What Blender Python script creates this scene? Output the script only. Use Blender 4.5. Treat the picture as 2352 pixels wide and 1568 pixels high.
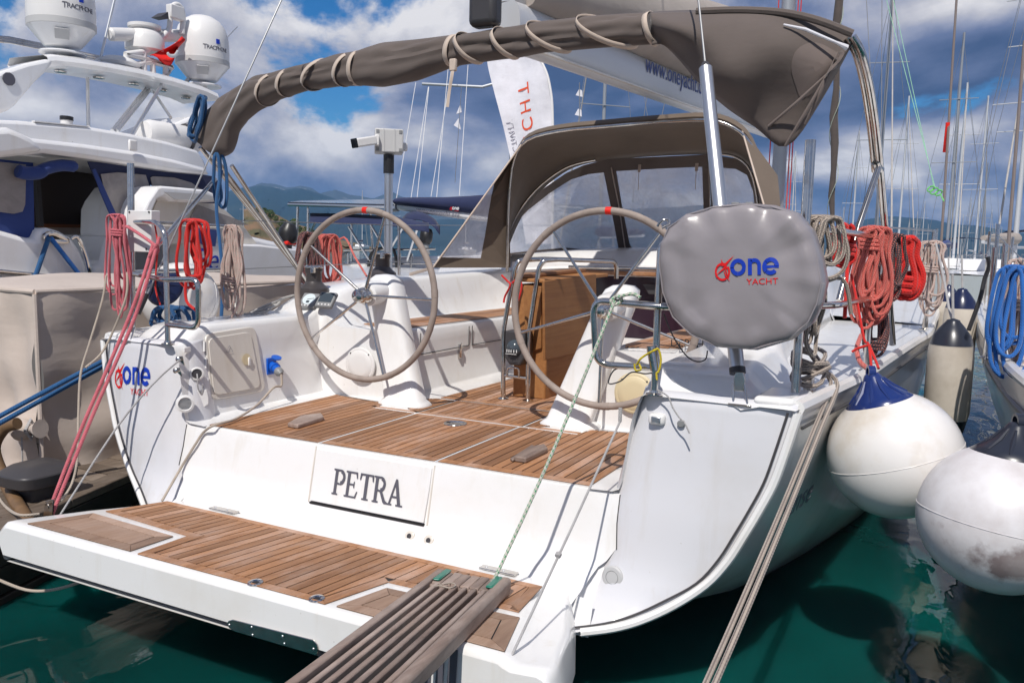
import bpy, bmesh, math, random
from mathutils import Vector as V, Matrix
random.seed(7)
for o in list(bpy.data.objects): bpy.data.objects.remove(o)
SC = bpy.context.scene
COL = SC.collection
PI = math.pi
# ---------------------------------------------------------------- camera
# x starboard, y forward, z up; origin half way between the two wheel hubs; water at WZ
WZ = -1.33
CR = V((0.8928336, 0.4497611, 0.0237273)); CU = V((-0.0718715, 0.0902711, 0.9933205)); CW = V((-0.4446151, 0.8885753, -0.1129221))
CC = V((2.03186, -3.62286, 0.277695)); CF = 1904.97
cam = bpy.data.cameras.new('camera'); cam.sensor_width = 36; cam.lens = CF / 2352 * 36
cam.clip_start = 0.05; cam.clip_end = 60000
camo = bpy.data.objects.new('camera', cam); COL.objects.link(camo)
m = Matrix.Identity(4)
for i in range(3):
    m[i][0], m[i][1], m[i][2], m[i][3] = CR[i], CU[i], -CW[i], CC[i]
camo.matrix_world = m
SC.camera = camo
# ---------------------------------------------------------------- light
TOSUN = V((0.16, -0.78, 1.0)).normalized()
sun = bpy.data.lights.new('sun', 'SUN'); sun.energy = 4.2; sun.angle = math.radians(0.55); sun.color = (1, 0.955, 0.89)
suno = bpy.data.objects.new('sun', sun); COL.objects.link(suno)
suno.rotation_euler = (-TOSUN).to_track_quat('-Z', 'Y').to_euler()
SC.view_settings.view_transform = 'Standard'; SC.view_settings.look = 'None'
SC.view_settings.exposure = 0.0; SC.view_settings.gamma = 1.0; SC.view_settings.use_curve_mapping = False
W = bpy.data.worlds.new('World'); SC.world = W; W.use_nodes = True
SKYX, SKYY = 4.3, 5.6
def world():
    nt = W.node_tree; N = nt.nodes; L = nt.links; N.clear()
    def n(t, **k):
        x = N.new(t)
        for a, b in k.items(): setattr(x, a, b)
        return x
    def math_(op, a, b=None, clamp=False):
        x = n('ShaderNodeMath', operation=op, use_clamp=clamp)
        for i, v in enumerate((a, b)):
            if v is None: continue
            if isinstance(v, (int, float)): x.inputs[i].default_value = v
            else: L.new(v, x.inputs[i])
        return x.outputs[0]
    sky = n('ShaderNodeTexSky', sky_type='NISHITA', sun_disc=False)
    sky.sun_elevation = math.asin(TOSUN.z); sky.sun_rotation = math.atan2(TOSUN.x, TOSUN.y)
    sky.altitude = 0; sky.air_density = 1.0; sky.dust_density = 0.1; sky.ozone_density = 4.0
    tc = n('ShaderNodeTexCoord')
    sep = n('ShaderNodeSeparateXYZ'); L.new(tc.outputs['Generated'], sep.inputs[0])
    zz = math_('MULTIPLY', math_('POWER', math_('MAXIMUM', sep.outputs[2], 0.0), 0.8), 1.55)
    comb = n('ShaderNodeCombineXYZ'); L.new(sep.outputs[0], comb.inputs[0]); L.new(sep.outputs[1], comb.inputs[1]); L.new(zz, comb.inputs[2])
    def noise(up, scale, detail, rough, dist=0.0, off=0.0):
        mp = n('ShaderNodeMapping'); mp.inputs['Location'].default_value = (SKYX + off, SKYY, up)
        L.new(comb.outputs[0], mp.inputs[0])
        t = n('ShaderNodeTexNoise'); t.inputs['Scale'].default_value = scale; t.inputs['Detail'].default_value = detail
        t.inputs['Roughness'].default_value = rough; t.inputs['Distortion'].default_value = dist
        L.new(mp.outputs[0], t.inputs['Vector']); return t.outputs['Fac']
    F = 3.7
    d0 = noise(0, F, 14, 0.57, 0.2)
    d1 = noise(0.022, F, 14, 0.57, 0.2)   # the same clouds a step higher up: their sunlit crowns
    soft0 = noise(0, F, 2.5, 0.45, 0.2); soft1 = noise(0.05, F, 2.5, 0.45, 0.2)
    big = noise(0, 1.3, 2, 0.5, 0, 5.0)
    cov = math_('ADD', math_('MULTIPLY', d0, 0.72), math_('MULTIPLY', big, 0.28))
    bank = math_('MULTIPLY', math_('MAXIMUM', math_('SUBTRACT', 0.17, sep.outputs[2]), 0.0), 0.75)
    cov = math_('ADD', cov, bank)
    mask = n('ShaderNodeMapRange', interpolation_type='SMOOTHSTEP'); L.new(cov, mask.inputs[0])
    mask.inputs[1].default_value = 0.40; mask.inputs[2].default_value = 0.45
    lit = math_('ADD', math_('MULTIPLY', math_('SUBTRACT', d0, d1), 2.7), math_('MULTIPLY', math_('SUBTRACT', soft0, soft1), 3.7))
    thick = n('ShaderNodeMapRange'); L.new(cov, thick.inputs[0]); thick.inputs[1].default_value = 0.42; thick.inputs[2].default_value = 0.60
    thick.inputs[3].default_value = 0.72; thick.inputs[4].default_value = 0.26
    low = math_('MULTIPLY', math_('MAXIMUM', math_('SUBTRACT', 0.15, sep.outputs[2]), 0.0), 2.9)
    sh = math_('ADD', math_('ADD', thick.outputs[0], lit), low, clamp=True)
    ramp = n('ShaderNodeValToRGB'); L.new(sh, ramp.inputs[0])
    e = ramp.color_ramp.elements
    e[0].position = 0.0; e[0].color = (0.75, 1.2, 2.5, 1)
    e[1].position = 1.0; e[1].color = (9.6, 9.4, 9.6, 1)
    x = e.new(0.35); x.color = (1.75, 2.25, 3.9, 1)
    x = e.new(0.60); x.color = (3.9, 4.2, 5.6, 1)
    x = e.new(0.78); x.color = (6.3, 6.3, 7.0, 1)
    sat = n('ShaderNodeHueSaturation'); sat.inputs['Saturation'].default_value = 1.35; sat.inputs['Value'].default_value = 0.9
    L.new(sky.outputs[0], sat.inputs['Color'])
    mix = n('ShaderNodeMix', data_type='RGBA'); L.new(mask.outputs[0], mix.inputs[0])
    tint = n('ShaderNodeMix', data_type='RGBA', blend_type='MULTIPLY'); tint.inputs[0].default_value = 1.0; tint.inputs[7].default_value = (.66, .95, 1.12, 1); L.new(sat.outputs[0], tint.inputs[6]); L.new(tint.outputs[2], mix.inputs[6]); L.new(ramp.outputs[0], mix.inputs[7])
    bg = n('ShaderNodeBackground'); bg.inputs[1].default_value = 0.088
    out = n('ShaderNodeOutputWorld'); L.new(mix.outputs[2], bg.inputs[0]); L.new(bg.outputs[0], out.inputs[0])
world()
# ---------------------------------------------------------------- surveying helpers (photo pixel + one known coordinate -> point in the place)
def P(u, v, x=None, y=None, z=None, d=None):
    r = CR * ((u - 1176) / CF) + CU * ((784 - v) / CF) + CW
    if x is not None: t = (x - CC.x) / r.x
    elif y is not None: t = (y - CC.y) / r.y
    elif z is not None: t = (z - CC.z) / r.z
    else: t = d
    return CC + r * t
def lerp(a, b, t): return a + (b - a) * t
def interp(tab, y):
    if y <= tab[0][0]: return tab[0][1]
    for (a, va), (b, vb) in zip(tab, tab[1:]):
        if y <= b: return va + (vb - va) * (y - a) / (b - a)
    return tab[-1][1]
def smooth(pts, n=6, closed=False):
    pts = [V(q) for q in pts]; out = []; k = len(pts)
    if k < 3: return pts
    rng = range(k if closed else k - 1)
    for i in rng:
        if closed: p0, p1, p2, p3 = pts[i - 1], pts[i], pts[(i + 1) % k], pts[(i + 2) % k]
        else: p0, p1, p2, p3 = pts[max(i - 1, 0)], pts[i], pts[i + 1], pts[min(i + 2, k - 1)]
        for j in range(n):
            t = j / n
            out.append(0.5 * ((2 * p1) + (p2 - p0) * t + (2 * p0 - 5 * p1 + 4 * p2 - p3) * t * t + (3 * p1 - p0 - 3 * p2 + p3) * t ** 3))
    if not closed: out.append(pts[-1])
    return out
# ---------------------------------------------------------------- mesh helpers
class MB:
    """collects shapes; build() links them as ONE mesh object"""
    def __init__(s): s.v = []; s.f = []; s.uv = {}
    def add(s, vs, fs, uvs=None):
        b = len(s.v); s.v += [tuple(q) for q in vs]
        for i, f in enumerate(fs):
            if uvs: s.uv[len(s.f)] = uvs[i]
            s.f.append(tuple(b + j for j in f))
        return s
    def grid(s, rows, closed=False, uv=None):
        n = len(rows[0]); vs = [q for r in rows for q in r]; fs = []; us = []
        for i in range(len(rows) - 1):
            for j in range(n if closed else n - 1):
                k = (j + 1) % n
                fs.append((i * n + j, i * n + k, (i + 1) * n + k, (i + 1) * n + j))
                if uv: us.append((uv(i, j), uv(i, j + 1), uv(i + 1, j + 1), uv(i + 1, j)))
        return s.add(vs, fs, us if uv else None)
    def tube(s, pts, r, n=10, cap=True, closed=False, flat=1.0, up=None):
        pts = [V(q) for q in pts]; k = len(pts)
        rs = r if isinstance(r, (list, tuple)) else [r] * k
        t0 = (pts[1] - pts[0]).normalized()
        a = V(up) if up is not None else (V((0, 0, 1)) if abs(t0.z) < 0.9 else V((1, 0, 0)))
        nrm = (a - t0 * a.dot(t0)).normalized(); rows = []; ln = 0; lens = []
        for i in range(k):
            if closed: t = (pts[(i + 1) % k] - pts[i - 1])
            elif i == 0: t = pts[1] - pts[0]
            elif i == k - 1: t = pts[-1] - pts[-2]
            else: t = (pts[i + 1] - pts[i]).normalized() + (pts[i] - pts[i - 1]).normalized()
            if t.length < 1e-9: t = t0
            t = t.normalized(); nrm = nrm - t * nrm.dot(t)
            if nrm.length < 1e-6: nrm = t.orthogonal()
            nrm.normalize(); bn = t.cross(nrm); t0 = t
            rows.append([pts[i] + (nrm * math.cos(2 * PI * j / n) + bn * (math.sin(2 * PI * j / n) * flat)) * rs[i] for j in range(n)])
            if i: ln += (pts[i] - pts[i - 1]).length
            lens.append(ln)
        if closed: rows.append(rows[0]); lens.append(ln + (pts[0] - pts[-1]).length)
        s.grid(rows, True, uv=lambda i, j: (j / n, lens[i]))
        if cap and not closed:
            s.add(rows[0], [tuple(range(n - 1, -1, -1))]); s.add(rows[-1], [tuple(range(n))])
        return s
    def box(s, c, h, ax=None):
        c = V(c); ax = ax or (V((1, 0, 0)), V((0, 1, 0)), V((0, 0, 1)))
        vs = [c + ax[0] * (h[0] * i) + ax[1] * (h[1] * j) + ax[2] * (h[2] * k) for i in (-1, 1) for j in (-1, 1) for k in (-1, 1)]
        return s.add(vs, [(0, 1, 3, 2), (4, 6, 7, 5), (0, 4, 5, 1), (2, 3, 7, 6), (0, 2, 6, 4), (1, 5, 7, 3)])
    def lathe(s, prof, c=(0, 0, 0), axis=(0, 0, 1), n=24, capa=True, capb=True):
        c = V(c); a = V(axis).normalized(); e = a.orthogonal().normalized(); g = a.cross(e)
        rows = [[c + a * h + (e * math.cos(2 * PI * j / n) + g * math.sin(2 * PI * j / n)) * r for j in range(n)] for r, h in prof]
        s.grid(rows, True, uv=lambda i, j: (j / n, prof[i][1]))
        if capa and prof[0][0] > 1e-5: s.add(rows[0], [tuple(range(n - 1, -1, -1))])
        if capb and prof[-1][0] > 1e-5: s.add(rows[-1], [tuple(range(n))])
        return s
    def prism(s, poly, d):
        """extrude a polygon (list of points) by vector d"""
        poly = [V(q) for q in poly]; d = V(d); k = len(poly)
        vs = poly + [q + d for q in poly]
        fs = [tuple(range(k - 1, -1, -1)), tuple(range(k, 2 * k))] + [(i, (i + 1) % k, k + (i + 1) % k, k + i) for i in range(k)]
        return s.add(vs, fs)
    def mesh(s, name, sm=40):
        me = bpy.data.meshes.new(name); me.from_pydata(s.v, [], s.f)
        if s.uv:
            uvl = me.uv_layers.new(name='UVMap')
            for p_ in me.polygons:
                u = s.uv.get(p_.index)
                if u:
                    for li, q in zip(p_.loop_indices, u): uvl.data[li].uv = q
        bm = bmesh.new(); bm.from_mesh(me)
        bmesh.ops.recalc_face_normals(bm, faces=bm.faces); bm.to_mesh(me); bm.free()
        if sm:
            me.shade_smooth(); me.set_sharp_from_angle(angle=math.radians(sm))
        me.update(); return me
    def build(s, name, mat, parent=None, sm=40, bevel=0, seg=2, sub=0, solid=0):
        o = bpy.data.objects.new(name, s.mesh(name, sm)); COL.objects.link(o)
        o.data.materials.append(M[mat] if isinstance(mat, str) else mat)
        if parent: o.parent = parent
        if solid:
            q = o.modifiers.new('solid', 'SOLIDIFY'); q.thickness = solid; q.offset = 0
        if bevel:
            q = o.modifiers.new('bevel', 'BEVEL'); q.width = bevel; q.segments = seg; q.limit_method = 'ANGLE'; q.angle_limit = math.radians(35)
        if sub:
            q = o.modifiers.new('sub', 'SUBSURF'); q.levels = sub; q.render_levels = sub
        return o
def tag(o, label=None, cat=None, group=None, kind=None):
    for k, v in (('label', label), ('category', cat), ('group', group), ('kind', kind)):
        if v: o[k] = v
    return o
def empty(name, loc, label, cat, group=None):
    o = bpy.data.objects.new(name, None); COL.objects.link(o); o.location = loc; o.empty_display_size = 0.2
    tag(o, label, cat, group); bpy.context.view_layer.update(); return o
def under(root):
    """children are modelled in world coordinates: undo the root's offset"""
    for ch in list(bpy.data.objects):
        if ch.parent == root: ch.matrix_parent_inverse = Matrix.Translation(-root.location)
def text(body, name, mat, parent, origin, ax, ay, size, ext=0.0006, align='CENTER', sx=1.0, shear=0.0):
    cu = bpy.data.curves.new('t', 'FONT'); cu.body = body; cu.size = size; cu.align_x = align; cu.align_y = 'CENTER'
    cu.extrude = ext; cu.resolution_u = 4; cu.shear = shear
    t = bpy.data.objects.new('t', cu); COL.objects.link(t); bpy.context.view_layer.update()
    me = bpy.data.meshes.new_from_object(t.evaluated_get(bpy.context.evaluated_depsgraph_get()))
    bpy.data.objects.remove(t)
    ax = V(ax).normalized(); ay = V(ay); ay = (ay - ax * ay.dot(ax)).normalized(); az = ax.cross(ay)
    mm = Matrix.Identity(4)
    for i in range(3): mm[i][0], mm[i][1], mm[i][2], mm[i][3] = ax[i] * sx, ay[i], az[i], V(origin)[i]
    me.transform(mm); me.materials.clear(); me.materials.append(M[mat]); me.name = name
    o = bpy.data.objects.new(name, me); COL.objects.link(o); o.parent = parent; return o
def glyph(name, mat, parent, polys, origin, ax, ay, size, th=0.0012, flat=False):
    """flat lettering from 2-D polygons in units of letter height"""
    ax = V(ax).normalized(); ay = V(ay); ay = (ay - ax * ay.dot(ax)).normalized(); az = ax.cross(ay); b = MB(); origin = V(origin); lay_ = []
    for i, pl in enumerate(polys):
        q = [origin + ax * (x * size) + ay * (y * size) + az * (0.0002 * (i % 5)) for x, y in pl]
        if flat: b.add(q, [tuple(range(len(q)))]); lay_ += [i] * len(q)
        else: b.prism(q, az * th)
    o = b.build(name, mat, parent, sm=0)
    if flat: o['layer'] = lay_
    return o
def ringpoly(cx, cy, ro, ri, a0=0, a1=360, n=24, sx=1.0):
    out = []
    k = max(2, int(n * (a1 - a0) / 360))
    for i in range(k):
        p_, q_ = math.radians(a0 + (a1 - a0) * i / k), math.radians(a0 + (a1 - a0) * (i + 1) / k)
        out.append([(cx + sx * ri * math.cos(p_), cy + ri * math.sin(p_)), (cx + sx * ro * math.cos(p_), cy + ro * math.sin(p_)),
                    (cx + sx * ro * math.cos(q_), cy + ro * math.sin(q_)), (cx + sx * ri * math.cos(q_), cy + ri * math.sin(q_))])
    return out

from mathutils.bvhtree import BVHTree
def drape(objs, target, d=(0, 1, 0), off=.0015):
    """lay flat pieces onto the surface of target along d"""
    bv = BVHTree.FromPolygons([v.co.copy() for v in target.data.vertices], [tuple(p_.vertices) for p_ in target.data.polygons]); d = V(d)
    for o in objs:
        k = list(o.get('layer', []))
        for v in o.data.vertices:
            h = bv.ray_cast(v.co - d * 3, d)
            if h[0] is not None: v.co = h[0] - d * (off + (.00025 * (k[v.index] % 9) if k else 0))
        if 'layer' in o: del o['layer']
        o.data.update()
def kids(parent, *names): return [o for o in bpy.data.objects if o.parent == parent and o.name.split('.')[0] in names]
# ---------------------------------------------------------------- materials
M = {}
def mat(name, base, rough=0.5, metal=0.0, **k):
    mt = bpy.data.materials.new(name); mt.use_nodes = True; nt = mt.node_tree
    bs = nt.nodes['Principled BSDF']; I = bs.inputs
    I['Base Color'].default_value = (*base, 1); I['Roughness'].default_value = rough; I['Metallic'].default_value = metal
    if 'coat' in k: I['Coat Weight'].default_value = k['coat']; I['Coat Roughness'].default_value = 0.06
    if 'sheen' in k: I['Sheen Weight'].default_value = k['sheen']
    if 'trans' in k: I['Transmission Weight'].default_value = k['trans']
    if 'alpha' in k: I['Alpha'].default_value = k['alpha']
    if 'spec' in k: I['Specular IOR Level'].default_value = k['spec']
    if 'ior' in k: I['IOR'].default_value = k['ior']
    M[name] = mt; return mt
def N_(mt, t, **k):
    x = mt.node_tree.nodes.new(t)
    for a, b in k.items():
        if a in x.inputs: x.inputs[a].default_value = b
        else: setattr(x, a, b)
    return x
def lk(mt, a, b): mt.node_tree.links.new(a, b)
def bsdf(mt): return mt.node_tree.nodes['Principled BSDF']
def vary(mt, c2, scale=3.0, lo=0.4, hi=0.7, detail=6, coord='Object', stretch=(1, 1, 1), rough=0.6):
    """noise blends the base colour towards c2 (stains, fading, dirt)"""
    bs = bsdf(mt); c1 = tuple(bs.inputs['Base Color'].default_value)
    tc = N_(mt, 'ShaderNodeTexCoord'); mp = N_(mt, 'ShaderNodeMapping'); mp.inputs['Scale'].default_value = stretch
    lk(mt, tc.outputs[coord], mp.inputs[0])
    ns = N_(mt, 'ShaderNodeTexNoise', Scale=scale, Detail=detail, Roughness=rough); lk(mt, mp.outputs[0], ns.inputs['Vector'])
    mr = N_(mt, 'ShaderNodeMapRange'); mr.inputs[1].default_value = lo; mr.inputs[2].default_value = hi; lk(mt, ns.outputs['Fac'], mr.inputs[0])
    mx = N_(mt, 'ShaderNodeMix', data_type='RGBA'); mx.inputs[6].default_value = c1; mx.inputs[7].default_value = (*c2, 1)
    lk(mt, mr.outputs[0], mx.inputs[0])
    src = bs.inputs['Base Color'].links[0].from_socket if bs.inputs['Base Color'].links else None
    if src: lk(mt, src, mx.inputs[6])
    lk(mt, mx.outputs[2], bs.inputs['Base Color']); return mt
def bump(mt, scale, strength=0.2, dist=0.002, detail=3, coord='Object', stretch=(1, 1, 1)):
    bs = bsdf(mt); tc = N_(mt, 'ShaderNodeTexCoord'); mp = N_(mt, 'ShaderNodeMapping'); mp.inputs['Scale'].default_value = stretch
    lk(mt, tc.outputs[coord], mp.inputs[0])
    ns = N_(mt, 'ShaderNodeTexNoise', Scale=scale, Detail=detail); lk(mt, mp.outputs[0], ns.inputs['Vector'])
    b = N_(mt, 'ShaderNodeBump', Strength=strength, Distance=dist); lk(mt, ns.outputs['Fac'], b.inputs['Height'])
    if bs.inputs['Normal'].links: lk(mt, bs.inputs['Normal'].links[0].from_socket, b.inputs['Normal'])
    lk(mt, b.outputs[0], bs.inputs['Normal']); return mt
def gel(name, c, c2=None, rough=0.22):
    mt = mat(name, c, rough, coat=0.25)
    vary(mt, c2 or (c[0] * 0.9, c[1] * 0.87, c[2] * 0.82), 2.2, 0.5, 0.85)
    vary(mt, (c[0] * .89, c[1] * .855, c[2] * .80), 2.4, 0.56, 0.82, 5, stretch=(5, 5, .45))
    vary(mt, (0.35, 0.32, 0.28), 38, 0.725, 0.80, 3)
    bump(mt, 2.0, 0.03, 0.02); return mt
gel('gelcoat', (0.80, 0.795, 0.79))
gel('gelcoat_hull', (0.80, 0.795, 0.79), rough=0.2); bsdf(M['gelcoat_hull']).inputs['Coat Weight'].default_value = 0.2
vary(M['gelcoat_hull'], (0.62, 0.56, 0.47), 1.6, 0.52, 0.8, 5, stretch=(1, 1, .35))
gel('gelcoat_wing_shaded', (0.67, 0.67, 0.70))  # same gelcoat darkened, shade of the stern quarters put into the colour
gel('gelcoat_cream', (0.68, 0.64, 0.58))
gel('gelcoat_motor', (0.80, 0.80, 0.81))
gel('gelcoat_grey', (0.36, 0.37, 0.40))
mat('seam_dark', (0.06, 0.058, 0.06), 0.6)
mat('caulk', (0.012, 0.011, 0.011), 0.6)
def teak(name, a, b, grey, rnd=0.5):
    mt = mat(name, a, 0.62)
    bs = bsdf(mt); tc = N_(mt, 'ShaderNodeTexCoord'); oi = N_(mt, 'ShaderNodeObjectInfo')
    mp = N_(mt, 'ShaderNodeMapping'); mp.inputs['Scale'].default_value = (38, 1.6, 38); lk(mt, tc.outputs['Object'], mp.inputs[0])
    ofs = N_(mt, 'ShaderNodeVectorMath', operation='ADD'); lk(mt, mp.outputs[0], ofs.inputs[0])
    sc = N_(mt, 'ShaderNodeMath', operation='MULTIPLY'); sc.inputs[1].default_value = 37.0; lk(mt, oi.outputs['Random'], sc.inputs[0])
    cb = N_(mt, 'ShaderNodeCombineXYZ'); lk(mt, sc.outputs[0], cb.inputs[1]); lk(mt, sc.outputs[0], cb.inputs[0]); lk(mt, cb.outputs[0], ofs.inputs[1])
    gr = N_(mt, 'ShaderNodeTexNoise', Scale=1.0, Detail=5, Roughness=0.65, Distortion=0.6); lk(mt, ofs.outputs[0], gr.inputs['Vector'])
    m1 = N_(mt, 'ShaderNodeMix', data_type='RGBA'); m1.inputs[6].default_value = (*a, 1); m1.inputs[7].default_value = (*b, 1)
    r1 = N_(mt, 'ShaderNodeMapRange'); r1.inputs[1].default_value = 0.3; r1.inputs[2].default_value = 0.72; lk(mt, gr.outputs['Fac'], r1.inputs[0]); lk(mt, r1.outputs[0], m1.inputs[0])
    w = N_(mt, 'ShaderNodeTexNoise', Scale=4.5, Detail=6, Roughness=0.7)   # weathered, silvered patches
    mp2 = N_(mt, 'ShaderNodeMapping'); mp2.inputs['Scale'].default_value = (1.6, 0.55, 1); lk(mt, tc.outputs['Object'], mp2.inputs[0])
    lk(mt, mp2.outputs[0], w.inputs['Vector'])
    ad = N_(mt, 'ShaderNodeMath', operation='ADD'); lk(mt, w.outputs['Fac'], ad.inputs[0])
    rr = N_(mt, 'ShaderNodeMath', operation='MULTIPLY_ADD'); rr.inputs[1].default_value = 0.26 * rnd; rr.inputs[2].default_value = -0.13 * rnd; lk(mt, oi.outputs['Random'], rr.inputs[0])
    lk(mt, rr.outputs[0], ad.inputs[1])
    r2 = N_(mt, 'ShaderNodeMapRange'); r2.inputs[1].default_value = 0.46; r2.inputs[2].default_value = 0.70; lk(mt, ad.outputs[0], r2.inputs[0])
    m2 = N_(mt, 'ShaderNodeMix', data_type='RGBA'); m2.inputs[7].default_value = (*grey, 1)
    sc2 = N_(mt, 'ShaderNodeMath', operation='MULTIPLY'); sc2.inputs[1].default_value = 0.62; lk(mt, r2.outputs[0], sc2.inputs[0]); lk(mt, sc2.outputs[0], m2.inputs[0])
    lk(mt, m1.outputs[2], m2.inputs[6])
    hv = N_(mt, 'ShaderNodeHueSaturation'); v = N_(mt, 'ShaderNodeMath', operation='MULTIPLY_ADD'); v.inputs[1].default_value = 0.52; v.inputs[2].default_value = 0.74
    lk(mt, oi.outputs['Random'], v.inputs[0]); lk(mt, v.outputs[0], hv.inputs['Value']); lk(mt, m2.outputs[2], hv.inputs['Color'])
    lk(mt, hv.outputs[0], bs.inputs['Base Color'])
    b_ = N_(mt, 'ShaderNodeBump', Strength=0.35, Distance=0.0015); lk(mt, gr.outputs['Fac'], b_.inputs['Height']); lk(mt, b_.outputs[0], bs.inputs['Normal'])
    return mt
teak('teak', (0.42, 0.205, 0.095), (0.235, 0.105, 0.046), (0.47, 0.335, 0.27))
teak('teak_grey', (0.33, 0.245, 0.20), (0.17, 0.12, 0.10), (0.42, 0.35, 0.31))
teak('teak_lid', (0.36, 0.235, 0.165), (0.24, 0.145, 0.095), (0.42, 0.31, 0.25))
teak('teak_varnish', (0.42, 0.19, 0.062), (0.29, 0.115, 0.035), (0.44, 0.22, 0.08))
teak('pier_wood', (0.19, 0.145, 0.11), (0.075, 0.055, 0.042), (0.27, 0.22, 0.18))
teak('wet_wood', (0.035, 0.026, 0.02), (0.012, 0.010, 0.009), (0.05, 0.04, 0.033))
mat('steel', (0.62, 0.60, 0.57), 0.13, 1.0); vary(M['steel'], (0.40, 0.33, 0.27), 16, 0.48, 0.85, 4)
mat('aluminium', (0.66, 0.67, 0.68), 0.34, 1.0)
mat('alu_white', (0.62, 0.63, 0.65), 0.35, 0.2)
mat('mast_grey', (0.34, 0.36, 0.39), 0.4, 0.3)
mat('mast_brown', (0.17, 0.14, 0.13), 0.5, 0.2)
mat('wire', (0.42, 0.42, 0.42), 0.35, 0.8)
def weave(name, c, scale=900, c2=None, rough=0.85, folds=0.0, fs=3.0):
    mt = mat(name, c, rough, sheen=0.15)
    vary(mt, c2 or tuple(q * 0.78 for q in c), 2.5, 0.35, 0.75)
    bump(mt, scale, 0.25, 0.0006)
    if folds: bump(mt, fs, folds, 0.05, 4, stretch=(0.7, 0.7, 1.6))
    return mt
weave('taupe_canvas', (0.125, 0.099, 0.088), folds=0.16, fs=4.0)
weave('taupe_hood', (0.150, 0.112, 0.082), folds=0.12, fs=3.0)
weave('taupe_light', (0.19, 0.15, 0.135))
weave('strap', (0.60, 0.49, 0.41), 500)
weave('tarp', (0.56, 0.475, 0.415), folds=0.22, fs=3.2, c2=(0.46, 0.385, 0.335))
weave('navy_canvas', (0.012, 0.020, 0.075), folds=0.25)
weave('blue_canvas', (0.018, 0.045, 0.20), folds=0.25)
weave('banner_white', (0.78, 0.77, 0.82), folds=0.5, fs=2.0)
weave('sailcloth', (0.50, 0.47, 0.45), folds=0.3)
weave('sailbag', (0.40, 0.345, 0.305), folds=0.25)
mat('pvc_grey', (0.295, 0.268, 0.282), 0.33, coat=0.2); vary(M['pvc_grey'], (0.27, 0.245, 0.255), 2.4, 0.35, 0.75); bump(M['pvc_grey'], 9.0, 0.22, 0.012, 3)
mat('leather', (0.335, 0.275, 0.24), 0.72); vary(M['leather'], (0.22, 0.175, 0.15), 9, 0.4, 0.75); bump(M['leather'], 260, 0.25, 0.0008)
def rope(name, c, fleck=None, amt=0.5, fr=300.0):
    mt = mat(name, c, 0.85, sheen=0.25); bs = bsdf(mt)
    tc = N_(mt, 'ShaderNodeTexCoord'); sp = N_(mt, 'ShaderNodeSeparateXYZ'); lk(mt, tc.outputs['UV'], sp.inputs[0])
    def diag(ka, kv):
        a = N_(mt, 'ShaderNodeMath', operation='MULTIPLY'); a.inputs[1].default_value = ka; lk(mt, sp.outputs[0], a.inputs[0])
        b = N_(mt, 'ShaderNodeMath', operation='MULTIPLY_ADD'); b.inputs[1].default_value = kv; lk(mt, sp.outputs[1], b.inputs[0]); lk(mt, a.outputs[0], b.inputs[2])
        s = N_(mt, 'ShaderNodeMath', operation='SINE'); lk(mt, b.outputs[0], s.inputs[0]); return s.outputs[0]
    s1 = diag(2 * PI * 4, 520); s2 = diag(-2 * PI * 4, 520)
    mx = N_(mt, 'ShaderNodeMath', operation='MAXIMUM'); lk(mt, s1, mx.inputs[0]); lk(mt, s2, mx.inputs[1])
    b_ = N_(mt, 'ShaderNodeBump', Strength=0.6, Distance=0.0015); lk(mt, mx.outputs[0], b_.inputs['Height']); lk(mt, b_.outputs[0], bs.inputs['Normal'])
    if fleck:
        f1 = diag(2 * PI * 3, fr); f2 = diag(-2 * PI * 2, fr * 1.6)
        ml = N_(mt, 'ShaderNodeMath', operation='MULTIPLY'); lk(mt, f1, ml.inputs[0]); lk(mt, f2, ml.inputs[1])
        gt = N_(mt, 'ShaderNodeMath', operation='GREATER_THAN'); gt.inputs[1].default_value = amt; lk(mt, ml.outputs[0], gt.inputs[0])
        cm = N_(mt, 'ShaderNodeMix', data_type='RGBA'); cm.inputs[6].default_value = (*c, 1); cm.inputs[7].default_value = (*fleck, 1)
        lk(mt, gt.outputs[0], cm.inputs[0]); lk(mt, cm.outputs[2], bs.inputs['Base Color'])
    vary(mt, tuple(q * 0.6 for q in c), 14, 0.45, 0.9)
    return mt
rope('rope_pink', (0.56, 0.105, 0.14), (0.66, 0.22, 0.24), 0.35, 420)
rope('rope_coral', (0.56, 0.088, 0.070), (0.68, 0.24, 0.19), 0.4, 300)
rope('rope_red', (0.62, 0.010, 0.006))
rope('rope_blue', (0.010, 0.085, 0.23))
rope('rope_skyblue', (0.012, 0.125, 0.44))
rope('rope_white_red', (0.50, 0.43, 0.38), (0.55, 0.06, 0.04), 0.62)
rope('rope_white_black', (0.52, 0.50, 0.47), (0.02, 0.02, 0.03), 0.55)
rope('rope_white_green', (0.55, 0.54, 0.47), (0.03, 0.30, 0.12), 0.35, 130)
rope('rope_black_red', (0.022, 0.018, 0.03), (0.55, 0.16, 0.11), 0.42, 240)
rope('rope_grey', (0.36, 0.315, 0.265), (0.20, 0.165, 0.14), 0.2)
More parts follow.
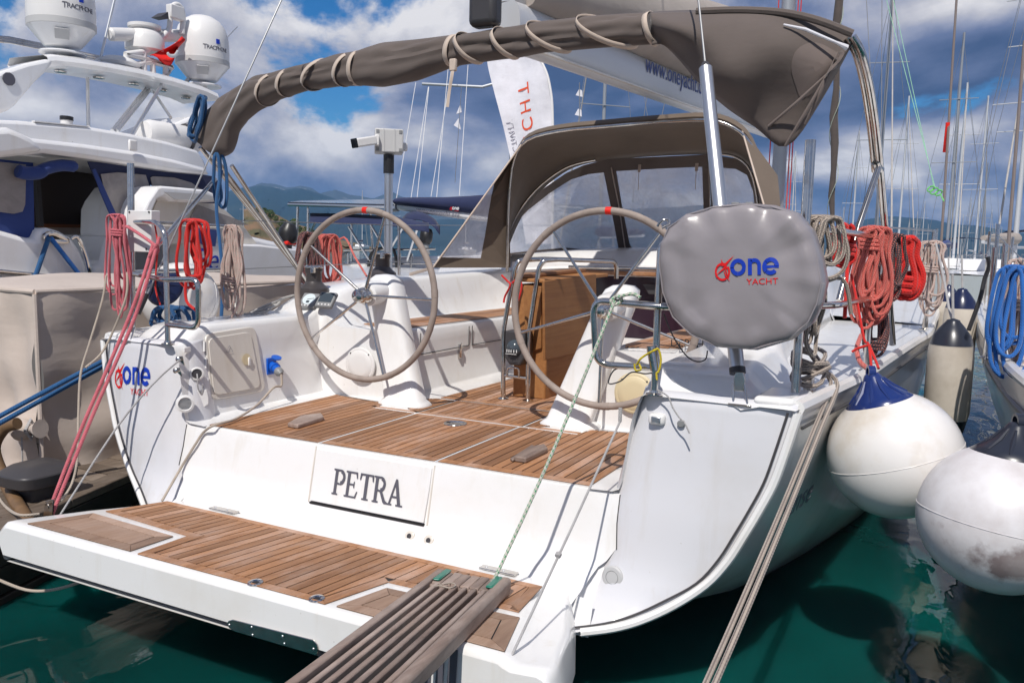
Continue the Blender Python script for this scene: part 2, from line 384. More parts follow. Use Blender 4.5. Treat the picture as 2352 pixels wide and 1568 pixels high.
def striped(name, a, b_):
    mt = rope(name, a); bs = bsdf(mt); tc = N_(mt, 'ShaderNodeTexCoord'); sp = N_(mt, 'ShaderNodeSeparateXYZ'); lk(mt, tc.outputs['UV'], sp.inputs[0])
    k = N_(mt, 'ShaderNodeMath', operation='MULTIPLY'); k.inputs[1].default_value = 2 * PI * 5; lk(mt, sp.outputs[0], k.inputs[0]); sn = N_(mt, 'ShaderNodeMath', operation='SINE'); lk(mt, k.outputs[0], sn.inputs[0])
    mr = N_(mt, 'ShaderNodeMapRange'); mr.inputs[1].default_value = -.1; mr.inputs[2].default_value = .5; lk(mt, sn.outputs[0], mr.inputs[0])
    mx = N_(mt, 'ShaderNodeMix', data_type='RGBA'); mx.inputs[7].default_value = (*b_, 1); lk(mt, mr.outputs[0], mx.inputs[0]); lk(mt, bs.inputs['Base Color'].links[0].from_socket, mx.inputs[6]); lk(mt, mx.outputs[2], bs.inputs['Base Color']); return mt
striped('rope_stripe', (0.43, 0.36, 0.30), (0.17, 0.135, 0.12))
rope('rope_greycord', (0.42, 0.41, 0.41))
rope('rope_beige', (0.46, 0.39, 0.32))
rope('rope_green', (0.16, 0.60, 0.16)); rope('rope_palegreen', (0.30, 0.62, 0.42))
rope('rope_yellow', (0.62, 0.48, 0.01))
mat('fender_white', (0.78, 0.755, 0.735), 0.24, coat=0.35); vary(M['fender_white'], (0.62, 0.55, 0.46), 5, 0.5, 0.8)
mat('fender_dirty', (0.72, 0.70, 0.715), 0.38); vary(M['fender_dirty'], (0.24, 0.19, 0.19), 4.2, 0.55, 0.64, 8); vary(M['fender_dirty'], (0.50, 0.45, 0.44), 9, 0.4, 0.9)
mat('fender_old', (0.60, 0.54, 0.46), 0.45); vary(M['fender_old'], (0.33, 0.27, 0.2), 3, 0.45, 0.8)
mat('fender_navy', (0.012, 0.03, 0.15), 0.22, coat=0.3)
mat('fender_black', (0.022, 0.026, 0.04), 0.3)
mat('navy_vinyl', (0.010, 0.017, 0.060), 0.25)
mat('plastic_black', (0.018, 0.018, 0.020), 0.38)
mat('plastic_dark', (0.05, 0.047, 0.05), 0.42)
mat('winch_grey', (0.075, 0.066, 0.066), 0.35, 0.3)
mat('plastic_grey', (0.22, 0.225, 0.23), 0.45)
mat('plastic_white', (0.74, 0.73, 0.72), 0.35)
mat('plastic_cream', (0.66, 0.56, 0.36), 0.5)
mat('box_grey', (0.50, 0.50, 0.50), 0.5)
mat('plug_blue', (0.004, 0.10, 0.52), 0.35)
mat('lettering_grey', (0.105, 0.102, 0.125), 0.35)
mat('logo_red', (0.72, 0.008, 0.010), 0.4)
mat('logo_blue', (0.006, 0.042, 0.44), 0.4)
mat('print_orange', (0.74, 0.085, 0.022), 0.6)
mat('print_grey', (0.23, 0.22, 0.27), 0.6)
mat('print_blue', (0.055, 0.085, 0.26), 0.5)
mat('print_white', (0.75, 0.75, 0.75), 0.5)
mat('print_black', (0.02, 0.02, 0.022), 0.5)
mat('red_tape', (0.78, 0.018, 0.008), 0.5)
mat('flag_red', (0.70, 0.012, 0.008), 0.7)
mat('green_rubber', (0.005, 0.16, 0.105), 0.35)
mat('lcd', (0.055, 0.07, 0.085), 0.12)
mat('dial', (0.62, 0.70, 0.73), 0.2)
mat('rubber_hose', (0.20, 0.115, 0.055), 0.6); vary(M['rubber_hose'], (0.10, 0.06, 0.03), 6, 0.4, 0.7)
mat('glass_dark', (0.012, 0.014, 0.018), 0.05)
mat('interior_shade', (0.03, 0.018, 0.013), 0.6)
mat('interior_wood', (0.16, 0.055, 0.02), 0.35)
mat('companion_smoke', (0.035, 0.018, 0.03), 0.08)
mat('solar', (0.02, 0.025, 0.04), 0.12)
def vinyl(name, tint, alpha, rough):
    mt = mat(name, tint, rough, alpha=alpha); bs = bsdf(mt)
    tc = N_(mt, 'ShaderNodeTexCoord'); ns = N_(mt, 'ShaderNodeTexNoise', Scale=3.5, Detail=7, Roughness=0.65, Distortion=1.2); lk(mt, tc.outputs['Object'], ns.inputs['Vector'])
    mr = N_(mt, 'ShaderNodeMapRange'); mr.inputs[1].default_value = 0.3; mr.inputs[2].default_value = 0.75; mr.inputs[3].default_value = alpha - 0.17; mr.inputs[4].default_value = alpha + 0.2
    lk(mt, ns.outputs['Fac'], mr.inputs[0]); lk(mt, mr.outputs[0], bs.inputs['Alpha'])
    bump(mt, 4.0, 0.5, 0.03, 3); return mt
vinyl('vinyl_clear', (0.85, 0.87, 0.95), 0.46, 0.12)
vinyl('vinyl_milky', (0.36, 0.33, 0.32), 0.74, 0.2)
def water():
    mt = mat('water', (0.0022, 0.034, 0.031), 0.015, ior=1.33); bs = bsdf(mt)
    bs.inputs['Subsurface Weight'].default_value = 1.0; bs.inputs['Subsurface Radius'].default_value = (0.15, 1.0, 0.9); bs.inputs['Subsurface Scale'].default_value = 0.6
    tc = N_(mt, 'ShaderNodeTexCoord')
    b = None
    for sc, st, ds, stretch in ((0.55, 0.55, 0.10, (1, 0.6, 1)), (2.3, 0.42, 0.035, (1, 0.5, 1)), (8, 0.25, 0.008, (1, 0.6, 1))):
        mp = N_(mt, 'ShaderNodeMapping'); mp.inputs['Scale'].default_value = stretch; mp.inputs['Rotation'].default_value = (0, 0, 0.5); lk(mt, tc.outputs['Object'], mp.inputs[0])
        ns = N_(mt, 'ShaderNodeTexNoise', Scale=sc, Detail=2, Distortion=0.6); lk(mt, mp.outputs[0], ns.inputs['Vector'])
        bb = N_(mt, 'ShaderNodeBump', Strength=st, Distance=ds); lk(mt, ns.outputs['Fac'], bb.inputs['Height'])
        if b: lk(mt, b.outputs[0], bb.inputs['Normal'])
        b = bb
    lk(mt, b.outputs[0], bs.inputs['Normal'])
    vary(mt, (0.003, 0.095, 0.086), 0.45, 0.40, 0.70, 3, rough=0.45)
water()
def foliage(name, a, b):
    mt = mat(name, a, 0.9); vary(mt, b, 0.4, 0.4, 0.6); return mt
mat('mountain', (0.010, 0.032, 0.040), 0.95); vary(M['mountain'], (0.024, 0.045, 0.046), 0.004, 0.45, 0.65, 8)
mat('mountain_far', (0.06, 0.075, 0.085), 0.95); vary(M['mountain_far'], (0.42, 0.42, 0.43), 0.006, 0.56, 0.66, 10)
mat('hill_earth', (0.20, 0.12, 0.065), 0.95); vary(M['hill_earth'], (0.10, 0.09, 0.04), 0.12, 0.4, 0.6, 6)
mat('leaf', (0.040, 0.075, 0.022), 0.8); vary(M['leaf'], (0.085, 0.115, 0.035), 0.3, 0.4, 0.6, 3)
mat('trunk', (0.10, 0.07, 0.05), 0.9)
# ================================================================= the setting: water
def plane(name, z, x0, x1, y0, y1, mt, n=1):
    b = MB(); b.grid([[(lerp(x0, x1, i / n), lerp(y0, y1, j / n), z) for i in range(n + 1)] for j in range(n + 1)])
    return tag(b.build(name, mt, sm=0), kind='structure')
plane('water', WZ, -9000, 9000, -3000, 12000, 'water')
# ================================================================= the sailing yacht
YA = empty('sailing_yacht', (0, 0, WZ), 'white sailing yacht with twin wheels and teak cockpit moored stern to', 'yacht')
def shift(y): return 0.045 * max(0.0, y - 1.0)
SHX = [(-0.85, 1.683), (0, 1.83), (1, 1.945), (2, 2.02), (3.5, 2.0), (5, 1.86), (7, 1.42), (9, 0.82), (10.4, 0.33), (11.4, 0.02)]
SHZ = [(-0.85, -0.238), (0, -0.228), (2, -0.20), (5, -0.10), (8, 0.02), (11.4, 0.16)]
BOT = [(-0.85, -1.04), (0.0, -1.28), (0.58, -1.42), (1.95, -1.73), (4, -1.9), (8, -1.9), (11.4, -1.5)]
PRF = [(0, 1), (.17, .98), (.30, .964), (.43, .94), (.525, .917), (.64, .889), (.756, .85), (.86, .79), (.94, .733), (.985, .62), (1, 0.3), (1.0, 0.0)]
QUARTER = [(1.683, -.82, -.238), (1.65, -.835, -.378), (1.622, -.842, -.48), (1.58, -.855, -.58), (1.544, -.867, -.657), (1.496, -.875, -.753), (1.43, -.89, -.844), (1.332, -.924, -.927), (1.233, -.969, -.985), (1.15, -1.02, -1.012), (1.05, -1.07, -1.03), (0, -1.09, -1.05)]
def hull_half(s):
    rows = [[(s * x, y, z) for x, y, z in QUARTER]]
    for y in [-0.55, -0.25, 0, 0.3, 0.6, 1, 1.5, 2, 2.7, 3.5, 4.3, 5, 6, 7, 8, 9, 9.8, 10.4, 11, 11.4]:
        X, Z, B = interp(SHX, y), interp(SHZ, y), interp(BOT, y)
        rows.append([(shift(y) + s * X * g, y, lerp(Z, B, f)) for f, g in PRF])
    return rows
b = MB()
for s in (-1, 1): b.grid(hull_half(s))
b.build('hull', 'gelcoat_hull', YA, sm=60)
# toe rail: raised lip along the sheer and dark groove below it
for s in (-1, 1):
    pts = [(shift(y) + s * (interp(SHX, y) - 0.02), y, interp(SHZ, y) + 0.012) for y in [-0.8, -0.5, 0, 0.5, 1, 1.5, 2, 2.7, 3.5, 4.3, 5, 6, 7, 8, 9, 10, 11.2]]
    MB().tube(smooth(pts, 3), 0.026, 8).build('toe_rail', 'gelcoat', YA)
    pts = [(shift(y) + s * (interp(SHX, y) * 0.996 + 0.004), y, interp(SHZ, y) - 0.055) for y in [-0.79, -0.5, 0, 0.5, 1, 1.5, 2, 2.7, 3.5, 4.3, 5, 6, 7, 8, 9, 10, 11.2]]
    MB().tube(smooth(pts, 3), 0.006, 6).build('groove', 'seam_dark', YA)
# transom wings (the two stern quarters)
def rz(y0, z): return interp([(-.95, -1.06), (-.93, -1.02), (-.915, -.972), (-.885, -.945), (-.856, -.905), (-.836, -.888), (-.70, -.858), (-.625, -.842), (-.60, -.834), (-.5935, -.818)], z)
WIN = [(-1.06, 1.0, -1.06), (-1.03, 1.01, -1.03), (-.96, 1.018, -.985), (-.9, 1.025, -.925), (-.836, 1.032, -.878), (-.74, 1.042, -.848), (-.6, 1.066, -.812), (-.55, 1.076, -.78), (-.44, 1.096, -.765), (-.33, 1.121, -.76), (-.226, 1.146, -.76)]
def wing_pts(z):
    q = [V(p_) for p_ in QUARTER[:-1]]
    xi = interp([(w[0], w[1]) for w in WIN], z); yi = interp([(w[0], w[2]) for w in WIN], z); a = V((xi, yi, z))
    zo = max(z, -1.028); c = q[0] if zo > q[0].z else q[-1]
    for e, g in zip(q, q[1:]):
        if g.z <= zo <= e.z: c = e.lerp(g, (e.z - zo) / max(1e-6, e.z - g.z)); break
    c = V((c.x - .012, c.y, z)); st = min(1.0, max(.12, (c.x - a.x) / .36)); rx, ry = .17 * st, interp([(-1.03, .05), (-.93, .075), (-.8, .10), (-.2, .10)], z)
    a = V((a.x - .012, c.y - .016 + ry, z))
    wx = interp([(-1.03, 1.0), (-.6, 1.078), (-.5, 1.104), (-.34, 1.126), (-.226, 1.156)], z)
    r = [V((max(wx, a.x), a.y + .11, z)), a + V((.0, .05, 0))]
    for t in (0, 10, 20, 30, 40, 50, 60, 70, 80, 90): t = math.radians(t); r.append(V((a.x + rx * (1 - math.cos(t)), a.y - ry * math.sin(t), z)))
    e = r[-1]
    for t in (.2, .4, .6, .8, .93, 1.0): w = e.lerp(c, t); w.y -= .010 * math.sin(PI * t); r.append(w)
    r.append(c + V((.006, .006, 0))); return r
def wing_y(x, z):
    r = wing_pts(z)[3:]
    return interp([(q.x, q.y) for q in r], abs(x))
def seam_x(z):
    z = max(z, -.86); xs = [q.x for q in wing_pts(z)[2:12]]
    return min((i / 40 * (xs[-1] - xs[0]) + xs[0] for i in range(41)), key=lambda x: abs(wing_y(x, z) - rz(0, z)))
def wing(s):
    zt = [-.226, -.26, -.30, -.38, -.44, -.5, -.55, -.60, -.66, -.72, -.78, -.836, -.87, -.90, -.93, -.96, -1.0, -1.03]
    rows = [[V((s * p_.x, p_.y, p_.z)) for p_ in wing_pts(z)] for z in zt]
    lip = [V((p_.x, p_.y + 0.012, p_.z + 0.012)) for p_ in rows[0]]; lip2 = [V((p_.x, p_.y + 0.06, p_.z + 0.015)) for p_ in rows[0]]
    w = MB(); w.grid([lip2, lip] + rows)
    o = w.build('transom_wing', 'gelcoat_wing_shaded', YA, sm=70)
    edge = smooth([(s * (x - .004), y - .004, z) for x, y, z in QUARTER[:-1]], 4)
    MB().tube(edge, 0.016, 8).build('edge_bead', 'gelcoat', YA)
    g = smooth([(s * (x - .034), y - .014, z + (0.012 if i > 6 else 0)) for i, (x, y, z) in enumerate(QUARTER[:-1])], 4)
    MB().tube(g, 0.0042, 6).build('groove', 'plastic_dark', YA)
    MB().tube([V((s * (seam_x(z) + .001), rz(0, z) - .002, z)) for z in (-.60, -.65, -.7, -.75, -.79)], .0022, 6).build('wing_seam', 'seam_dark', YA)
    b = MB(); b.prism([(s * 1.535, -.832, -.224), (s * 1.665, -.815, -.226), (s * 1.70, -.60, -.222), (s * 1.55, -.60, -.222)], (0, 0, .03)); b.build('corner_pad', 'gelcoat', YA, bevel=.02, seg=3)
    return o
for s in (-1, 1): wing(s)
# lower transom behind the platform
b = MB(); b.grid([[(x, -1.02, -.93) for x in (-1.07, 0, 1.07)], [(x, -1.06, -1.05) for x in (-1.07, 0, 1.07)]]); b.build('lower_transom', 'gelcoat', YA)
# cockpit moulding: one lofted shell for each side
def station(y):
    """profile from the sole outwards to the sheer; 16 points"""
    X, Z = interp(SHX, y), interp(SHZ, y)
    zc = interp([(-.85, -.226), (-.80, -.222), (-.70, -.155), (-.62, -.138), (0.10, -.135), (.20, -.085), (.36, -.005), (.5, .03), (.9, .055), (2.6, .10), (3.0, .10)], y)
    seat = y > 0.165
    blk = interp([(-.85, 0), (-.80, .02), (-.70, .85), (-.62, 1), (9, 1)], y)
    dk = lerp(Z + 0.012, min(Z + 0.012, zc - .03), blk)
    w0 = interp([(-.85, 1.150), (.10, 1.135), (.2, 1.12), (3, 1.10)], y)
    top_in = w0 + .02; top_out = interp([(-.85, 1.50), (.1, 1.46), (.4, 1.40), (3, 1.30)], y)
    if seat:
        e = interp([(.165, .43), (3, .42)], y)
        p = [(e, -.594), (.585, -.588), (.600, -.575), (.612, -.30), (.618, -.226), (.632, -.212), (.66, -.208), (.98, -.200), (1.0, -.19), (1.06, (zc - .19) / 2), (w0 - .02, zc - .03), (w0 + .0, zc - .006)]
    else:
        e = .965
        p = [(e, -.594), (1.06, -.590), (1.085, -.580), (1.094, -.55), (1.10, -.50), (1.106, -.45), (1.112, -.40), (1.12, -.34), (1.128, -.30), (w0 - .015, min(zc - .06, -.26)), (w0 - .004, zc - .03), (w0 + .004, zc - .008)]
    p += [(top_in, zc), (top_out - .03, zc - .002), (top_out, zc - .018), (top_out + .06, dk), (X - .05, Z + .012), (X - .01, Z + .010)]
    return p
def moulding(s):
    ys = [-.845, -.82, -.80, -.76, -.73, -.70, -.66, -.62, -.55, -.3, 0, .08, .12, .15, .160, .168, .175, .20, .25, .3, .36, .42, .5, .7, .9, 1.2, 1.6, 2.0, 2.5]
    b = MB(); rows = []
    for y in ys: rows.append([(s * x + shift(y), y, z) for x, z in station(y)])
    b.grid(rows); return b.build('cockpit_coaming', 'gelcoat', YA, sm=50)
for s in (-1, 1): moulding(s)
# side decks forward of the cockpit and coachroof
b = MB(); rows = []
for y in [2.5, 3, 3.5, 4.3, 5, 6, 7, 8, 9, 10, 11.3]:
    X, Z = interp(SHX, y), interp(SHZ, y); rows.append([(shift(y) + X * t, y, Z + .012 + .06 * (1 - t * t)) for t in (-1, -.75, -.5, -.25, 0, .25, .5, .75, 1)])
b.grid(rows); b.build('foredeck', 'gelcoat', YA, sm=60)
b = MB(); rows = []
for y, w, h in ((2.45, 1.32, .10), (2.5, 1.32, .14), (2.62, 1.30, .235), (3.2, 1.25, .27), (4.5, 1.12, .27), (5.8, .95, .24), (6.8, .75, .15), (7.3, .6, 0.0)):
    c = shift(y); z0 = interp(SHZ, y); rows.append([(c - w - .08, y, z0), (c - w, y, lerp(z0, h, .6)), (c - w + .12, y, h - .02), (c - w * .5, y, h + .02), (c, y, h + .035), (c + w * .5, y, h + .02), (c + w - .12, y, h - .02), (c + w, y, lerp(z0, h, .6)), (c + w + .08, y, z0)])
b.grid(rows); b.build('coachroof', 'gelcoat', YA, sm=50)
# companionway bulkhead with smoked door and step
BX = shift(2.5)
b = MB()
for x0, x1, z0, z1 in ((-1.1, -.42, -.6, .16), (.36, 1.1, -.6, .16), (-.42, .36, .075, .16), (-.42, .36, -.6, -.40)):
    b.prism([(x0 + BX, 2.47, z0), (x1 + BX, 2.47, z0), (x1 + BX, 2.47, z1), (x0 + BX, 2.47, z1)], (0, .05, 0))
b.build('bulkhead', 'gelcoat', YA)
MB().box((-.03 + BX, 2.75, -.2), (.40, .2, .40)).build('companionway', 'companion_smoke', YA)
MB().prism([(.02 + BX, 2.465, .02), (.37 + BX, 2.465, .02), (.37 + BX, 2.465, -.05), (.07 + BX, 2.465, -.05)], (0, -.006, 0)).build('hatch_vent', 'plastic_dark', YA)
MB().box((-.03 + BX, 2.44, .10), (.47, .035, .016)).build('door_sill', 'teak', YA, bevel=.006)
MB().tube([(-.55 + BX, 2.36, .135), (-.2 + BX, 2.34, .14), (.5 + BX, 2.36, .14)], .012).build('grab_rail', 'steel', YA)
# ---------------------------------------------------------------- sole, riser, teak
ZS = -.593; YAFT = -.827
b = MB(); b.prism([(-.975, YAFT, ZS - .02), (.975, YAFT, ZS - .02), (.985, .17, ZS - .02), (.45, .2, ZS - .02), (.46, 2.5, ZS - .02), (-.40, 2.5, ZS - .02), (-.45, .2, ZS - .02), (-.985, .17, ZS - .02)], (0, 0, .0195))
SOLE = b.build('cockpit_sole', 'gelcoat', YA)
def clip(poly, x0, x1):
    def half(pl, f):
        out = []
        for i in range(len(pl)):
            a, c = pl[i], pl[(i + 1) % len(pl)]; fa, fc = f(a), f(c)
            if fa >= 0: out.append(a)
            if fa * fc < 0:
                t = fa / (fa - fc); out.append((lerp(a[0], c[0], t), lerp(a[1], c[1], t)))
        return out
    return half(half(poly, lambda q: q[0] - x0), lambda q: x1 - q[0])
def area(pl): return abs(sum(pl[i][0] * pl[i - 1][1] - pl[i - 1][0] * pl[i][1] for i in range(len(pl)))) / 2
def board(pl, zf, parent, name='plank', mt='teak', th=.004):
    b = MB(); b.prism([(x, y, zf(x, y)) for x, y in pl], (0, 0, th)); return b.build(name, mt, parent, sm=0)
def inset_caulk(pl, zf, parent, th=.0015):
    b = MB(); b.prism([(x, y, zf(x, y) + .0002) for x, y in pl], (0, 0, th)); return b.build('caulking', 'caulk', parent, sm=0)
def lay(poly, zf, parent, pitch=.0455, gap=.006, x0=None, mt='teak'):
    inset_caulk(poly, zf, parent)
    xs = [q[0] for q in poly]; x = min(xs) if x0 is None else x0
    while x < max(xs):
        c = clip(poly, x + gap / 2, x + pitch - gap / 2)
        if len(c) > 2 and area(c) > 2e-4: board(c, zf, parent, mt=mt)
        x += pitch
zs = lambda x, y: ZS
def margin(a, c, wd, zf, parent, mt='teak', side=1):
    a, c = V((*a, 0)), V((*c, 0)); t = (c - a).normalized(); n = V((-t.y, t.x, 0)) * side * wd
    # mitred ends
    pl = [a, c, c + n - t * wd, a + n + t * wd]
    return board([(q.x, q.y) for q in pl], zf, parent, 'margin_board', mt)
def panel(poly, zf, parent, mw=.042, sides=(), pitch=.0455, mt='teak'):
    """teak panel: mitred margin boards on the listed edges, planks inside"""
    k = len(poly); cx = sum(q[0] for q in poly) / k; cy = sum(q[1] for q in poly) / k
    inset_caulk(poly, zf, parent)
    A = sum(poly[i - 1][0] * poly[i][1] - poly[i][0] * poly[i - 1][1] for i in range(k)) / 2
    sg = 1 if A > 0 else -1
    inner = list(poly)
    def line(i):
        a, c = V((*poly[i], 0)), V((*poly[(i + 1) % k], 0)); t = (c - a).normalized(); n = V((-t.y, t.x, 0)) * sg
        return a, t, n
    wds = [mw if i in sides else 0.0 for i in range(k)]
    inn = []; innp = []
    for extra, dst in ((0.0, inn), (.0045, innp)):
        for i in range(k):
            a0, t0, n0 = line(i - 1); a1, t1, n1 = line(i)
            w0 = wds[i - 1] + (extra if wds[i - 1] else 0); w1 = wds[i] + (extra if wds[i] else 0)
            p0 = a0 + n0 * w0; p1 = a1 + n1 * w1
            den = t0.x * t1.y - t0.y * t1.x
            if abs(den) < 1e-6: dst.append((p1.x, p1.y)); continue
            s_ = ((p1.x - p0.x) * t1.y - (p1.y - p0.y) * t1.x) / den; q = p0 + t0 * s_; dst.append((q.x, q.y))
    for i in sides:
        j = (i + 1) % k; a0, c0 = V((*poly[i], 0)), V((*poly[j], 0)); t = (c0 - a0).normalized() * .0012
        pl = [(poly[i][0] + t.x, poly[i][1] + t.y), (poly[j][0] - t.x, poly[j][1] - t.y), (inn[j][0] - t.x, inn[j][1] - t.y), (inn[i][0] + t.x, inn[i][1] + t.y)]
        board(pl, zf, parent, 'margin_board', mt)
    xs = [q[0] for q in innp]; x = min(xs); 
    if pitch is None: board(innp, zf, parent, 'plank', mt); return
    n_ = max(1, round((max(xs) - min(xs)) / pitch)); pt = (max(xs) - min(xs)) / n_
    for i in range(n_):
        c = clip(innp, x + pt * i + .0028, x + pt * (i + 1) - .0028)
        if len(c) > 2 and area(c) > 2e-4: board(c, zf, parent, mt=mt)
YB = -.052
panel([(-.962, YAFT + .012), (-.305, YAFT + .012), (-.305, YB - .008), (-.56, YB - .008), (-.60, .085), (-.975, .14)], zs, SOLE, sides=(0, 5))
panel([(-.292, YAFT + .012), (.292, YAFT + .012), (.292, YB - .008), (-.292, YB - .008)], zs, SOLE, sides=(0, 2))
panel([(.305, YAFT + .012), (.965, YAFT + .012), (.975, .14), (.62, .07), (.60, YB - .008), (.305, YB - .008)], zs, SOLE, sides=(0,))
panel([(-.30, YB + .016), (.30, YB + .016), (.30, .372), (-.30, .372)], zs, SOLE, sides=(0, 2))
panel([(-.43, .40), (.43, .40), (.45, 2.44), (-.36, 2.44)], zs, SOLE, sides=(0,))
for s in (-1, 1):
    panel([(s * .625, .20), (s * .315, YB + .016), (s * .315, .36), (s * .43, .36)][::s], zs, SOLE, sides=(), pitch=.0455)
    board([(s * .32, YB + .014), (s * .32, YB + .045), (s * .60, YB + .045), (s * .60, YB + .014)], zs, SOLE, 'margin_board')
# white lips round the centre hatch
for x in (-.2985, .2985): MB().box((x, (YAFT + YB) / 2, ZS + .0015), (.0045, (YB - YAFT) / 2, .0018)).build('hatch_lip', 'gelcoat', SOLE)
MB().box((0, YB + .004, ZS + .0015), (.6, .005, .0019)).build('hatch_lip', 'gelcoat', SOLE)
# seats
for s in (-1, 1):
    SEAT = MB().prism([(s * .66, .26, -.2075), (s * .97, .26, -.2015), (s * .97 + .06, 2.4, -.2015), (s * .66 + .06, 2.4, -.2075)], (0, 0, .002)).build('seat', 'gelcoat', YA)
    for k in range(6):
        x = s * (.668 + .0485 * k); z = -.2055 + .001 * k
        MB().prism([(x, .27 + .02 * k if k else .40, z + .002), (x + s * .0435, .27 + .02 * k, z + .003), (x + s * .0435 + .06, 2.39, z + .003), (x + .06, 2.39, z + .002)], (0, 0, .004)).build('plank', 'teak', SEAT, sm=0)
    # locker lid line and latch on the seat front
    for y0, y1 in ((.45, 1.02), (1.06, 1.9)):
        b = MB(); x = s * .604
        for q in ([(x, y0, -.36), (x, y1, -.36)], [(x, y0, -.36), (x, y0, -.235)], [(x, y1, -.36), (x, y1, -.235)]): b.tube([V(w) + V((shift(w[1]), 0, 0)) for w in q], .003, 6)
        b.build('locker_seam', 'seam_dark', YA)
    MB().box((s * .600, .90, -.385), (.008, .014, .045)).box((s * .594, .90, -.355), (.008, .008, .022)).build('latch', 'steel', YA, bevel=.003)
# riser with the name panel
b = MB()
b.grid([[(x * (seam_x(z) + .012 if z > -.8 else interp([(-.95, 1.0), (-.9, 1.02), (-.86, 1.035), (-.8, seam_x(-.8) + .012)], z)) if abs(x) == 1 else x, rz(0, z), z) for x in (-1, -.99, -.96, -.6, -.315, 0, .315, .6, .96, .99, 1)] for z in (-.5935, -.600, -.625, -.70, -.77, -.836, -.856, -.885, -.905, -.915, -.93, -.95)])
b.build('riser', 'gelcoat', YA, sm=50)
for s in (-1, 1):
    rows = []
    for z in (-.76, -.80, -.836, -.87, -.90, -.93, -.96, -1.0, -1.04):
        w = wing_pts(max(z, -1.03)); k = w[6]; rows.append([(s * .97, min(rz(0, z) + .006, -.84), z), (s * lerp(.97, k.x, .5), lerp(min(rz(0, z), -.84), k.y, .5) + .002, z), (s * (k.x + .01), k.y + .006, z)])
    MB().grid(rows).build('wing_fillet', 'gelcoat', YA, sm=60)
pt = lambda x, z, o=0.0: V((x, rz(0, z) - o, z))
NP = MB().prism([pt(-.295, -.612, .001), pt(.295, -.612, .001), pt(.295, -.70, .001), pt(.290, -.83, .002), pt(-.290, -.83, .002), pt(-.295, -.70, .001)], (0, -.007, .001)).build('name_panel', 'gelcoat', YA, bevel=.005)
MB().box((0, rz(0, -.836) - .004, -.8365), (.292, .006, .0035)).build('panel_gap', 'caulk', YA)
for x in (-.303, .303):
    MB().tube([pt(x, -.603, .001), pt(x, -.70, .001), pt(x, -.836, .001)], .0038, 6).build('panel_gap', 'gelcoat_cream', YA)
# PETRA in serif capitals (letter height 1)
def serif_letters():
    S = .16; sr = .06
    def stem(x, w=S, ser=.1): return [[(x, 0), (x + w, 0), (x + w, 1), (x, 1)], [(x - ser, 0), (x + w + ser, 0), (x + w + ser * .9, sr), (x - ser * .9, sr)], [(x - ser, 1 - sr), (x + w + ser, 1 - sr), (x + w + ser, 1), (x - ser, 1)]]
    Lt = {}
    Lt['P'] = (stem(.1) + [[(.26, .93), (.45, .93), (.45, 1), (.26, 1)], [(.26, .42), (.42, .40), (.42, .47), (.26, .49)]] + ringpoly(.44, .70, .30, .155, -90, 90, 24, .95), .78)
    Lt['E'] = ([[(.1, 0), (.26, 0), (.26, 1), (.1, 1)], [(0, 0), (.70, 0), (.70, sr), (0, sr)], [(0, 1 - sr), (.66, 1 - sr), (.66, 1), (0, 1)], [(.26, .47), (.52, .47), (.52, .535), (.26, .535)],
                [(.50, .40), (.56, .36), (.56, .64), (.50, .60)], [(.60, 0), (.70, 0), (.78, .26), (.72, .26)], [(.58, 1), (.68, 1), (.72, .76), (.66, .76)]], .86)
    Lt['T'] = ([[(.33, 0), (.50, 0), (.50, 1), (.33, 1)], [(.22, 0), (.61, 0), (.60, sr), (.23, sr)], [(.02, 1 - sr - .01), (.81, 1 - sr - .01), (.81, 1), (.02, 1)], [(.0, .74), (.06, .74), (.12, .96), (.02, 1)], [(.77, .74), (.83, .74), (.81, 1), (.71, .96)]], .86)
    Lt['R'] = (stem(.1) + [[(.26, .93), (.43, .93), (.43, 1), (.26, 1)], [(.26, .44), (.42, .42), (.42, .49), (.26, .51)]] + ringpoly(.42, .71, .29, .15, -90, 90, 24, .95) + [[(.36, .48), (.52, .48), (.78, .10), (.62, .06)], [(.62, .06), (.78, .12), (.92, .05), (.92, 0), (.70, 0)]], .88)
    Lt['A'] = ([[(.10, sr), (.20, sr), (.46, .90), (.40, 1)], [(.40, 1), (.50, 1), (.80, sr), (.62, sr), (.42, .74)], [(.22, .29), (.62, .29), (.60, .36), (.25, .36)], [(.0, 0), (.30, 0), (.29, sr), (.01, sr)], [(.52, 0), (.92, 0), (.91, sr), (.53, sr)]], .92)
    polys = []; x = 0
    for ch in 'PETRA':
        pl, w = Lt[ch]; polys += [[(px + x, py) for px, py in q] for q in pl]; x += w * .98
    return polys, x
pl, wd = serif_letters()
hL = .108; k_ = .36 / (wd * hL)
pl = [[((x - wd / 2) * k_, y) for x, y in q] for q in pl]
glyph('lettering', 'lettering_grey', NP, pl, pt(0, -.783, .0115), (1, 0, 0), pt(0, -.69) - pt(0, -.77), hL, .0008)
# drain fittings under the panel
for u, v in ((941, 1231), (985, 1241)):
    q = P(u, v, y=-.925)
    for _ in range(4): q = P(u, v, y=rz(0, q.z) - .002)
    MB().lathe([(.022, -.004), (.022, .004), (.016, .007), (.011, .006), (.010, -.004)], q, (0, -1, .45)).build('drain', 'gelcoat_cream', YA)
    MB().lathe([(.0105, 0), (.0, .0005)], q + V((0, -.0045, .002)), (0, -1, .45), 14).build('drain_hole', 'plastic_dark', YA)
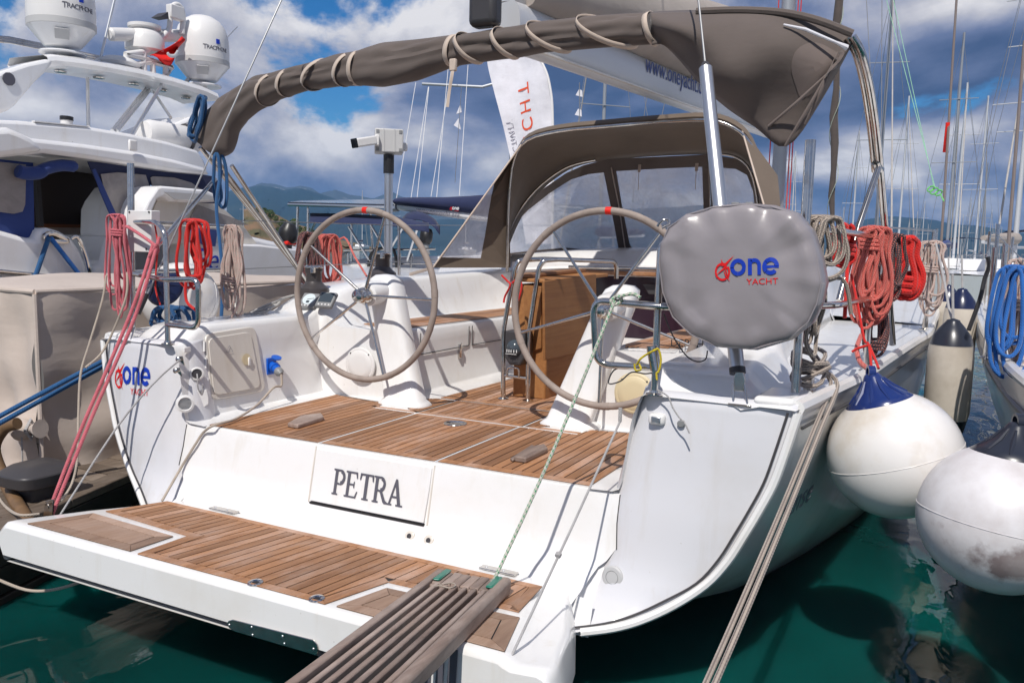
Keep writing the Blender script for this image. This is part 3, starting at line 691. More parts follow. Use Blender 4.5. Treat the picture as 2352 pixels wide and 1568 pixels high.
# ---------------------------------------------------------------- bathing platform
YH, YQ = -1.045, -1.668
zp = lambda x, y: -.909 + (-1.06 - y) / .61 * .057
def Pp(u, v):
    r = CR * ((u - 1176) / CF) + CU * ((784 - v) / CF) + CW; k = -.057 / .61
    t = (-.909 + k * (1.06 + CC.y) - CC.z) / (r.z - k * r.y); q = CC + r * t; return (q.x, q.y)
PLAT = None
def plat():
    global PLAT
    top = []; b = MB()
    hw = [(-.985, .99), (-1.04, .995), (-1.2, 1.06), (-1.35, 1.12), (-1.5, 1.16), (-1.62, 1.195), (-1.655, 1.19)]
    rows = []
    for y, w in hw:
        z = zp(0, y); t = interp([(-1.67, .165), (-1.0, .12)], y)
        prof = [(-w - .01, z - t), (-w - .075 * .6, z - .06), (-w, z - .012), (-w + .012, z - .002), (-w + .03, z), (0, z), (w - .175, z), (w - .15, z - .001), (w - .135, z - .012), (w - .11, z - .022), (w - .03, z - .012), (w - .012, z - .020), (w + .0, z - .04), (w + .02, z - t)]
        rows.append([(x, y, zz) for x, zz in prof])
    lastz = zp(0, -1.66)
    n = len(rows[0])
    r = rows[-1]
    rows.append([(x * .998, -1.666, lerp(zz, lastz - .07, .10)) for x, _, zz in r])
    rows.append([(x * .994, -1.672, lerp(zz, lastz - .07, .30)) for x, _, zz in r])
    b.grid(rows)
    # aft face, leaning in towards the bottom
    a = rows[-1]
    f = [[(x, y, z) for x, y, z in a]]
    b.add(a, [tuple(range(n))])
    b.grid([[(x * .97, -1.0, -1.04) for x, y, z in (rows[0][0], rows[0][5], rows[0][-1])], [(x, -1.66, -1.018) for x in (-1.19, 0, 1.2)]])
    PLAT = b.build('bathing_platform', 'gelcoat', YA, sm=45)
plat()
mt_main = [Pp(384, 1152.5), Pp(1245.5, 1348.3), Pp(1191.5, 1407), Pp(892, 1338), Pp(733, 1394), Pp(294, 1279), Pp(432, 1232), Pp(243, 1175)]
mt_main = [(q[0], max(q[1], -1.642)) for q in mt_main]
inset_caulk([mt_main[0], mt_main[1], mt_main[2], mt_main[7]], lambda x, y: zp(x, y) + .0005, PLAT)
inset_caulk([mt_main[3], mt_main[4], mt_main[5], mt_main[6]], lambda x, y: zp(x, y) + .0003, PLAT)
zpt = lambda x, y: zp(x, y) + .0012
HM = .036
def strip(a, c, w, name='margin_board', mt='teak'):   # board with a on its outer edge; w = inward offset vector
    return board([a, c, (c[0] + w[1][0], c[1] + w[1][1]), (a[0] + w[0][0], a[1] + w[0][1])], zpt, PLAT, name, mt)
yh = mt_main[0][1]
A0, A1, A2, A3, A4, A5, A6, A7 = mt_main = [(q[0], max(q[1], -1.642)) for q in mt_main]
strip(A0, A1, ((HM * .6, -HM), (-HM * .9, -HM)))
strip(A1, A2, ((-HM * .9, -HM), (-HM, HM * .2)))
strip(A2, A3, ((-HM, HM), (HM * .2, HM)))
strip(A3, A4, ((-HM * 1.1, HM * .9), (-HM, HM)))
strip(A4, A5, ((-HM * 1.1, HM), (HM * 1.1, HM)))
strip(A5, A6, ((HM, HM), (HM * 1.3, HM * 1.0)))
strip(A6, A7, ((HM * 1.2, HM), (HM * 1.2, HM)))
strip(A7, A0, ((HM * 1.2, HM), (HM * .6, -HM)))
g_ = .0045
inn = [(A0[0] + HM * .75, A0[1] - HM - g_), (A1[0] - HM * .95, A1[1] - HM - g_), (A2[0] - HM - g_, A2[1] + HM + g_), (A3[0] + HM * .2, A3[1] + HM + g_), (A3[0] - HM * 1.1 - g_, A3[1] + HM * .9 + g_), (A4[0] - HM * 1.1 - g_, A4[1] + HM + g_), (A5[0] + HM * 1.1 + g_, A5[1] + HM + g_), (A6[0] + HM * 1.3 + g_, A6[1] + HM + g_), (A7[0] + HM * 1.4, A7[1] + HM + g_)]
x = -1.2; pitch = .0455
while x < 1.1:
    c = clip(inn, x + .0028, x + pitch - .0028)
    if len(c) > 2 and area(c) > 2e-4: board(c, zpt, PLAT)
    x += pitch
# the two lids with solid teak boards
for cs in (((53, 1205.5), (214, 1180), (398, 1233), (264, 1276)), ((752, 1403), (888, 1352), (1194, 1420), (1157, 1499))):
    poly = [(lambda w: (w[0], max(w[1], -1.636)))(Pp(*q)) for q in cs]
    if cs[0][0] > 500: poly = [poly[0], poly[3], poly[2], poly[1]]
    A_ = sum(poly[i - 1][0] * poly[i][1] - poly[i][0] * poly[i - 1][1] for i in range(4))
    if A_ < 0: poly = poly[::-1]
    panel(poly, lambda x, y: zp(x, y) + .001, PLAT, mw=.05, sides=(0, 1, 2, 3), pitch=None, mt='teak_lid')
for u, v in ((586, 1341), (727, 1378)):
    x, y = Pp(u, v); q = V((x, y, zp(x, y) + .005))
    MB().lathe([(.026, 0), (.026, .002), (.018, .004), (.012, .001), (.011, -.004)], q, (0, -.09, 1)).build('deck_socket', 'steel', PLAT)
    MB().lathe([(.0115, 0), (.0115, .0006)], q + V((0, 0, .0006)), (0, -.09, 1), 12).build('socket_hole', 'plastic_black', PLAT)
for x in (-.687, .687):
    b = MB(); b.box((x, -1.0, -.9075), (.075, .018, .003)).box((x + .055, -1.015, -.905), (.02, .008, .003))
    hp = b.build('hinge', 'steel', PLAT, bevel=.002)
    for dx in (-.05, .02): MB().lathe([(.006, 0), (.004, .002)], (x + dx, -1.0, -.9045), (0, 0, 1), 10).build('screw', 'aluminium', hp)
# recessed handle plate on the aft face
def aft(u, v): return P(u, v, y=-1.676)
hp_ = [aft(523, 1430), aft(526, 1424), aft(536, 1421), aft(722, 1468), aft(730, 1478), aft(732, 1492), aft(728, 1503), aft(540, 1448), aft(528, 1441)]
HP = MB().prism(hp_, (0, -.004, 0)).build('handle_plate', 'steel', PLAT, bevel=.0015)
for u, v in ((529, 1433), (580, 1438), (582, 1456), (651, 1459), (655, 1476), (722, 1488)):
    MB().lathe([(.0045, 0), (.003, .002)], aft(u, v) + V((0, -.005, 0)), (0, -1, 0), 10).build('screw', 'aluminium', HP)
for k, u in enumerate((975, 1000, 1027)):
    q = [P(u, 1568, y=-1.6745), P(u + 14 + 3 * k, 1568, y=-1.6745), P(u + 19 + 3 * k, 1492, y=-1.6745), P(u + 7, 1487, y=-1.6745)]
    MB().prism(q, (0, -.0015, 0)).build('stripe', 'lettering_grey', PLAT, sm=0)
# ================================================================= fittings of the yacht
def arc(c, r, a0, a1, ex, ey, n=8):
    return [V(c) + V(ex) * (r * math.cos(math.radians(lerp(a0, a1, i / n)))) + V(ey) * (r * math.sin(math.radians(lerp(a0, a1, i / n)))) for i in range(n + 1)]
def bend(pts, r=.05, n=6):
    """polyline with rounded corners"""
    pts = [V(q) for q in pts]; out = [pts[0]]
    for a, c, e in zip(pts, pts[1:], pts[2:]):
        r1 = min(r, (a - c).length * .48, (e - c).length * .48); p0 = c + (a - c).normalized() * r1; p1 = c + (e - c).normalized() * r1
        for i in range(n + 1):
            t = i / n; out.append(p0 * (1 - t) ** 2 + c * (2 * t * (1 - t)) + p1 * t * t)
    return out + [pts[-1]]
def pipe(name, pts, r, mt='steel', parent=None, rb=.05, n=10, **k): return MB().tube(bend(pts, rb), r, n).build(name, mt, parent or YA, **k)
# ---- steering pedestals and wheels
WX = .683; RIM = .4535
def pedestal(s):
    rows = []
    tab = [(-.593, .49, .125, .150, .085), (-.585, .49, .125, .150, .085), (-.572, .49, .125, .135, .076), (-.56, .492, .127, .118, .068), (-.30, .575, .165, .105, .064), (-.05, .655, .205, .095, .070), (.04, .685, .225, .090, .080), (.085, .698, .235, .078, .074), (.105, .703, .238, .05, .05), (.11, .704, .24, .01, .01)]
    n = 20
    for z, x, y, hx, hy in tab:
        r = []
        for j in range(n):
            a = 2 * PI * j / n; c_, s_ = math.cos(a), math.sin(a); f = 3.6
            r.append((s * x + hx * math.copysign(abs(c_) ** (2 / f), c_), y + hy * math.copysign(abs(s_) ** (2 / f), s_), z))
        rows.append(r)
    b = MB(); b.grid(rows, True); b.add(rows[-1], [tuple(range(n))])
    return b.build('pedestal', 'gelcoat', YA, sm=50)
def wheel(s, a0):
    c = V((s * WX, 0, 0)); n = 72
    b = MB(); ring = [c + V((RIM * math.cos(2 * PI * i / n), 0, RIM * math.sin(2 * PI * i / n))) for i in range(n)]
    b.tube(ring, .0168, 12, closed=True)
    wh = b.build('steering_wheel', 'leather', YA)
    # stitched seams: slightly proud wraps where two leather pieces meet
    for a in [a0 + 72 * k + 4 for k in range(5)]:
        q = [c + V((RIM * math.cos(math.radians(a + d)), 0, RIM * math.sin(math.radians(a + d)))) for d in (-2.6, 0, 2.6)]
        MB().tube(q, .0182, 12).build('rim_wrap', 'leather', wh)
    st = [c + V(((RIM - .0145) * math.cos(2 * PI * i / 360), .009 * (1 if i % 2 else -1) , (RIM - .0145) * math.sin(2 * PI * i / 360))) for i in range(360)]
    MB().tube(st, .0011, 4, closed=True).build('stitching', 'leather', wh)
    q = [c + V((RIM * math.cos(math.radians(88 + d)), 0, RIM * math.sin(math.radians(88 + d)))) for d in (-1.8, -.6, .6, 1.8)]
    MB().tube(q, .0178, 14).build('red_mark', 'red_tape', wh)
    for k in range(5):
        a = math.radians(a0 + 72 * k); d = V((math.cos(a), 0, math.sin(a)))
        MB().tube([c + d * .035 + V((0, .01, 0)), c + d * (RIM - .006)], [.0088, .0068], 10).build('spoke', 'steel', wh)
    MB().lathe([(.0, -.062), (.020, -.061), (.032, -.056), (.037, -.046), (.037, -.040), (.034, -.038), (.038, -.034), (.034, -.030), (.038, -.026), (.034, -.022), (.042, -.014), (.046, .02), (.046, .03)], c, (0, 1, 0), 28).build('hub', 'steel', wh)
    MB().lathe([(.050, .03), (.062, .035), (.066, .06), (.066, .20)], c, (0, 1, .1), 28).build('wheel_boss', 'gelcoat', wh)
    return wh
for s, a0 in ((-1, 0), (1, 54)): pedestal(s); wheel(s, a0)
# speakers on the seat ends
for s, mt in ((-1, 'plastic_white'), (1, 'plastic_cream')):
    q = V((s * .808, .148, -.402)); b = MB(); b.lathe([(.10, .004), (.10, -.006), (.093, -.011), (.086, -.011)], q, (0, 1, 0), 40, capb=True)
    sp = b.build('speaker', mt, YA)
    g = MB(); g.lathe([(.084, -.0105), (.08, -.014), (.05, -.017), (0, -.018)], q, (0, 1, 0), 36); go = g.build('grille', mt, sp); 
    bump(go.data.materials[0], 900, .0, .001) if False else None
    for k in range(4):
        a = PI / 4 + k * PI / 2; MB().lathe([(.005, 0), (.004, -.003)], q + V((.088 * math.cos(a), -.0105, .088 * math.sin(a))), (0, 1, 0), 8).build('screw', 'plastic_dark', sp)
# ---- port bulwark: locker hatch, socket, vent, shower, hooks
def wl(u, v, o=0.0):
    q = P(u, v, x=-1.105); xw = interp([(-.58, -1.085), (-.5, -1.10), (-.34, -1.12), (-.17, -1.145)], q.z); q = P(u, v, x=xw + o); return q
def rounded(cs, r=.03, n=5):
    cs = [V(c) for c in cs]; out = []
    for i in range(len(cs)):
        a, c, e = cs[i - 1], cs[i], cs[(i + 1) % len(cs)]; p0 = c + (a - c).normalized() * r; p1 = c + (e - c).normalized() * r
        for j in range(n + 1):
            t = j / n; out.append(p0 * (1 - t) ** 2 + c * (2 * t * (1 - t)) + p1 * t * t)
    return out
cs = [wl(466, 766, .004), wl(583, 748, .004), wl(608, 897, .004), wl(482, 919, .004)]
H1 = MB().prism(rounded(cs, .05), (.012, 0, 0)).build('locker_hatch', 'gelcoat_cream', YA, bevel=.005)
cs2 = [wl(476, 777, .017), wl(574, 761, .017), wl(598, 889, .017), wl(490, 908, .017)]
MB().prism(rounded(cs2, .04), (.006, 0, 0)).build('lid', 'gelcoat_cream', H1, bevel=.004)
q = wl(566, 825, .026); MB().lathe([(.0, -.004), (.022, -.003), (.028, .0), (.030, .003)], q, (1, 0, .1), 20).build('finger_cup', 'plastic_cream', H1)
MB().box(q + V((.006, .015, -.012)), (.004, .008, .022)).build('latch', 'plastic_white', H1, bevel=.004)
for v in (795, 833, 880): MB().tube([wl(466 + (v - 766) * .1, v - 12, .014), wl(466 + (v - 766) * .1, v + 12, .014)], .005, 8).build('hinge', 'plastic_white', H1)
tri = [wl(527, 793, .026), wl(519, 809, .026), wl(535, 807, .026)]
for a, c in ((0, 1), (1, 2), (2, 0)): MB().tube([tri[a], tri[c]], .0008, 4).build('warning_mark', 'print_grey', H1)
q = wl(587, 757, .004); MB().lathe([(.0105, 0), (.0105, .002), (.0085, .002), (.0085, 0)], q, (1, 0, .1), 20).tube([q + V((.002, -.006, .006)), q + V((.002, .006, -.006))], .001, 5).build('no_smoking_mark', 'logo_red', YA)
# blue shore-power socket
q = wl(622, 840, .002); SK = MB().box(q + V((.004, 0, 0)), (.006, .035, .045)).build('power_socket', 'plug_blue', YA, bevel=.004)
d = V((.72, -.25, -.28)).normalized()
MB().lathe([(.026, 0), (.026, .02), (.030, .022), (.030, .035), (.024, .037), (.024, .06), (.022, .062)], q + V((.008, .004, .002)), d, 20).build('plug_body', 'plug_blue', SK)
MB().lathe([(.022, 0), (.024, .004), (.024, .022), (.016, .032), (.011, .042)], q + V((.008, .004, .002)) + d * .06, d, 20).build('plug_collar', 'plastic_grey', SK)
MB().lathe([(.027, 0), (.027, .007)], q + V((.035, .005, .044)), (.35, -.1, 1), 20).build('socket_cap', 'plug_blue', SK, bevel=.002)
PLUG = q + V((.008, .004, .002)) + d * .10
# vent and shower cover on the inner transom face
q = wl(425, 927, .026); VN = MB().lathe([(.042, -.012), (.042, .006), (.032, .010), (.029, .006), (.029, 0)], q, (.80, -.6, .06), 28).build('vent', 'plastic_white', YA)
ex = V((.6, .8, 0)).normalized(); az = V((.8, -.6, .06)).normalized()
for k in range(8):
    z = -.022 + k * .0063; w = math.sqrt(max(1e-6, .028 ** 2 - z * z)); MB().box(q + V((0, 0, z)) + az * .004, (w, .0012, .001), (ex, V((0, 0, 1)), az)).build('slat', 'plastic_grey', VN)
q = wl(464, 918, .022); MB().prism([q + ex * x + V((0, 0, z)) for x, z in ((-.028, .048), (.02, .052), (.03, .01), (.03, -.02), (.0, -.045), (-.028, -.025))], az * .007).build('shower_lid', 'plastic_white', YA, bevel=.003)
q = wl(452, 858, .024); SH = MB().lathe([(.033, 0), (.033, .006), (.025, .009), (.023, .002), (.021, -.01), (0, -.012)], q, az, 24).build('shower_socket', 'plastic_white', YA)
MB().lathe([(.0225, .0), (.0, -.001)], q + az * .004, az, 20).build('socket_hole', 'plastic_dark', SH)
MB().tube(smooth([q + az * .012, q + az * .03 + V((0, 0, -.02)), q + az * .02 + V((.004, 0, -.07)), q + az * .012 + V((.01, .02, -.10)), q + az * .02 + V((.012, .02, -.05))], 5), .0035, 7).build('shower_cord', 'rope_greycord', SH)
for u, v in ((411, 826), (405, 852)):
    q = wl(u, v, .015); e = MB(); e.prism([q + V((-.02, .002, .012)), q + V((.022, .004, .02)), q + V((.028, .01, -.026))], (.003, -.006, 0)); e.lathe([(.012, 0), (.013, .006), (.006, .012), (0, .013)], q + V((.004, -.006, .004)), (.3, -1, 0), 14); e.build('pad_eye', 'steel', YA, bevel=.001)
EYE_L = wl(414, 825, .03)
MB().box(wl(429, 803, .008), (.006, .02, .012)).build('connector_block', 'plastic_white', YA, bevel=.002)
# ---- logo "one YACHT"
def one_logo(origin, ax, ay, h, parent, mts=('logo_red', 'logo_blue'), sx=1.0, flat=False):
    sq = lambda pl: [[(x * sx, y) for x, y in q] for q in pl]
    red = ringpoly(.42, .20, .45, .34, 60, 395, 40, .88)
    star = [[(.28, .50), (.52, .46), (.50, .58)], [(.50, .58), (.52, .38), (1.02, .98)], [(.50, .56), (.66, .30), (.72, .42)], [(.52, .44), (.40, .28), (.04, .0)], [(.04, .0), (.50, .30), (.56, .48)], [(.48, .46), (.58, .42), (.80, -.30)], [(.80, -.30), (.56, -.02), (.46, .34)], [(.36, .84), (.40, .46), (.54, .50)]]
    R_ = glyph('logo_emblem', mts[0], parent, sq(red + star), origin, ax, ay, h, flat=flat)
    blu = ringpoly(1.22, .40, .42, .22, 0, 360, 36, .95)
    blu += [[(1.72, 0), (1.92, 0), (1.92, .8), (1.72, .8)]] + ringpoly(2.05, .47, .34, .15, 0, 180, 24, .95) + [[(2.195, 0), (2.375, 0), (2.375, .47), (2.195, .47)]]
    blu += ringpoly(2.85, .40, .42, .22, 0, 318, 36, .98) + [[(2.62, .31), (3.25, .31), (3.26, .44), (2.62, .44)]]
    glyph('logo_name', mts[1], parent, sq(blu), origin, ax, ay, h, flat=flat)
    ax = V(ax).normalized(); ay = V(ay).normalized()
    text('YACHT', 'logo_line', mts[0], parent, V(origin) + ax * (2.45 * h * sx) - ay * (.34 * h) + ax.cross(ay) * .001, ax, ay, .42 * h, sx=1.15 * sx, ext=0 if flat else .0006)
def tw(u, v):
    q = P(u, v, y=-.88)
    for _ in range(6): q = P(u, v, y=wing_y(q.x, q.z) - .004)
    return q
o_ = tw(263, 878); e_ = tw(368, 888); u_ = tw(268, 838)
one_logo(o_ + V((0, -.004, 0)), e_ - o_, u_ - o_, .108, YA, sx=.76, flat=True)
drape(kids(YA, 'logo_emblem', 'logo_name', 'logo_line'), [o for o in bpy.data.objects if o.name == 'transom_wing'][0], off=.0025)
# ---- stern-light, button on the starboard quarter
def rq(u, v, o=.012):
    q = P(u, v, y=-.88)
    for _ in range(6): q = P(u, v, y=wing_y(q.x, q.z) - o)
    return q
q = rq(1509, 962); NL = MB().box(q + V((0, .006, 0)), (.030, .02, .020)).build('stern_light', 'plastic_white', YA, bevel=.012, seg=3)
MB().box(q + V((0, -.012, -.001)), (.017, .005, .012)).build('lens', 'aluminium', NL, bevel=.003)
MB().lathe([(.0135, 0), (.0135, .012), (.010, .015)], rq(1566, 972, .0), (0, -1, .05), 16).build('button', 'plastic_grey', YA)
q = rq(1407, 1326, .004); CV = MB().lathe([(.040, 0), (.041, .008), (.036, .013), (.0, .014)], q + V((0, .01, 0)), (-.12, -1, .12), 32).build('round_cover', 'plastic_grey', YA); CV.data.materials[0] = M['gelcoat_grey'] if False else M['box_grey']
MB().lathe([(.0225, .0142), (.0235, .0148), (.0245, .0142)], q + V((0, .01, 0)), (-.12, -1, .12), 28, False, False).build('cover_ring', 'plastic_grey', CV)
# ---- pushpit rails
TR = .0127
for s in (-1, 1):
    X = lambda x, y, z: (s * x, y, z)
    pipe('pushpit_rail', [X(1.2, -.84, -.225), X(1.2, -.84, .31), X(1.28, -.82, .355), X(1.62, -.70, .36), X(1.735, -.50, .36), X(1.80, .16, .36), X(1.81, .20, .32), X(1.815, .205, -.22)], TR, rb=.06)
    pipe('pushpit_loop', [X(1.64, -.70, .10), X(1.2, -.85, .086), X(.968, -.862, .098), X(.985, -.85, -.132), X(1.2, -.84, -.128)], TR, rb=.05)
    pipe('pushpit_rail', [X(1.64, -.68, .10), X(1.745, -.45, .10), X(1.815, .19, .10)], TR)
    pipe('pushpit_post', [X(1.648, -.678, -.22), X(1.645, -.667, .25)], .0155)
    pipe('pushpit_post', [X(1.646, -.670, .25), X(1.644, -.663, .655)], .0175)
    for q in ((1.2, -.84, -.222), (1.648, -.678, -.222), (1.815, .205, -.213)):
        MB().lathe([(.03, 0), (.03, .004), (.018, .008), (.017, .016)], X(*q), (0, 0, 1), 18).build('post_base', 'steel', YA)
# rod holder tube on the starboard loop
pipe('rod_holder', [P(1497, 795, y=-.865), P(1507, 850, y=-.865)], .0195, rb=.01, n=16)
MB().lathe([(.017, 0), (0, .001)], P(1497, 796.5, y=-.865) + V((0, 0, .0)), (0, 0, 1), 14).build('rod_holder_mouth', 'plastic_black', YA)
# small shackle rail at the top starboard corner
pipe('snap_shackle', [P(1510, 520, y=-.84), P(1520, 505, y=-.84), P(1536, 503, y=-.83), P(1538, 515, y=-.83), P(1520, 524, y=-.84)], .005, rb=.01)
# junction box on the port post
def bx(name, u0, v0, u1, v1, y, dep, mt, parent, bevel=.004):
    a, c, e = P(u0, v0, y=y), P(u1, v0, y=y), P(u0, v1, y=y); return MB().prism([a, c, c + (e - a), e], (0, dep, 0)).build(name, mt, parent, bevel=bevel)
JB = bx('junction_box', 293, 483, 347, 578, -.74, .055, 'plastic_white', YA)
for u, v in ((297, 487), (342, 487), (297, 573), (336, 572)): MB().lathe([(.006, 0), (.006, -.001)], P(u, v, y=-.7415), (0, 1, 0), 8).build('screw', 'plastic_dark', JB)
# ---- twin backstays with tensioner and guard tube
JN = V((.12, 1.32, 5.5))
for s in (-1, 1):
    B0 = V((s * 1.495, -.83, -.215)); D_ = (V((s * .12, 1.32, 5.5)) - B0).normalized()
    bk = MB(); bk.tube([B0 + D_ * .14, B0 + D_ * 5.9], .0042, 8); BS = bk.build('backstay', 'wire', YA)
    f = MB()
    for dx in (-.018, .018): f.tube([B0 + V((dx * 1.3, 0, -.012)), B0 + V((dx, 0, 0)) + D_ * .06], .0045, 8)
    f.box(B0 + V((0, 0, -.012)), (.038, .016, .003)); f.build('chain_plate', 'steel', BS, bevel=.001)
    MB().prism([B0 + D_ * .05 + V((x, -.008, z)) for x, z in ((-.016, -.015), (.016, -.015), (.018, .03), (.012, .05), (-.012, .05), (-.018, .03))], (0, .016, 0)).lathe([(.008, -.012), (.009, .012)], B0 + D_ * .055, (0, 1, 0), 12).build('toggle', 'steel', BS, bevel=.002)
    if s > 0:
        MB().tube([B0 + D_ * .11, B0 + D_ * .118], .026, 20).tube([B0 + D_ * .118, B0 + D_ * 1.30], .0255, 24).build('guard_tube', 'aluminium', BS)
        MB().tube([B0 + D_ * .095, B0 + D_ * .115], .0275, 20).tube([B0 + D_ * 1.30, B0 + D_ * 1.325], [.024, .012], 20).build('tube_end', 'plastic_dark', BS)
    else:
        MB().tube([B0 + D_ * .13, B0 + D_ * .24], .011, 12).build('turnbuckle', 'plastic_black', BS)
# ---- winches, instruments
def winch(x, y, z, k=1.0):
    w = MB(); w.lathe([(.09, -.04), (.092, .012), (.088, .035), (.070, .05), (.056, .062), (.047, .075), (.046, .12), (.050, .135), (.052, .14), (.052, .146), (.048, .147), (.048, .151), (.054, .152), (.054, .162), (.046, .168), (.02, .170), (0, .170)], (x, y, z), (0, 0, 1), 36)
    o = w.build('winch', 'winch_grey', YA, sm=30)
    MB().lathe([(.0535, .153), (.055, .155), (.055, .160), (.047, .1665), (.03, .168)], (x, y, z + .0012), (0, 0, 1), 36, False, False).build('winch_top', 'steel', o)
    MB().box((x + .03, y - .045, z + .145), (.013, .012, .018)).build('self_tailer', 'steel', o, bevel=.004)
for s in (-1, 1):
    winch(s * 1.27, .30, -.03); winch(s * 1.22, .93, .055)
def instrument(u0, v0, dial):
    q = P(u0, v0, y=.17); nz = V((.12, -.72, .68)).normalized(); ax = V((1, .12, 0)); ax = (ax - nz * ax.dot(nz)).normalized(); ay = nz.cross(ax)
    b = MB(); b.box(q, (.054, .054, .014), (ax, ay, nz)); o = b.build('instrument', 'plastic_grey', YA, bevel=.008)
    if dial:
        MB().lathe([(.040, 0), (.040, .001)], q + nz * .0142 + ay * .006, nz, 28).build('dial', 'dial', o)
        MB().box(q + nz * .0158 + ay * .008 + ax * .012, (.022, .0016, .0004), ((ax + ay * .25).normalized(), (ay - ax * .25).normalized(), nz)).build('needle', 'print_black', o)
        MB().box(q + nz * .0156 - ay * .014, (.010, .008, .0004), (ax, ay, nz)).build('readout', 'lcd', o)
    else: MB().box(q + nz * .0142 + ay * .010, (.042, .033, .0006), (ax, ay, nz)).build('screen', 'lcd', o)
    for k in range(3 + (not dial)): MB().lathe([(.0055, 0), (.004, .002)], q + nz * .014 - ay * .040 + ax * (-.03 + k * .022), nz, 10).build('button', 'plastic_white', o)
instrument(711, 692, True); instrument(750, 690, False)
# ---- compass, guard frame and cockpit table
TB = empty('cockpit_table_anchor', (0, 0, 0), 'x', 'x') if False else None
for pts in ([(-.104, .551, ZS), (-.113, .55, -.20), (-.051, .55, .165), (-.03, .56, .205), (.05, .70, .215), (.30, 1.25, .205), (.30, 1.26, .1)], [(.039, .58, ZS), (.044, .56, -.20), (.099, .55, .17), (.125, .56, .21), (.16, .66, .215)]):
    pipe('table_guard', pts, .0135, rb=.05)
pipe('table_guard', [(.13, .56, .207), (.10, .60, .212), (-.02, .64, .212)], .011)
for x, y in ((-.104, .551), (.039, .58)): MB().lathe([(.032, 0), (.032, .005), (.016, .012)], (x, y, ZS + .004), (0, 0, 1), 20).build('post_base', 'steel', YA)
pipe('foot_rail', [(-.104, .551, -.45), (.039, .58, -.46)], .010)
pipe('foot_rail', [(-.08, .545, -.45), (-.08, .545, -.40), (-.01, .555, -.40), (-.01, .56, -.455)], .006, rb=.02)
CP = MB().prism([(-.092, .53, -.19), (.028, .53, -.19), (.034, .53, -.335), (.005, .53, -.385), (-.06, .53, -.385), (-.095, .53, -.34)], (0, .12, 0)).build('compass_box', 'plastic_dark', YA, bevel=.01)
MB().lathe([(.0, -.045), (.030, -.036), (.045, -.018), (.048, 0), (.048, .01)], (-.03, .535, -.285), (0, 1, 0), 28).build('compass', 'lcd', CP)
for k in range(5): MB().box((-.06 + .015 * k, .489 + abs(k - 2) * .004, -.300), (.0022, .001, .008)).build('card_mark', 'print_white', CP)
MB().box((-.03, .488, -.316), (.034, .001, .0012)).build('card_line', 'print_white', CP)
LF = MB().prism([P(1244, 645, x=.125), P(1364, 629, x=.125), P(1366, 800, x=.125), P(1247, 827, x=.125)], (.016, 0, 0)).build('table_leaf', 'teak_varnish', YA, bevel=.004)
b = MB(); b.prism([(-.11, .68, -.593), (.10, .68, -.593), (.10, 1.35, -.593), (-.11, 1.35, -.593)], (0, 0, .66)); b.build('table_trunk', 'teak_varnish', YA, bevel=.01)
MB().prism([P(1201, 655, y=.66), P(1243, 658, y=.66), P(1243, 800, y=.66), P(1208, 812, y=.66)], (0, .02, 0)).build('table_post', 'teak_varnish', YA, bevel=.004)
b = MB(); b.prism([(-.125, .66, .08), (.14, .66, .08), (.14, 1.55, .10), (-.125, 1.55, .10)], (0, 0, .022)); TT = b.build('table_top', 'teak_varnish', YA, bevel=.005)
MB().prism([(-.128, .655, .105), (-.02, .655, .105), (-.02, 1.56, .125), (-.128, 1.56, .125)], (0, 0, .020)).build('table_flap', 'teak', TT, bevel=.004)
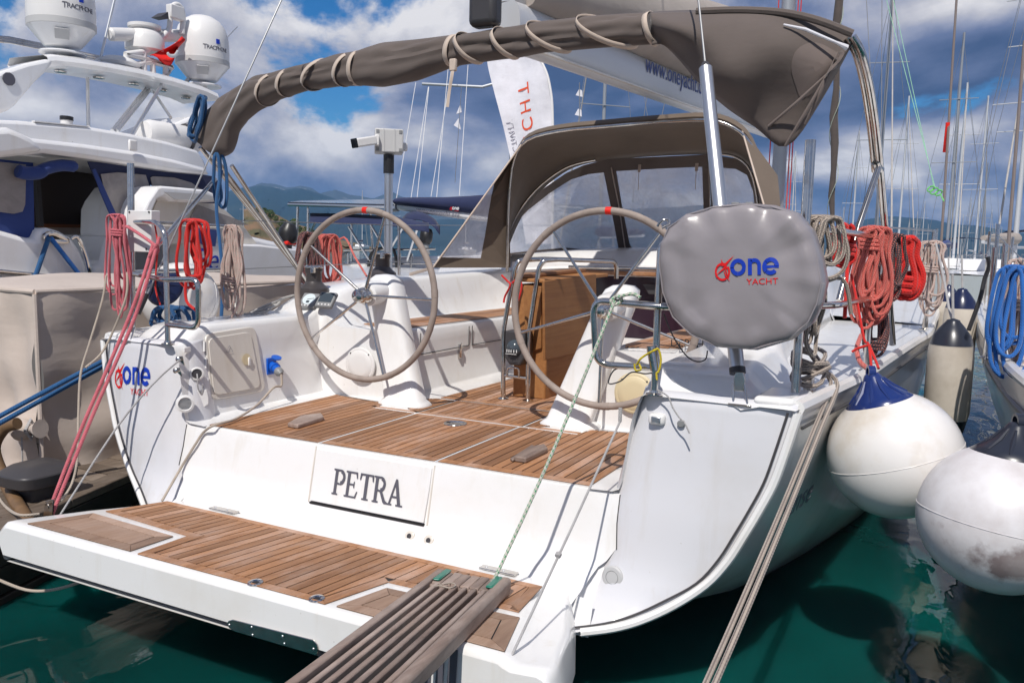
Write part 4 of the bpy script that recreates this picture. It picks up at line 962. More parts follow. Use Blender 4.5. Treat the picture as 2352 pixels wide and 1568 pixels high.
# ---- sprayhood
def hood():
    """stations from the aft hoop to the foot of the windscreen"""
    A = smooth([P(u, v, y=y) for u, v, y in ((1170, 612, 2.25), (1172, 520, 2.22), (1176, 430, 2.18), (1186, 358, 2.15), (1216, 313, 2.14), (1290, 292, 2.13), (1400, 281, 2.13), (1520, 271, 2.13), (1630, 266, 2.13), (1690, 284, 2.14), (1728, 322, 2.15), (1752, 390, 2.18), (1768, 470, 2.22), (1780, 560, 2.25))], 3)
    Bq = smooth([P(u, v, y=y) for u, v, y in ((1152, 596, 2.95), (1168, 545, 2.93), (1196, 486, 2.90), (1236, 434, 2.88), (1286, 394, 2.86), (1330, 374, 2.85), (1400, 362, 2.84), (1500, 354, 2.84), (1600, 350, 2.84), (1660, 352, 2.84), (1700, 362, 2.86), (1728, 392, 2.88), (1742, 450, 2.92), (1752, 540, 2.95))], 3)
    top = [a.lerp(c, .5) + V((0, 0, .05)) for a, c in zip(A, Bq)]
    sh = MB()
    sh.grid([[q + V((0, -.015, -.045)) for q in A], [q + V((0, -.035, -.012)) for q in A], [q + V((0, -.01, .018)) for q in A], top, [q + V((0, 0, .02)) for q in Bq], [q + V((0, .06, -.01)) for q in Bq]])
    o = sh.build('sprayhood', 'taupe_hood', YA, sm=60, solid=.004)
    yf = lambda v: lerp(2.88, 3.40, (v - 360) / 230)
    def frame(poly, mt, name, off): return MB().prism([P(u, v, y=yf(v) + off) for u, v in poly], (0, .003, 0)).build(name, mt, o, sm=0)
    Lp = [(1150, 584), (1158, 552), (1182, 514), (1214, 482), (1262, 444), (1312, 412), (1352, 400), (1387, 396), (1404, 480), (1421, 572), (1380, 577), (1300, 569), (1230, 575)]
    Mp = [(1415, 393), (1520, 387), (1613, 383), (1616, 480), (1618, 588), (1540, 586), (1455, 577), (1446, 560), (1428, 470)]
    Rp = [(1643, 384), (1690, 388), (1716, 402), (1730, 440), (1738, 520), (1738, 580), (1645, 588)]
    for q in (Lp, Mp, Rp): frame(q, 'vinyl_clear', 'window_pane', 0)
    Lo = [(1128, 600), (1140, 560), (1168, 512), (1200, 474), (1250, 432), (1300, 398), (1340, 380), (1396, 366), (1418, 480), (1436, 592), (1390, 600), (1300, 598), (1220, 600)]
    Mo = [(1396, 366), (1520, 360), (1632, 355), (1632, 480), (1634, 606), (1540, 604), (1440, 598), (1436, 592), (1418, 480)]
    Ro = [(1632, 355), (1700, 366), (1730, 396), (1744, 440), (1752, 520), (1754, 600), (1634, 606)]
    for I_, O_, od in ((Lp, Lo, -.004), (Mp, Mo, -.007), (Rp, Ro, -.010)):
        k = len(I_)
        b = MB()
        for i in range(k):
            j = (i + 1) % k; b.add([P(*O_[i], y=yf(O_[i][1]) + od), P(*O_[j], y=yf(O_[j][1]) + od), P(*I_[j], y=yf(I_[j][1]) + od), P(*I_[i], y=yf(I_[i][1]) + od)], [(0, 1, 2, 3)])
        b.build('window_frame', 'taupe_canvas', o, sm=0, solid=.004)
    for a_, c_ in (((1404, 385), (1438, 585)), ((1628, 378), (1628, 590))): MB().tube([P(*a_, y=yf(a_[1]) - .02), P((a_[0] + c_[0]) / 2 + 2, 480, y=yf(480) - .02), P(*c_, y=yf(c_[1]) - .02)], .014, 6, flat=.2).build('zip_strip', 'strap', o)
    # port and starboard wings with clear panels
    for s in (-1, 1):
        mir = lambda q: q if s < 0 else V((.07 - q.x, q.y, q.z))
        F1 = V((-1.20, 1.52, .115)); pp = lambda u, v: P(u, v, x=lerp(-1.2, -.97, (u - 1000) / 172))
        inner = [pp(1014, 591), pp(1104, 593), pp(1114, 540), pp(1122, 490), pp(1128, 455), pp(1137, 414)]
        outer = [F1, A[0] + V((-.01, .04, -.01)), A[3] + V((-.008, 0, 0)), A[6] + V((-.008, 0, 0)), A[9] + V((-.008, 0, 0)), A[12] + V((-.008, 0, .012))]
        inner = [mir(q) for q in inner]; outer = [mir(q) for q in outer]
        MB().add(inner, [tuple(range(6))]).build('side_pane', 'vinyl_clear', o, sm=0, solid=.002)
        b = MB()
        for i in range(6): j = (i + 1) % 6; b.add([outer[i], outer[j], inner[j], inner[i]], [(0, 1, 2, 3)])
        b.build('side_frame', 'taupe_hood', o, sm=0, solid=.004)
        MB().tube([outer[0], outer[5]], .006, 6).build('piping', 'strap', o)
        MB().tube([outer[0], V((s * 1.22, 1.25, .07))], .012, 6, flat=.2).build('tie_strap', 'strap', o)
    # hoops
    MB().tube([q + V((0, -.045, -.035)) for q in A], .0115, 10).build('hoop', 'steel', o)
    MB().tube([q + V((0, -.05, -.012)) for q in Bq[:18]], .0105, 10).build('hoop', 'steel', o); MB().tube([q + V((0, -.05, -.012)) for q in Bq[27:]], .0105, 10).build('hoop', 'steel', o)
    for x in (-.20, .26): 
        t0 = V((x + .1, 2.84, .955)); MB().tube([t0, t0 + V((0, -.01, -.06))], .012, 6, flat=.25).tube([t0 + V((0, -.015, -.06)), t0 + V((0, -.015, -.20))], .0028, 6).build('hanging_tie', 'strap', o)
    return o
HOOD = hood()
# ---- mast, boom and sail bag
GO = V((.44, 5.95, 1.62)); BE = V((.0, .10, 1.40)); BD = (GO - BE)
def boomsec(c, w, h, n=16, t=BD.normalized()):
    sx = V((1, 0, 0)); sx = (sx - t * sx.dot(t)).normalized(); sz = sx.cross(t) * -1; sz = sz if sz.z > 0 else -sz
    return [V(c) + sx * (w * math.copysign(abs(math.cos(2 * PI * j / n)) ** .8, math.cos(2 * PI * j / n))) + sz * (h * math.copysign(abs(math.sin(2 * PI * j / n)) ** .8, math.sin(2 * PI * j / n))) for j in range(n)]
b = MB(); rows = [boomsec(BE + BD * t, .075, .125) for t in (.03, .35, .7, 1)]; b.grid(rows, True); b.add(rows[0], [tuple(range(16))]); b.add(rows[-1], [tuple(range(16))])
BM = b.build('boom', 'alu_white', YA)
b = MB(); b.tube([BE + BD * .03 + V((.058, 0, -.10)), GO + V((.058, 0, -.10))], .010, 6).tube([BE + BD * .03 + V((-.058, 0, -.10)), GO + V((-.058, 0, -.10))], .010, 6); b.build('boom_track', 'gelcoat_cream', BM)
# folded mainsail in its bag on top of the boom
rows = []
for t, w, h, z in ((.05, .10, .07, .17), (.12, .17, .16, .26), (.3, .24, .24, .34), (.6, .30, .34, .45), (.9, .33, .44, .55), (1.0, .30, .48, .60)):
    rows.append(boomsec(BE + BD * t + V((0, 0, z)), w, h))
b = MB(); b.grid(rows, True); b.add(rows[0], [tuple(range(16))]); b.build('sail_bag', 'sailbag', BM, sm=60)
b = MB(); b.prism([P(1185, 0, x=.06), P(1262, 0, x=.06), P(1240, 45, x=.06), P(1190, 12, x=.06)], (-.1, 0, .0)); b.build('sail_clew', 'sailcloth', BM)
MB().tube([P(1190, 5, x=0), P(1215, 25, x=0), P(1262, 45, x=0)], .022, 8).build('clew_rope', 'rope_beige', BM)
MB().tube([P(1195, 51, x=0), P(1262, 45, x=0)], .006, 6).build('red_lashing', 'rope_red', BM)
# boom end fitting and mainsheet block
EF = MB().box(BE + V((-.01, -.02, .05)), (.075, .05, .105)).build('boom_end', 'plastic_dark', BM, bevel=.03, seg=3)
MB().box(BE + V((-.01, -.073, .115)), (.055, .004, .03)).build('sheave_slot', 'plastic_black', EF, bevel=.008)
MB().lathe([(.02, -.05), (.02, .05)], BE + V((-.01, -.076, .11)), (1, 0, 0), 16).build('sheave', 'steel', EF)
MS = V((.45, 6.05, 0))
b = MB(); rows = []
for z in (.2, 4, 9, 17): rows.append([MS + V((.075 * math.cos(2 * PI * j / 16), .11 * math.sin(2 * PI * j / 16), z)) for j in range(16)])
b.grid(rows, True); MST = b.build('mast', 'mast_grey', YA)
for dx, dy in ((.11, -.05), (.13, .02), (-.10, -.06)): MB().tube([MS + V((dx, dy, .3)), MS + V((dx * .8, dy, 16.5))], .006, 6).build('halyard', 'rope_red', MST)
for s in (-1, 1):
    for yy, top in ((-.35, 16.4), (-.15, 9.0)): MB().tube([(.25 + s * 1.35, 5.75 + yy, .0), MS + V((s * .06, 0, top))], .004, 6).build('shroud', 'wire', MST)
text('www.oneyacht.org', 'boom_lettering', 'print_blue', BM, BE + BD * .425 + V((.0, 0, .0)) + V((.0787, 0, .06)), BD, (0, 0, 1), .175, ext=.0008)
# furled genoa with its taupe cover
FB, FT = V((.52, 11.2, .42)), V((.45, 6.2, 16.6)); FD = FT - FB
GN = [FB + FD * t for t in [i / 40 for i in range(41)]]
b = MB(); b.tube([q + V((.018 * math.sin(i * 2.2), 0, 0)) for i, q in enumerate(GN)], [.055 + .012 * math.sin(i * 1.7) if 1 < i else .03 for i in range(41)], 10); b.build('furled_genoa', 'taupe_canvas', YA)
hx = [FB + FD * (i / 160) + V((.075 * math.cos(i * .55), .075 * math.sin(i * .55), 0)) for i in range(150)]
MB().tube(hx, .006, 5).build('genoa_sheet', 'rope_white_green', YA)
# depth mark on the port bulkhead side
text('DEPTH', 'depth_mark', 'print_black', YA, P(1578, 789, y=.145), (1, .1, 0), (0, 0, 1), .05); text('2,2', 'depth_mark', 'print_black', YA, P(1590, 801, y=.145), (1, .1, 0), (0, 0, 1), .05)
# starboard locker lid in pale plastic behind the helm, cleats, deck organisers
def cleat(x, y, z, name='cleat'):
    b = MB(); b.tube([(x - .02, y - .10, z + .045), (x, y - .05, z + .042), (x, y + .05, z + .042), (x - .0, y + .10, z + .045)], [.009, .014, .014, .009], 10); b.box((x, y, z + .02), (.014, .045, .02)); b.box((x, y, z + .004), (.022, .07, .004)); return b.build(name, 'steel', YA, bevel=.003)
for s in (-1, 1): cleat(s * 1.66, -.42, -.222)
b = MB(); b.box((1.745, -.36, -.235), (.006, .14, .016)); b.build('chafe_plate', 'steel', YA, bevel=.004)
# hull lettering
def hs(y, z):
    X, Z, B = interp(SHX, y), interp(SHZ, y), interp(BOT, y); f = (Z - z) / (Z - B); return V((X * interp(PRF, f) + .004, y, z))
text('Hanse', 'model_lettering', 'print_grey', YA, hs(-.46, -.64), hs(-.1, -.60) - hs(-.62, -.64), (.2, 0, 1), .15, shear=.35, sx=.9)
# stanchions and guard wires
for s in (-1, 1):
    prev = V((s * 1.815, .205, 0))
    for y in (2.15, 4.0, 5.9, 7.8):
        x = shift(y) + s * (interp(SHX, y) - .045); z = interp(SHZ, y) + .02
        b = MB(); b.tube([(x, y, z), (x + s * .01, y, z + .62)], [.0125, .0115], 10); b.lathe([(.035, 0), (.035, .005), (.017, .012), (.016, .07)], (x, y, z), (0, 0, 1), 16); so = b.build('stanchion', 'steel', YA)
        for h, h0 in ((.61, .40), (.31, .10)):
            a = V((prev.x, prev.y, (h0 if prev.y < .5 else prev.z + h))); MB().tube([a, V((x + s * .008, y, z + h))], .003, 6).build('guard_wire', 'wire', YA)
        prev = V((x + s * .008, y, z))
# ================================================================= bimini, folded on its bow
def bimini():
    up = [(448, 300), (475, 262), (505, 228), (545, 200), (588, 174), (633, 166), (680, 152), (720, 143), (780, 126), (830, 116), (880, 98), (960, 91), (1040, 81), (1100, 74), (1176, 63), (1250, 50), (1350, 38), (1440, 32), (1497, 29)]
    lo = [(505, 362), (528, 352), (540, 310), (560, 280), (594, 255), (630, 234), (676, 216), (720, 205), (780, 199), (830, 197), (880, 201), (960, 186), (1040, 154), (1100, 143), (1176, 134), (1250, 121), (1350, 113), (1440, 106), (1497, 103)]
    rows = []; n = 28
    rnd = random.Random(3)
    U = []; Lq = []
    k = 5
    for i in range(len(up) - 1):
        for j in range(k):
            t = j / k; U.append((lerp(up[i][0], up[i + 1][0], t), lerp(up[i][1], up[i + 1][1], t))); Lq.append((lerp(lo[i][0], lo[i + 1][0], t), lerp(lo[i][1], lo[i + 1][1], t)))
    U.append(up[-1]); Lq.append(lo[-1])
    for i, (a, c) in enumerate(zip(U, Lq)):
        y = .10; A_, C_ = P(*a, y=y), P(*c, y=y); m_ = (A_ + C_) / 2; h = (A_ - C_) / 2; dep = min(.085, h.length * .95)
        r = []
        for j in range(n):
            th = 2 * PI * j / n
            f = 1 + .05 * math.sin(2 * th + i * .19) - .26 * math.exp(-((math.sin(th * .5 + .55 - .012 * i) - .62 + .10 * math.sin(i * .13)) / .045) ** 2) - .22 * math.exp(-((math.sin(th * .5 + .3 + .02 * math.sin(i * .31)) - .92) / .03) ** 2) - .20 * math.exp(-((math.sin(th * .5) - .38 + .14 * math.sin(i * .21 + 1)) / .03) ** 2) + .035 * math.sin(7 * th + i * .9)
            r.append(m_ + h * (math.cos(th) * (1 if abs(math.cos(th)) > .95 else f)) + V((0, -dep, 0)) * (math.sin(th) * f))
        rows.append(r)
    b = MB(); b.grid(rows, True); b.add(rows[0], [tuple(range(n))]); b.add(rows[-1], [tuple(range(n))])
    o = b.build('bimini', 'taupe_canvas', YA, sm=70, sub=1)
    for a, c in (((630, 170), (608, 244)), ((668, 159), (654, 223)), ((750, 136), (713, 208)), ((810, 122), (785, 199)), ((828, 117), (820, 198)), ((1049, 80), (1037, 155)), ((1061, 77), (1098, 145)), ((1145, 65), (1182, 134)), ((1226, 52), (1298, 119)), ((1343, 38), (1448, 109)), ((1491, 29), (1507, 105))):
        A_, C_ = P(*a, y=.095), P(*c, y=.095); m_ = (A_ + C_) / 2; h = (A_ - C_) / 2 * 1.03
        dp_ = min(.085, h.length * .95) * .93 + .002; q = [m_ + h * (.955 * math.cos(2 * PI * t / 28)) + V((0, -dp_, 0)) * math.sin(2 * PI * t / 28) for t in range(28)]
        bow = abs(C_.x - A_.x) * .34; q = [w_ - V((1, 0, .12)) * (bow * math.sin(2 * PI * t / 28)) for t, w_ in enumerate(q)]
        MB().tube(q, .0145, 8, closed=True, flat=.22).build('strap', 'strap', o) if False else MB().add(*ribbon(q, .0135)).build('strap', 'strap', o, solid=.0025)
    q = P(1041, 150, y=0); MB().tube(smooth([q, q + V((.0, -.01, -.05)), q + V((-.02, 0, -.12)), q + V((-.03, 0, -.20))], 4), .009, 6, flat=.25).build('strap_tail', 'strap', o)
    MB().box(q, (.018, .012, .03)).build('strap_knot', 'strap', o, bevel=.006)
    # the loose starboard flap
    ue = [(1494, 30), (1530, 27), (1600, 25), (1680, 24), (1760, 25), (1830, 33), (1890, 47), (1940, 66), (1962, 92)]
    le = [(1497, 103), (1525, 104), (1558, 134), (1606, 190), (1668, 246), (1735, 292), (1806, 337), (1880, 240), (1956, 102)]
    ue = smooth([(*q, 0) for q in ue], 4); le = smooth([(*q, 0) for q in le], 4)
    nr = 16; rows = []
    for i in range(nr + 1):
        t = i / nr; r = []
        for j, (a, c) in enumerate(zip(ue, le)):
            s_ = j / (len(ue) - 1); u, v = lerp(a.x, c.x, t), lerp(a.y, c.y, t)
            y = .06 - .16 * math.sin(PI * t ** .8) * math.sin(PI * min(1, s_ * 1.05)) + .035 * math.sin(s_ * 16 + t * 5) * t * math.sin(PI * s_) + .02 * math.sin(s_ * 9 - t * 7)
            r.append(P(u, v, y=y))
        rows.append(r)
    FL = MB().grid(rows).build('bimini_flap', 'taupe_canvas', o, sm=70, solid=.006)
    # lighter reinforcement patch and folded pleats at the starboard corner
    pc = [(1870, 88), (1925, 112), (1938, 128), (1898, 172), (1838, 216), (1822, 190), (1815, 150), (1830, 110)]
    pcs = [(q[0], q[1]) for q in smooth([(*q, 0) for q in pc], 4, True)]; cu_, cv_ = 1875, 145
    g = [[P(lerp(cu_, u, k / 6), lerp(cv_, v, k / 6), y=-.1) for u, v in pcs] for k in range(1, 7)]; bb = MB(); bb.grid(g, True); bb.add(g[0], [tuple(range(len(pcs)))]); PT = bb.build('patch', 'taupe_light', o, sm=70); drape([PT], FL, off=.006)
    for a, c in (((1900, 170), (1766, 290)), ((1912, 150), (1804, 335)), ((1925, 120), (1850, 285))):
        MB().tube([P(*a, y=-.03), P((a[0] + c[0]) / 2, (a[1] + c[1]) / 2 + 3, y=-.05), P(*c, y=.03)], [.004, .007, .006], 8).build('hem', 'taupe_light', o)
    MB().tube([P(1800, 57, y=-.06), P(1850, 68, y=-.07), P(1920, 98, y=-.05), P(1945, 110, y=-.02)], [.004, .007, .006, .012], 8).build('zip', 'banner_white', o)
    MB().tube(smooth([P(1600, 27, y=.03), P(1700, 24, y=.02), P(1800, 30, y=.0), P(1880, 48, y=-.02), P(1958, 78, y=.01)], 4), .016, 8).build('roll_edge', 'taupe_canvas', o)
    # legs
    rt = [(1958, 84, .03), (1978, 120, .06), (1993, 175, .13), (2004, 235, .22), (2014, 310, .33), (2022, 390, .45), (2033, 530, .62), (2050, 790, .93)]
    MB().tube(smooth([P(u, v, y=y) for u, v, y in rt], 5), .0165, 12).build('bimini_leg', 'steel', o)
    MB().tube(smooth([P(u - 12, v + 3, y=y + .02) for u, v, y in rt[:6]], 5), .0155, 12).build('bimini_leg', 'steel', o)
    MB().tube([P(2018, 385, y=.42), P(1972, 520, y=.25), P(1927, 690, y=.1)], .0135, 10).build('bimini_strut', 'steel', o)
    MB().tube([P(2012, 372, y=.42), P(2020, 392, y=.45)], .022, 12).build('bimini_joint', 'steel', o)
    for a, c, y0 in (((460, 338), (692, 628), .05), ((486, 352), (700, 640), .10), ((532, 380), (706, 648), .2)):
        MB().tube([P(*a, y=y0), P(*c, y=.93)], .0135, 10).build('bimini_leg', 'steel', o)
    MB().tube([P(494, 412, y=.1), P(360, 566, y=-.70)], .0125, 10).build('bimini_strut', 'steel', o)
    return o
def ribbon(q, w):
    """closed band of half width w round the loop q"""
    n = len(q); c = sum(q, V()) / n; nm = (q[1] - q[0]).cross(q[n // 4] - q[0]).normalized()
    vs = [p_ + nm * w for p_ in q] + [p_ - nm * w for p_ in q]
    return vs, [(i, (i + 1) % n, n + (i + 1) % n, n + i) for i in range(n)]
bimini()
# ================================================================= grey round cover on the pushpit
def cover():
    root = empty('covered_lifebuoy', P(1705, 805, y=-.9), 'round grey vinyl cover with red and blue logo strapped on the pushpit', 'cover')
    ol = [(1516, 600), (1522, 560), (1538, 520), (1580, 491), (1640, 473), (1710, 466), (1780, 471), (1830, 487), (1866, 530), (1886, 590), (1897, 650), (1886, 700), (1866, 742), (1820, 780), (1740, 804), (1650, 797), (1590, 770), (1547, 730), (1524, 670)]
    o3 = [P(u, v, y=-.90) for u, v in ol]; k0 = len(o3); o3 = [o3[i].lerp(o3[(i + 1) % k0], j / 5) for i in range(k0) for j in range(5)]; c = sum(o3, V()) / len(o3); n = len(o3)
    rnd = random.Random(5); rows = []
    def wv(i, k):
        # a few long creases hanging from the upper left and gathers along the lower hem
        a = 2 * PI * i / n; f = 0
        for c0, w, am in ((2.75, .16, 1.0), (2.35, .12, -.7), (1.95, .10, .6), (3.3, .2, -.6), (1.2, .15, .4), (4.1, .12, .7), (4.4, .10, -.6), (4.75, .13, .6), (5.2, .12, -.6), (5.6, .15, .7), (.5, .2, -.5)):
            dlt = (a - c0 + PI) % (2 * PI) - PI; f += am * math.exp(-(dlt / (w * (1.6 - k))) ** 2)
        return f
    for k, y, wamp in ((.90, -.795, 0), (.985, -.80, 0), (1.0, -.815, .1), (1.0, -.90, .25), (.985, -.925, .5), (.965, -.936, .8), (.94, -.943, 1.0), (.90, -.948, 1.2), (.85, -.951, 1.2), (.79, -.954, 1.1), (.73, -.956, 1.0), (.67, -.958, .8), (.60, -.960, .6), (.53, -.961, .4), (.45, -.962, .2), (.37, -.962, .1), (.28, -.963, 0), (.2, -.963, 0), (.12, -.963, 0)):
        rows.append([V((c.x + (q.x - c.x) * k, y + .0075 * wv(i, k) * wamp, c.z + (q.z - c.z) * k)) for i, q in enumerate(o3)])
    from mathutils import noise as nz
    for r in rows[4:]:
        for q in r:
            e = V((q.x * 7.0 + q.z * 3.0, q.z * 3.4 - q.x * 1.5, .3)); rr = nz.noise(e); cr = (1 - abs(rr)) ** 9
            edge = max(0.0, min(1.0, ((V((q.x - c.x, 0, q.z - c.z))).length - .085) / .12)); q.y += .020 * nz.noise(V((q.x * 12 + q.z * 4, q.z * 2.6, 1.7))) * edge - .008 * cr * edge ** 1.5 + .004 * nz.noise(V((q.x * 30, q.z * 14, 4.1))) * edge ** 3
    b = MB(); b.grid(rows, True); b.add(rows[-1], [tuple(range(n))]); b.add(rows[0], [tuple(range(n))])
    co = b.build('vinyl_cover', 'pvc_grey', root, sm=60)
    hem = [V((c.x + (q.x - c.x) * .965, -.941 + .008 * wv(i, .965), c.z + (q.z - c.z) * .965)) for i, q in enumerate(o3)]
    MB().tube(hem, .0022, 6, closed=True).build('piping', 'pvc_grey', root)
    o_ = P(1640, 634, y=-.972); one_logo(o_, P(1775, 630, y=-.972) - o_, (0, 0, 1), .064, root, sx=.95, flat=True); drape(kids(root, 'logo_emblem', 'logo_name', 'logo_line'), co, off=.0022)
    for u in (1690, 1722): MB().box(P(u, 469, y=-.90), (.012, .012, .006)).build('velcro_tab', 'plastic_grey', root, bevel=.002)
cover()
# ================================================================= gangway
def gangway():
    A_ = V((.585, -1.262, -.842)); d = V((.165, -.938, .085)).normalized(); w = V((d.y, -d.x, 0)).normalized() * -1; w = w if w.x > 0 else -w; up = w.cross(d); up = up if up.z > 0 else -up
    root = empty('gangway', A_, 'weathered slatted wooden gangway lying on the bathing platform', 'gangway')
    L = 2.25; Wd = .262; rnd = random.Random(2)
    pt_ = lambda a, s_, h=0: A_ + w * a + d * s_ + up * h
    def bar(a0, a1, s0, s1, h0, h1, name='slat', mt='teak_grey', bv=.004):
        b = MB(); b.prism([pt_(a0, s0, h0), pt_(a1, s0, h0), pt_(a1, s0, h1), pt_(a0, s0, h1)], d * (s1 - s0)); return b.build(name, mt, root, bevel=bv)
    bar(0, .026, -.0, L, -.04, .012, 'side_beam'); bar(Wd - .038, Wd, -.02, L, -.045, .012, 'side_beam', bv=.012)
    n = 6; pw = (Wd - .026 - .038) / n
    for k in range(n):
        a = .026 + k * pw
        bar(a + .001, a + pw - .001, .0 + rnd.uniform(-.006, .006), .125, -.018, .006 + rnd.uniform(-.001, .001), 'end_board')
        bar(a + pw * .36, a + pw * .86, .118, L, -.02, .004, 'slat')
        bar(a - pw * .02, a + pw * .36, .120, .138, -.02, .001, 'spacer')
    for s_ in (.6, 1.2, 1.8): bar(.026, Wd - .038, s_, s_ + .03, -.04, -.021, 'cross_bar')
    for a in (.028, Wd - .05):
        g = bar(a, a + .024, .0, .118, .007, .016, 'rubber_pad', 'green_rubber', .006)
    q = pt_(.085, .145, .008); MB().tube(smooth([q + w * -.02, q + d * -.03 + w * .01, q + w * .03 + d * -.01, q + w * .02 + d * .02, q + w * -.015 + d * .012, q + w * -.03 + d * .03], 5), .0022, 6).build('twine', 'rope_beige', root)
gangway()
# ================================================================= ropes
def line(name, label, cat, pts, r, mt, group=None, sm_=5, n=8, extra=()):
    b = MB(); b.tube(smooth(pts, sm_) if sm_ else pts, r, n)
    for e in extra: b.tube(smooth(e, sm_) if len(e) > 2 else e, r, n)
    return tag(b.build(name, mt), label, cat, group)
def knot(b, c, r, R):
    c = V(c); b.tube([c + V((R * math.cos(t * .7), R * .6 * math.sin(t * 1.1), R * math.sin(t * .7 + .4) * .9)) for t in range(18)], r, 7); return b
def coil(name, label, top, length, width, loops, r, mt, seed, ax=(1, .15, 0), wrap=.22, group=None, jitter=1.0, tail=None, n=7, droop=0.0):
    rnd = random.Random(seed); top = V(top); ax = V(ax).normalized(); dp = V((0, 0, 1)).cross(ax).normalized(); pts = []
    for k in range(loops):
        wv = width * rnd.uniform(.55, 1.0) / 2; ln = length * rnd.uniform(.80 if jitter < 1.25 else .58, 1.0); off = dp * rnd.uniform(-1, 1) * r * 2.6 * jitter + ax * rnd.uniform(-.28, .28) * width * jitter
        sg = 1
        for fx, fz in ((-.10, .0), (-.55, -.08), (-.75, -.28), (-.95, -.6), (-.85, -.86), (-.35, -1.0), (.35, -1.0), (.85, -.86), (.95, -.6), (.75, -.28), (.55, -.08), (.10, .0)):
            pinch = 1.0
            if wrap and .1 < -fz < .4: pinch = .55
            pts.append(top + off + ax * (fx * wv * pinch + rnd.uniform(-.04, .04) * width + droop * fz) + dp * (rnd.uniform(-1, 1) * r * 1.2) + V((0, 0, fz * ln + rnd.uniform(-.01, .01) * length)))
    b = MB(); b.tube(smooth(pts, 3), r, n)
    if wrap:
        c = top + V((0, 0, -length * wrap)); R = width * .34 + r
        b.tube(smooth([c + ax * (R * math.cos(t * .8)) + dp * ((R * .55 + r) * math.sin(t * .8)) + V((0, 0, -t * r * .28)) for t in range(24)], 2), r, n)
    if tail: b.tube(smooth([top + V((0, 0, -length * .3))] + [V(q) for q in tail], 4), r, n)
    return tag(b.build(name, mt), label, 'rope', group)
# port side
coil('rope_coil', 'pink rope coil hanging beside the white junction box', P(270, 496, y=-.80), .50, .085, 9, .0056, 'rope_pink', 11, wrap=.12, jitter=1.3)
line('mooring_tackle', 'doubled pink line running from the port rail down to the pier', 'rope', [P(352, 560, y=-.78), P(300, 720, y=-.92), P(180, 1000, y=-1.15), P(108, 1186, y=-1.32)], .0085, 'rope_pink', extra=([P(366, 545, y=-.78), P(312, 722, y=-.92), P(210, 960, y=-1.12), P(118, 1186, y=-1.32)], [P(357, 575, y=-.79), P(345, 590, y=-.79), P(362, 570, y=-.78), P(300, 525, y=-.79), P(280, 520, y=-.79)], [P(362, 560, y=-.80), P(346, 585, y=-.81), P(340, 600, y=-.80), P(356, 580, y=-.78)]))
line('thin_red_line', 'thin red line hanging down the port pushpit post', 'rope', [P(355, 512, y=-.76), P(362, 560, y=-.78), P(360, 600, y=-.78), P(357, 660, y=-.78), P(368, 700, y=-.78)], .0042, 'rope_red')
b = MB(); b.prism([P(104, 1150, y=-1.335), P(122, 1146, y=-1.335), P(120, 1185, y=-1.335), P(108, 1192, y=-1.335), P(98, 1190, y=-1.335)], (0, .006, 0)); b.lathe([(.012, -.006), (.012, .010)], P(110, 1162, y=-1.332), (0, 1, 0), 14); tag(b.build('rope_block', 'steel', bevel=.001), 'small steel block at the foot of the pink tackle', 'block')
coil('rope_coil', 'bright red rope coil hanging on the port rail', P(438, 506, y=-.58), .34, .13, 8, .0078, 'rope_red', 21, wrap=0, jitter=1.5, tail=[P(452, 590, y=-.58), P(462, 630, y=-.6), P(430, 640, y=-.62), P(428, 690, y=-.62), P(450, 712, y=-.62)])
coil('rope_coil', 'dark blue rope loops draped over the port end of the bimini', P(462, 222, y=.0), .26, .12, 4, .0105, 'rope_blue', 31, wrap=0, ax=(1, -.2, 0), droop=.10)
coil('rope_coil', 'dark blue rope hanging in a long loop below the folded bimini', P(508, 352, y=.08), .34, .07, 2, .0105, 'rope_blue', 33, wrap=0, tail=[P(497, 470, y=.0), P(505, 560, y=-.05), P(512, 640, y=-.1), P(508, 730, y=-.15)])
coil('rope_coil', 'blue rope coil resting against the port fender', P(400, 706, y=-.55), .12, .16, 6, .0105, 'rope_blue', 35, wrap=0, jitter=1.6)
coil('rope_coil', 'white rope coil with red flecks on the port rail', P(528, 520, y=-.30), .48, .11, 10, .0066, 'rope_white_red', 41, wrap=.55, jitter=1.3, tail=[P(535, 640, y=-.3), P(548, 690, y=-.3), P(528, 735, y=-.3)])
coil('rope_coil', 'black rope coil with red flecks on the port guard wire', P(706, 536, y=1.1), .38, .17, 12, .0082, 'rope_black_red', 51, wrap=0, ax=(.3, 1, 0))
coil('rope_coil', 'coral rope coil on the port guard wire behind the wheel', P(757, 541, y=1.35), .40, .20, 13, .0078, 'rope_coral', 53, wrap=0, ax=(.3, 1, 0), tail=[P(790, 545, y=1.5), P(815, 590, y=1.4), P(842, 634, y=1.2)])
line('jib_sheet', 'white sheet with black flecks lying on the port coaming', 'rope', [P(560, 722, y=-.12), P(610, 716, y=0), P(640, 690, y=.15), P(636, 700, y=.1), P(600, 712, y=0), P(575, 718, y=-.05), P(630, 694, y=.1), P(660, 682, y=.22), P(690, 676, y=.3)], .008, 'rope_white_black')
line('shore_cable', 'cream shore power cable running from the blue socket over the stern', 'cable', [PLUG, PLUG + V((.01, -.01, -.06)), P(628, 890, x=-1.0), P(590, 930, x=-.98), P(540, 962, z=-.575), P(492, 976, z=-.575), P(468, 992, y=-.855), P(450, 1018, y=-.87), P(415, 1075, y=-.90), P(372, 1150, y=-1.02)], .0062, 'rope_beige')
line('mooring_line', 'pair of dark blue mooring lines leading off the port quarter', 'rope', [P(242, 826, y=-.78), P(120, 890, y=-1.0), P(-20, 966, y=-1.25)], .0125, 'rope_blue', extra=([P(242, 838, y=-.76), P(120, 905, y=-.98), P(-20, 982, y=-1.23)],))
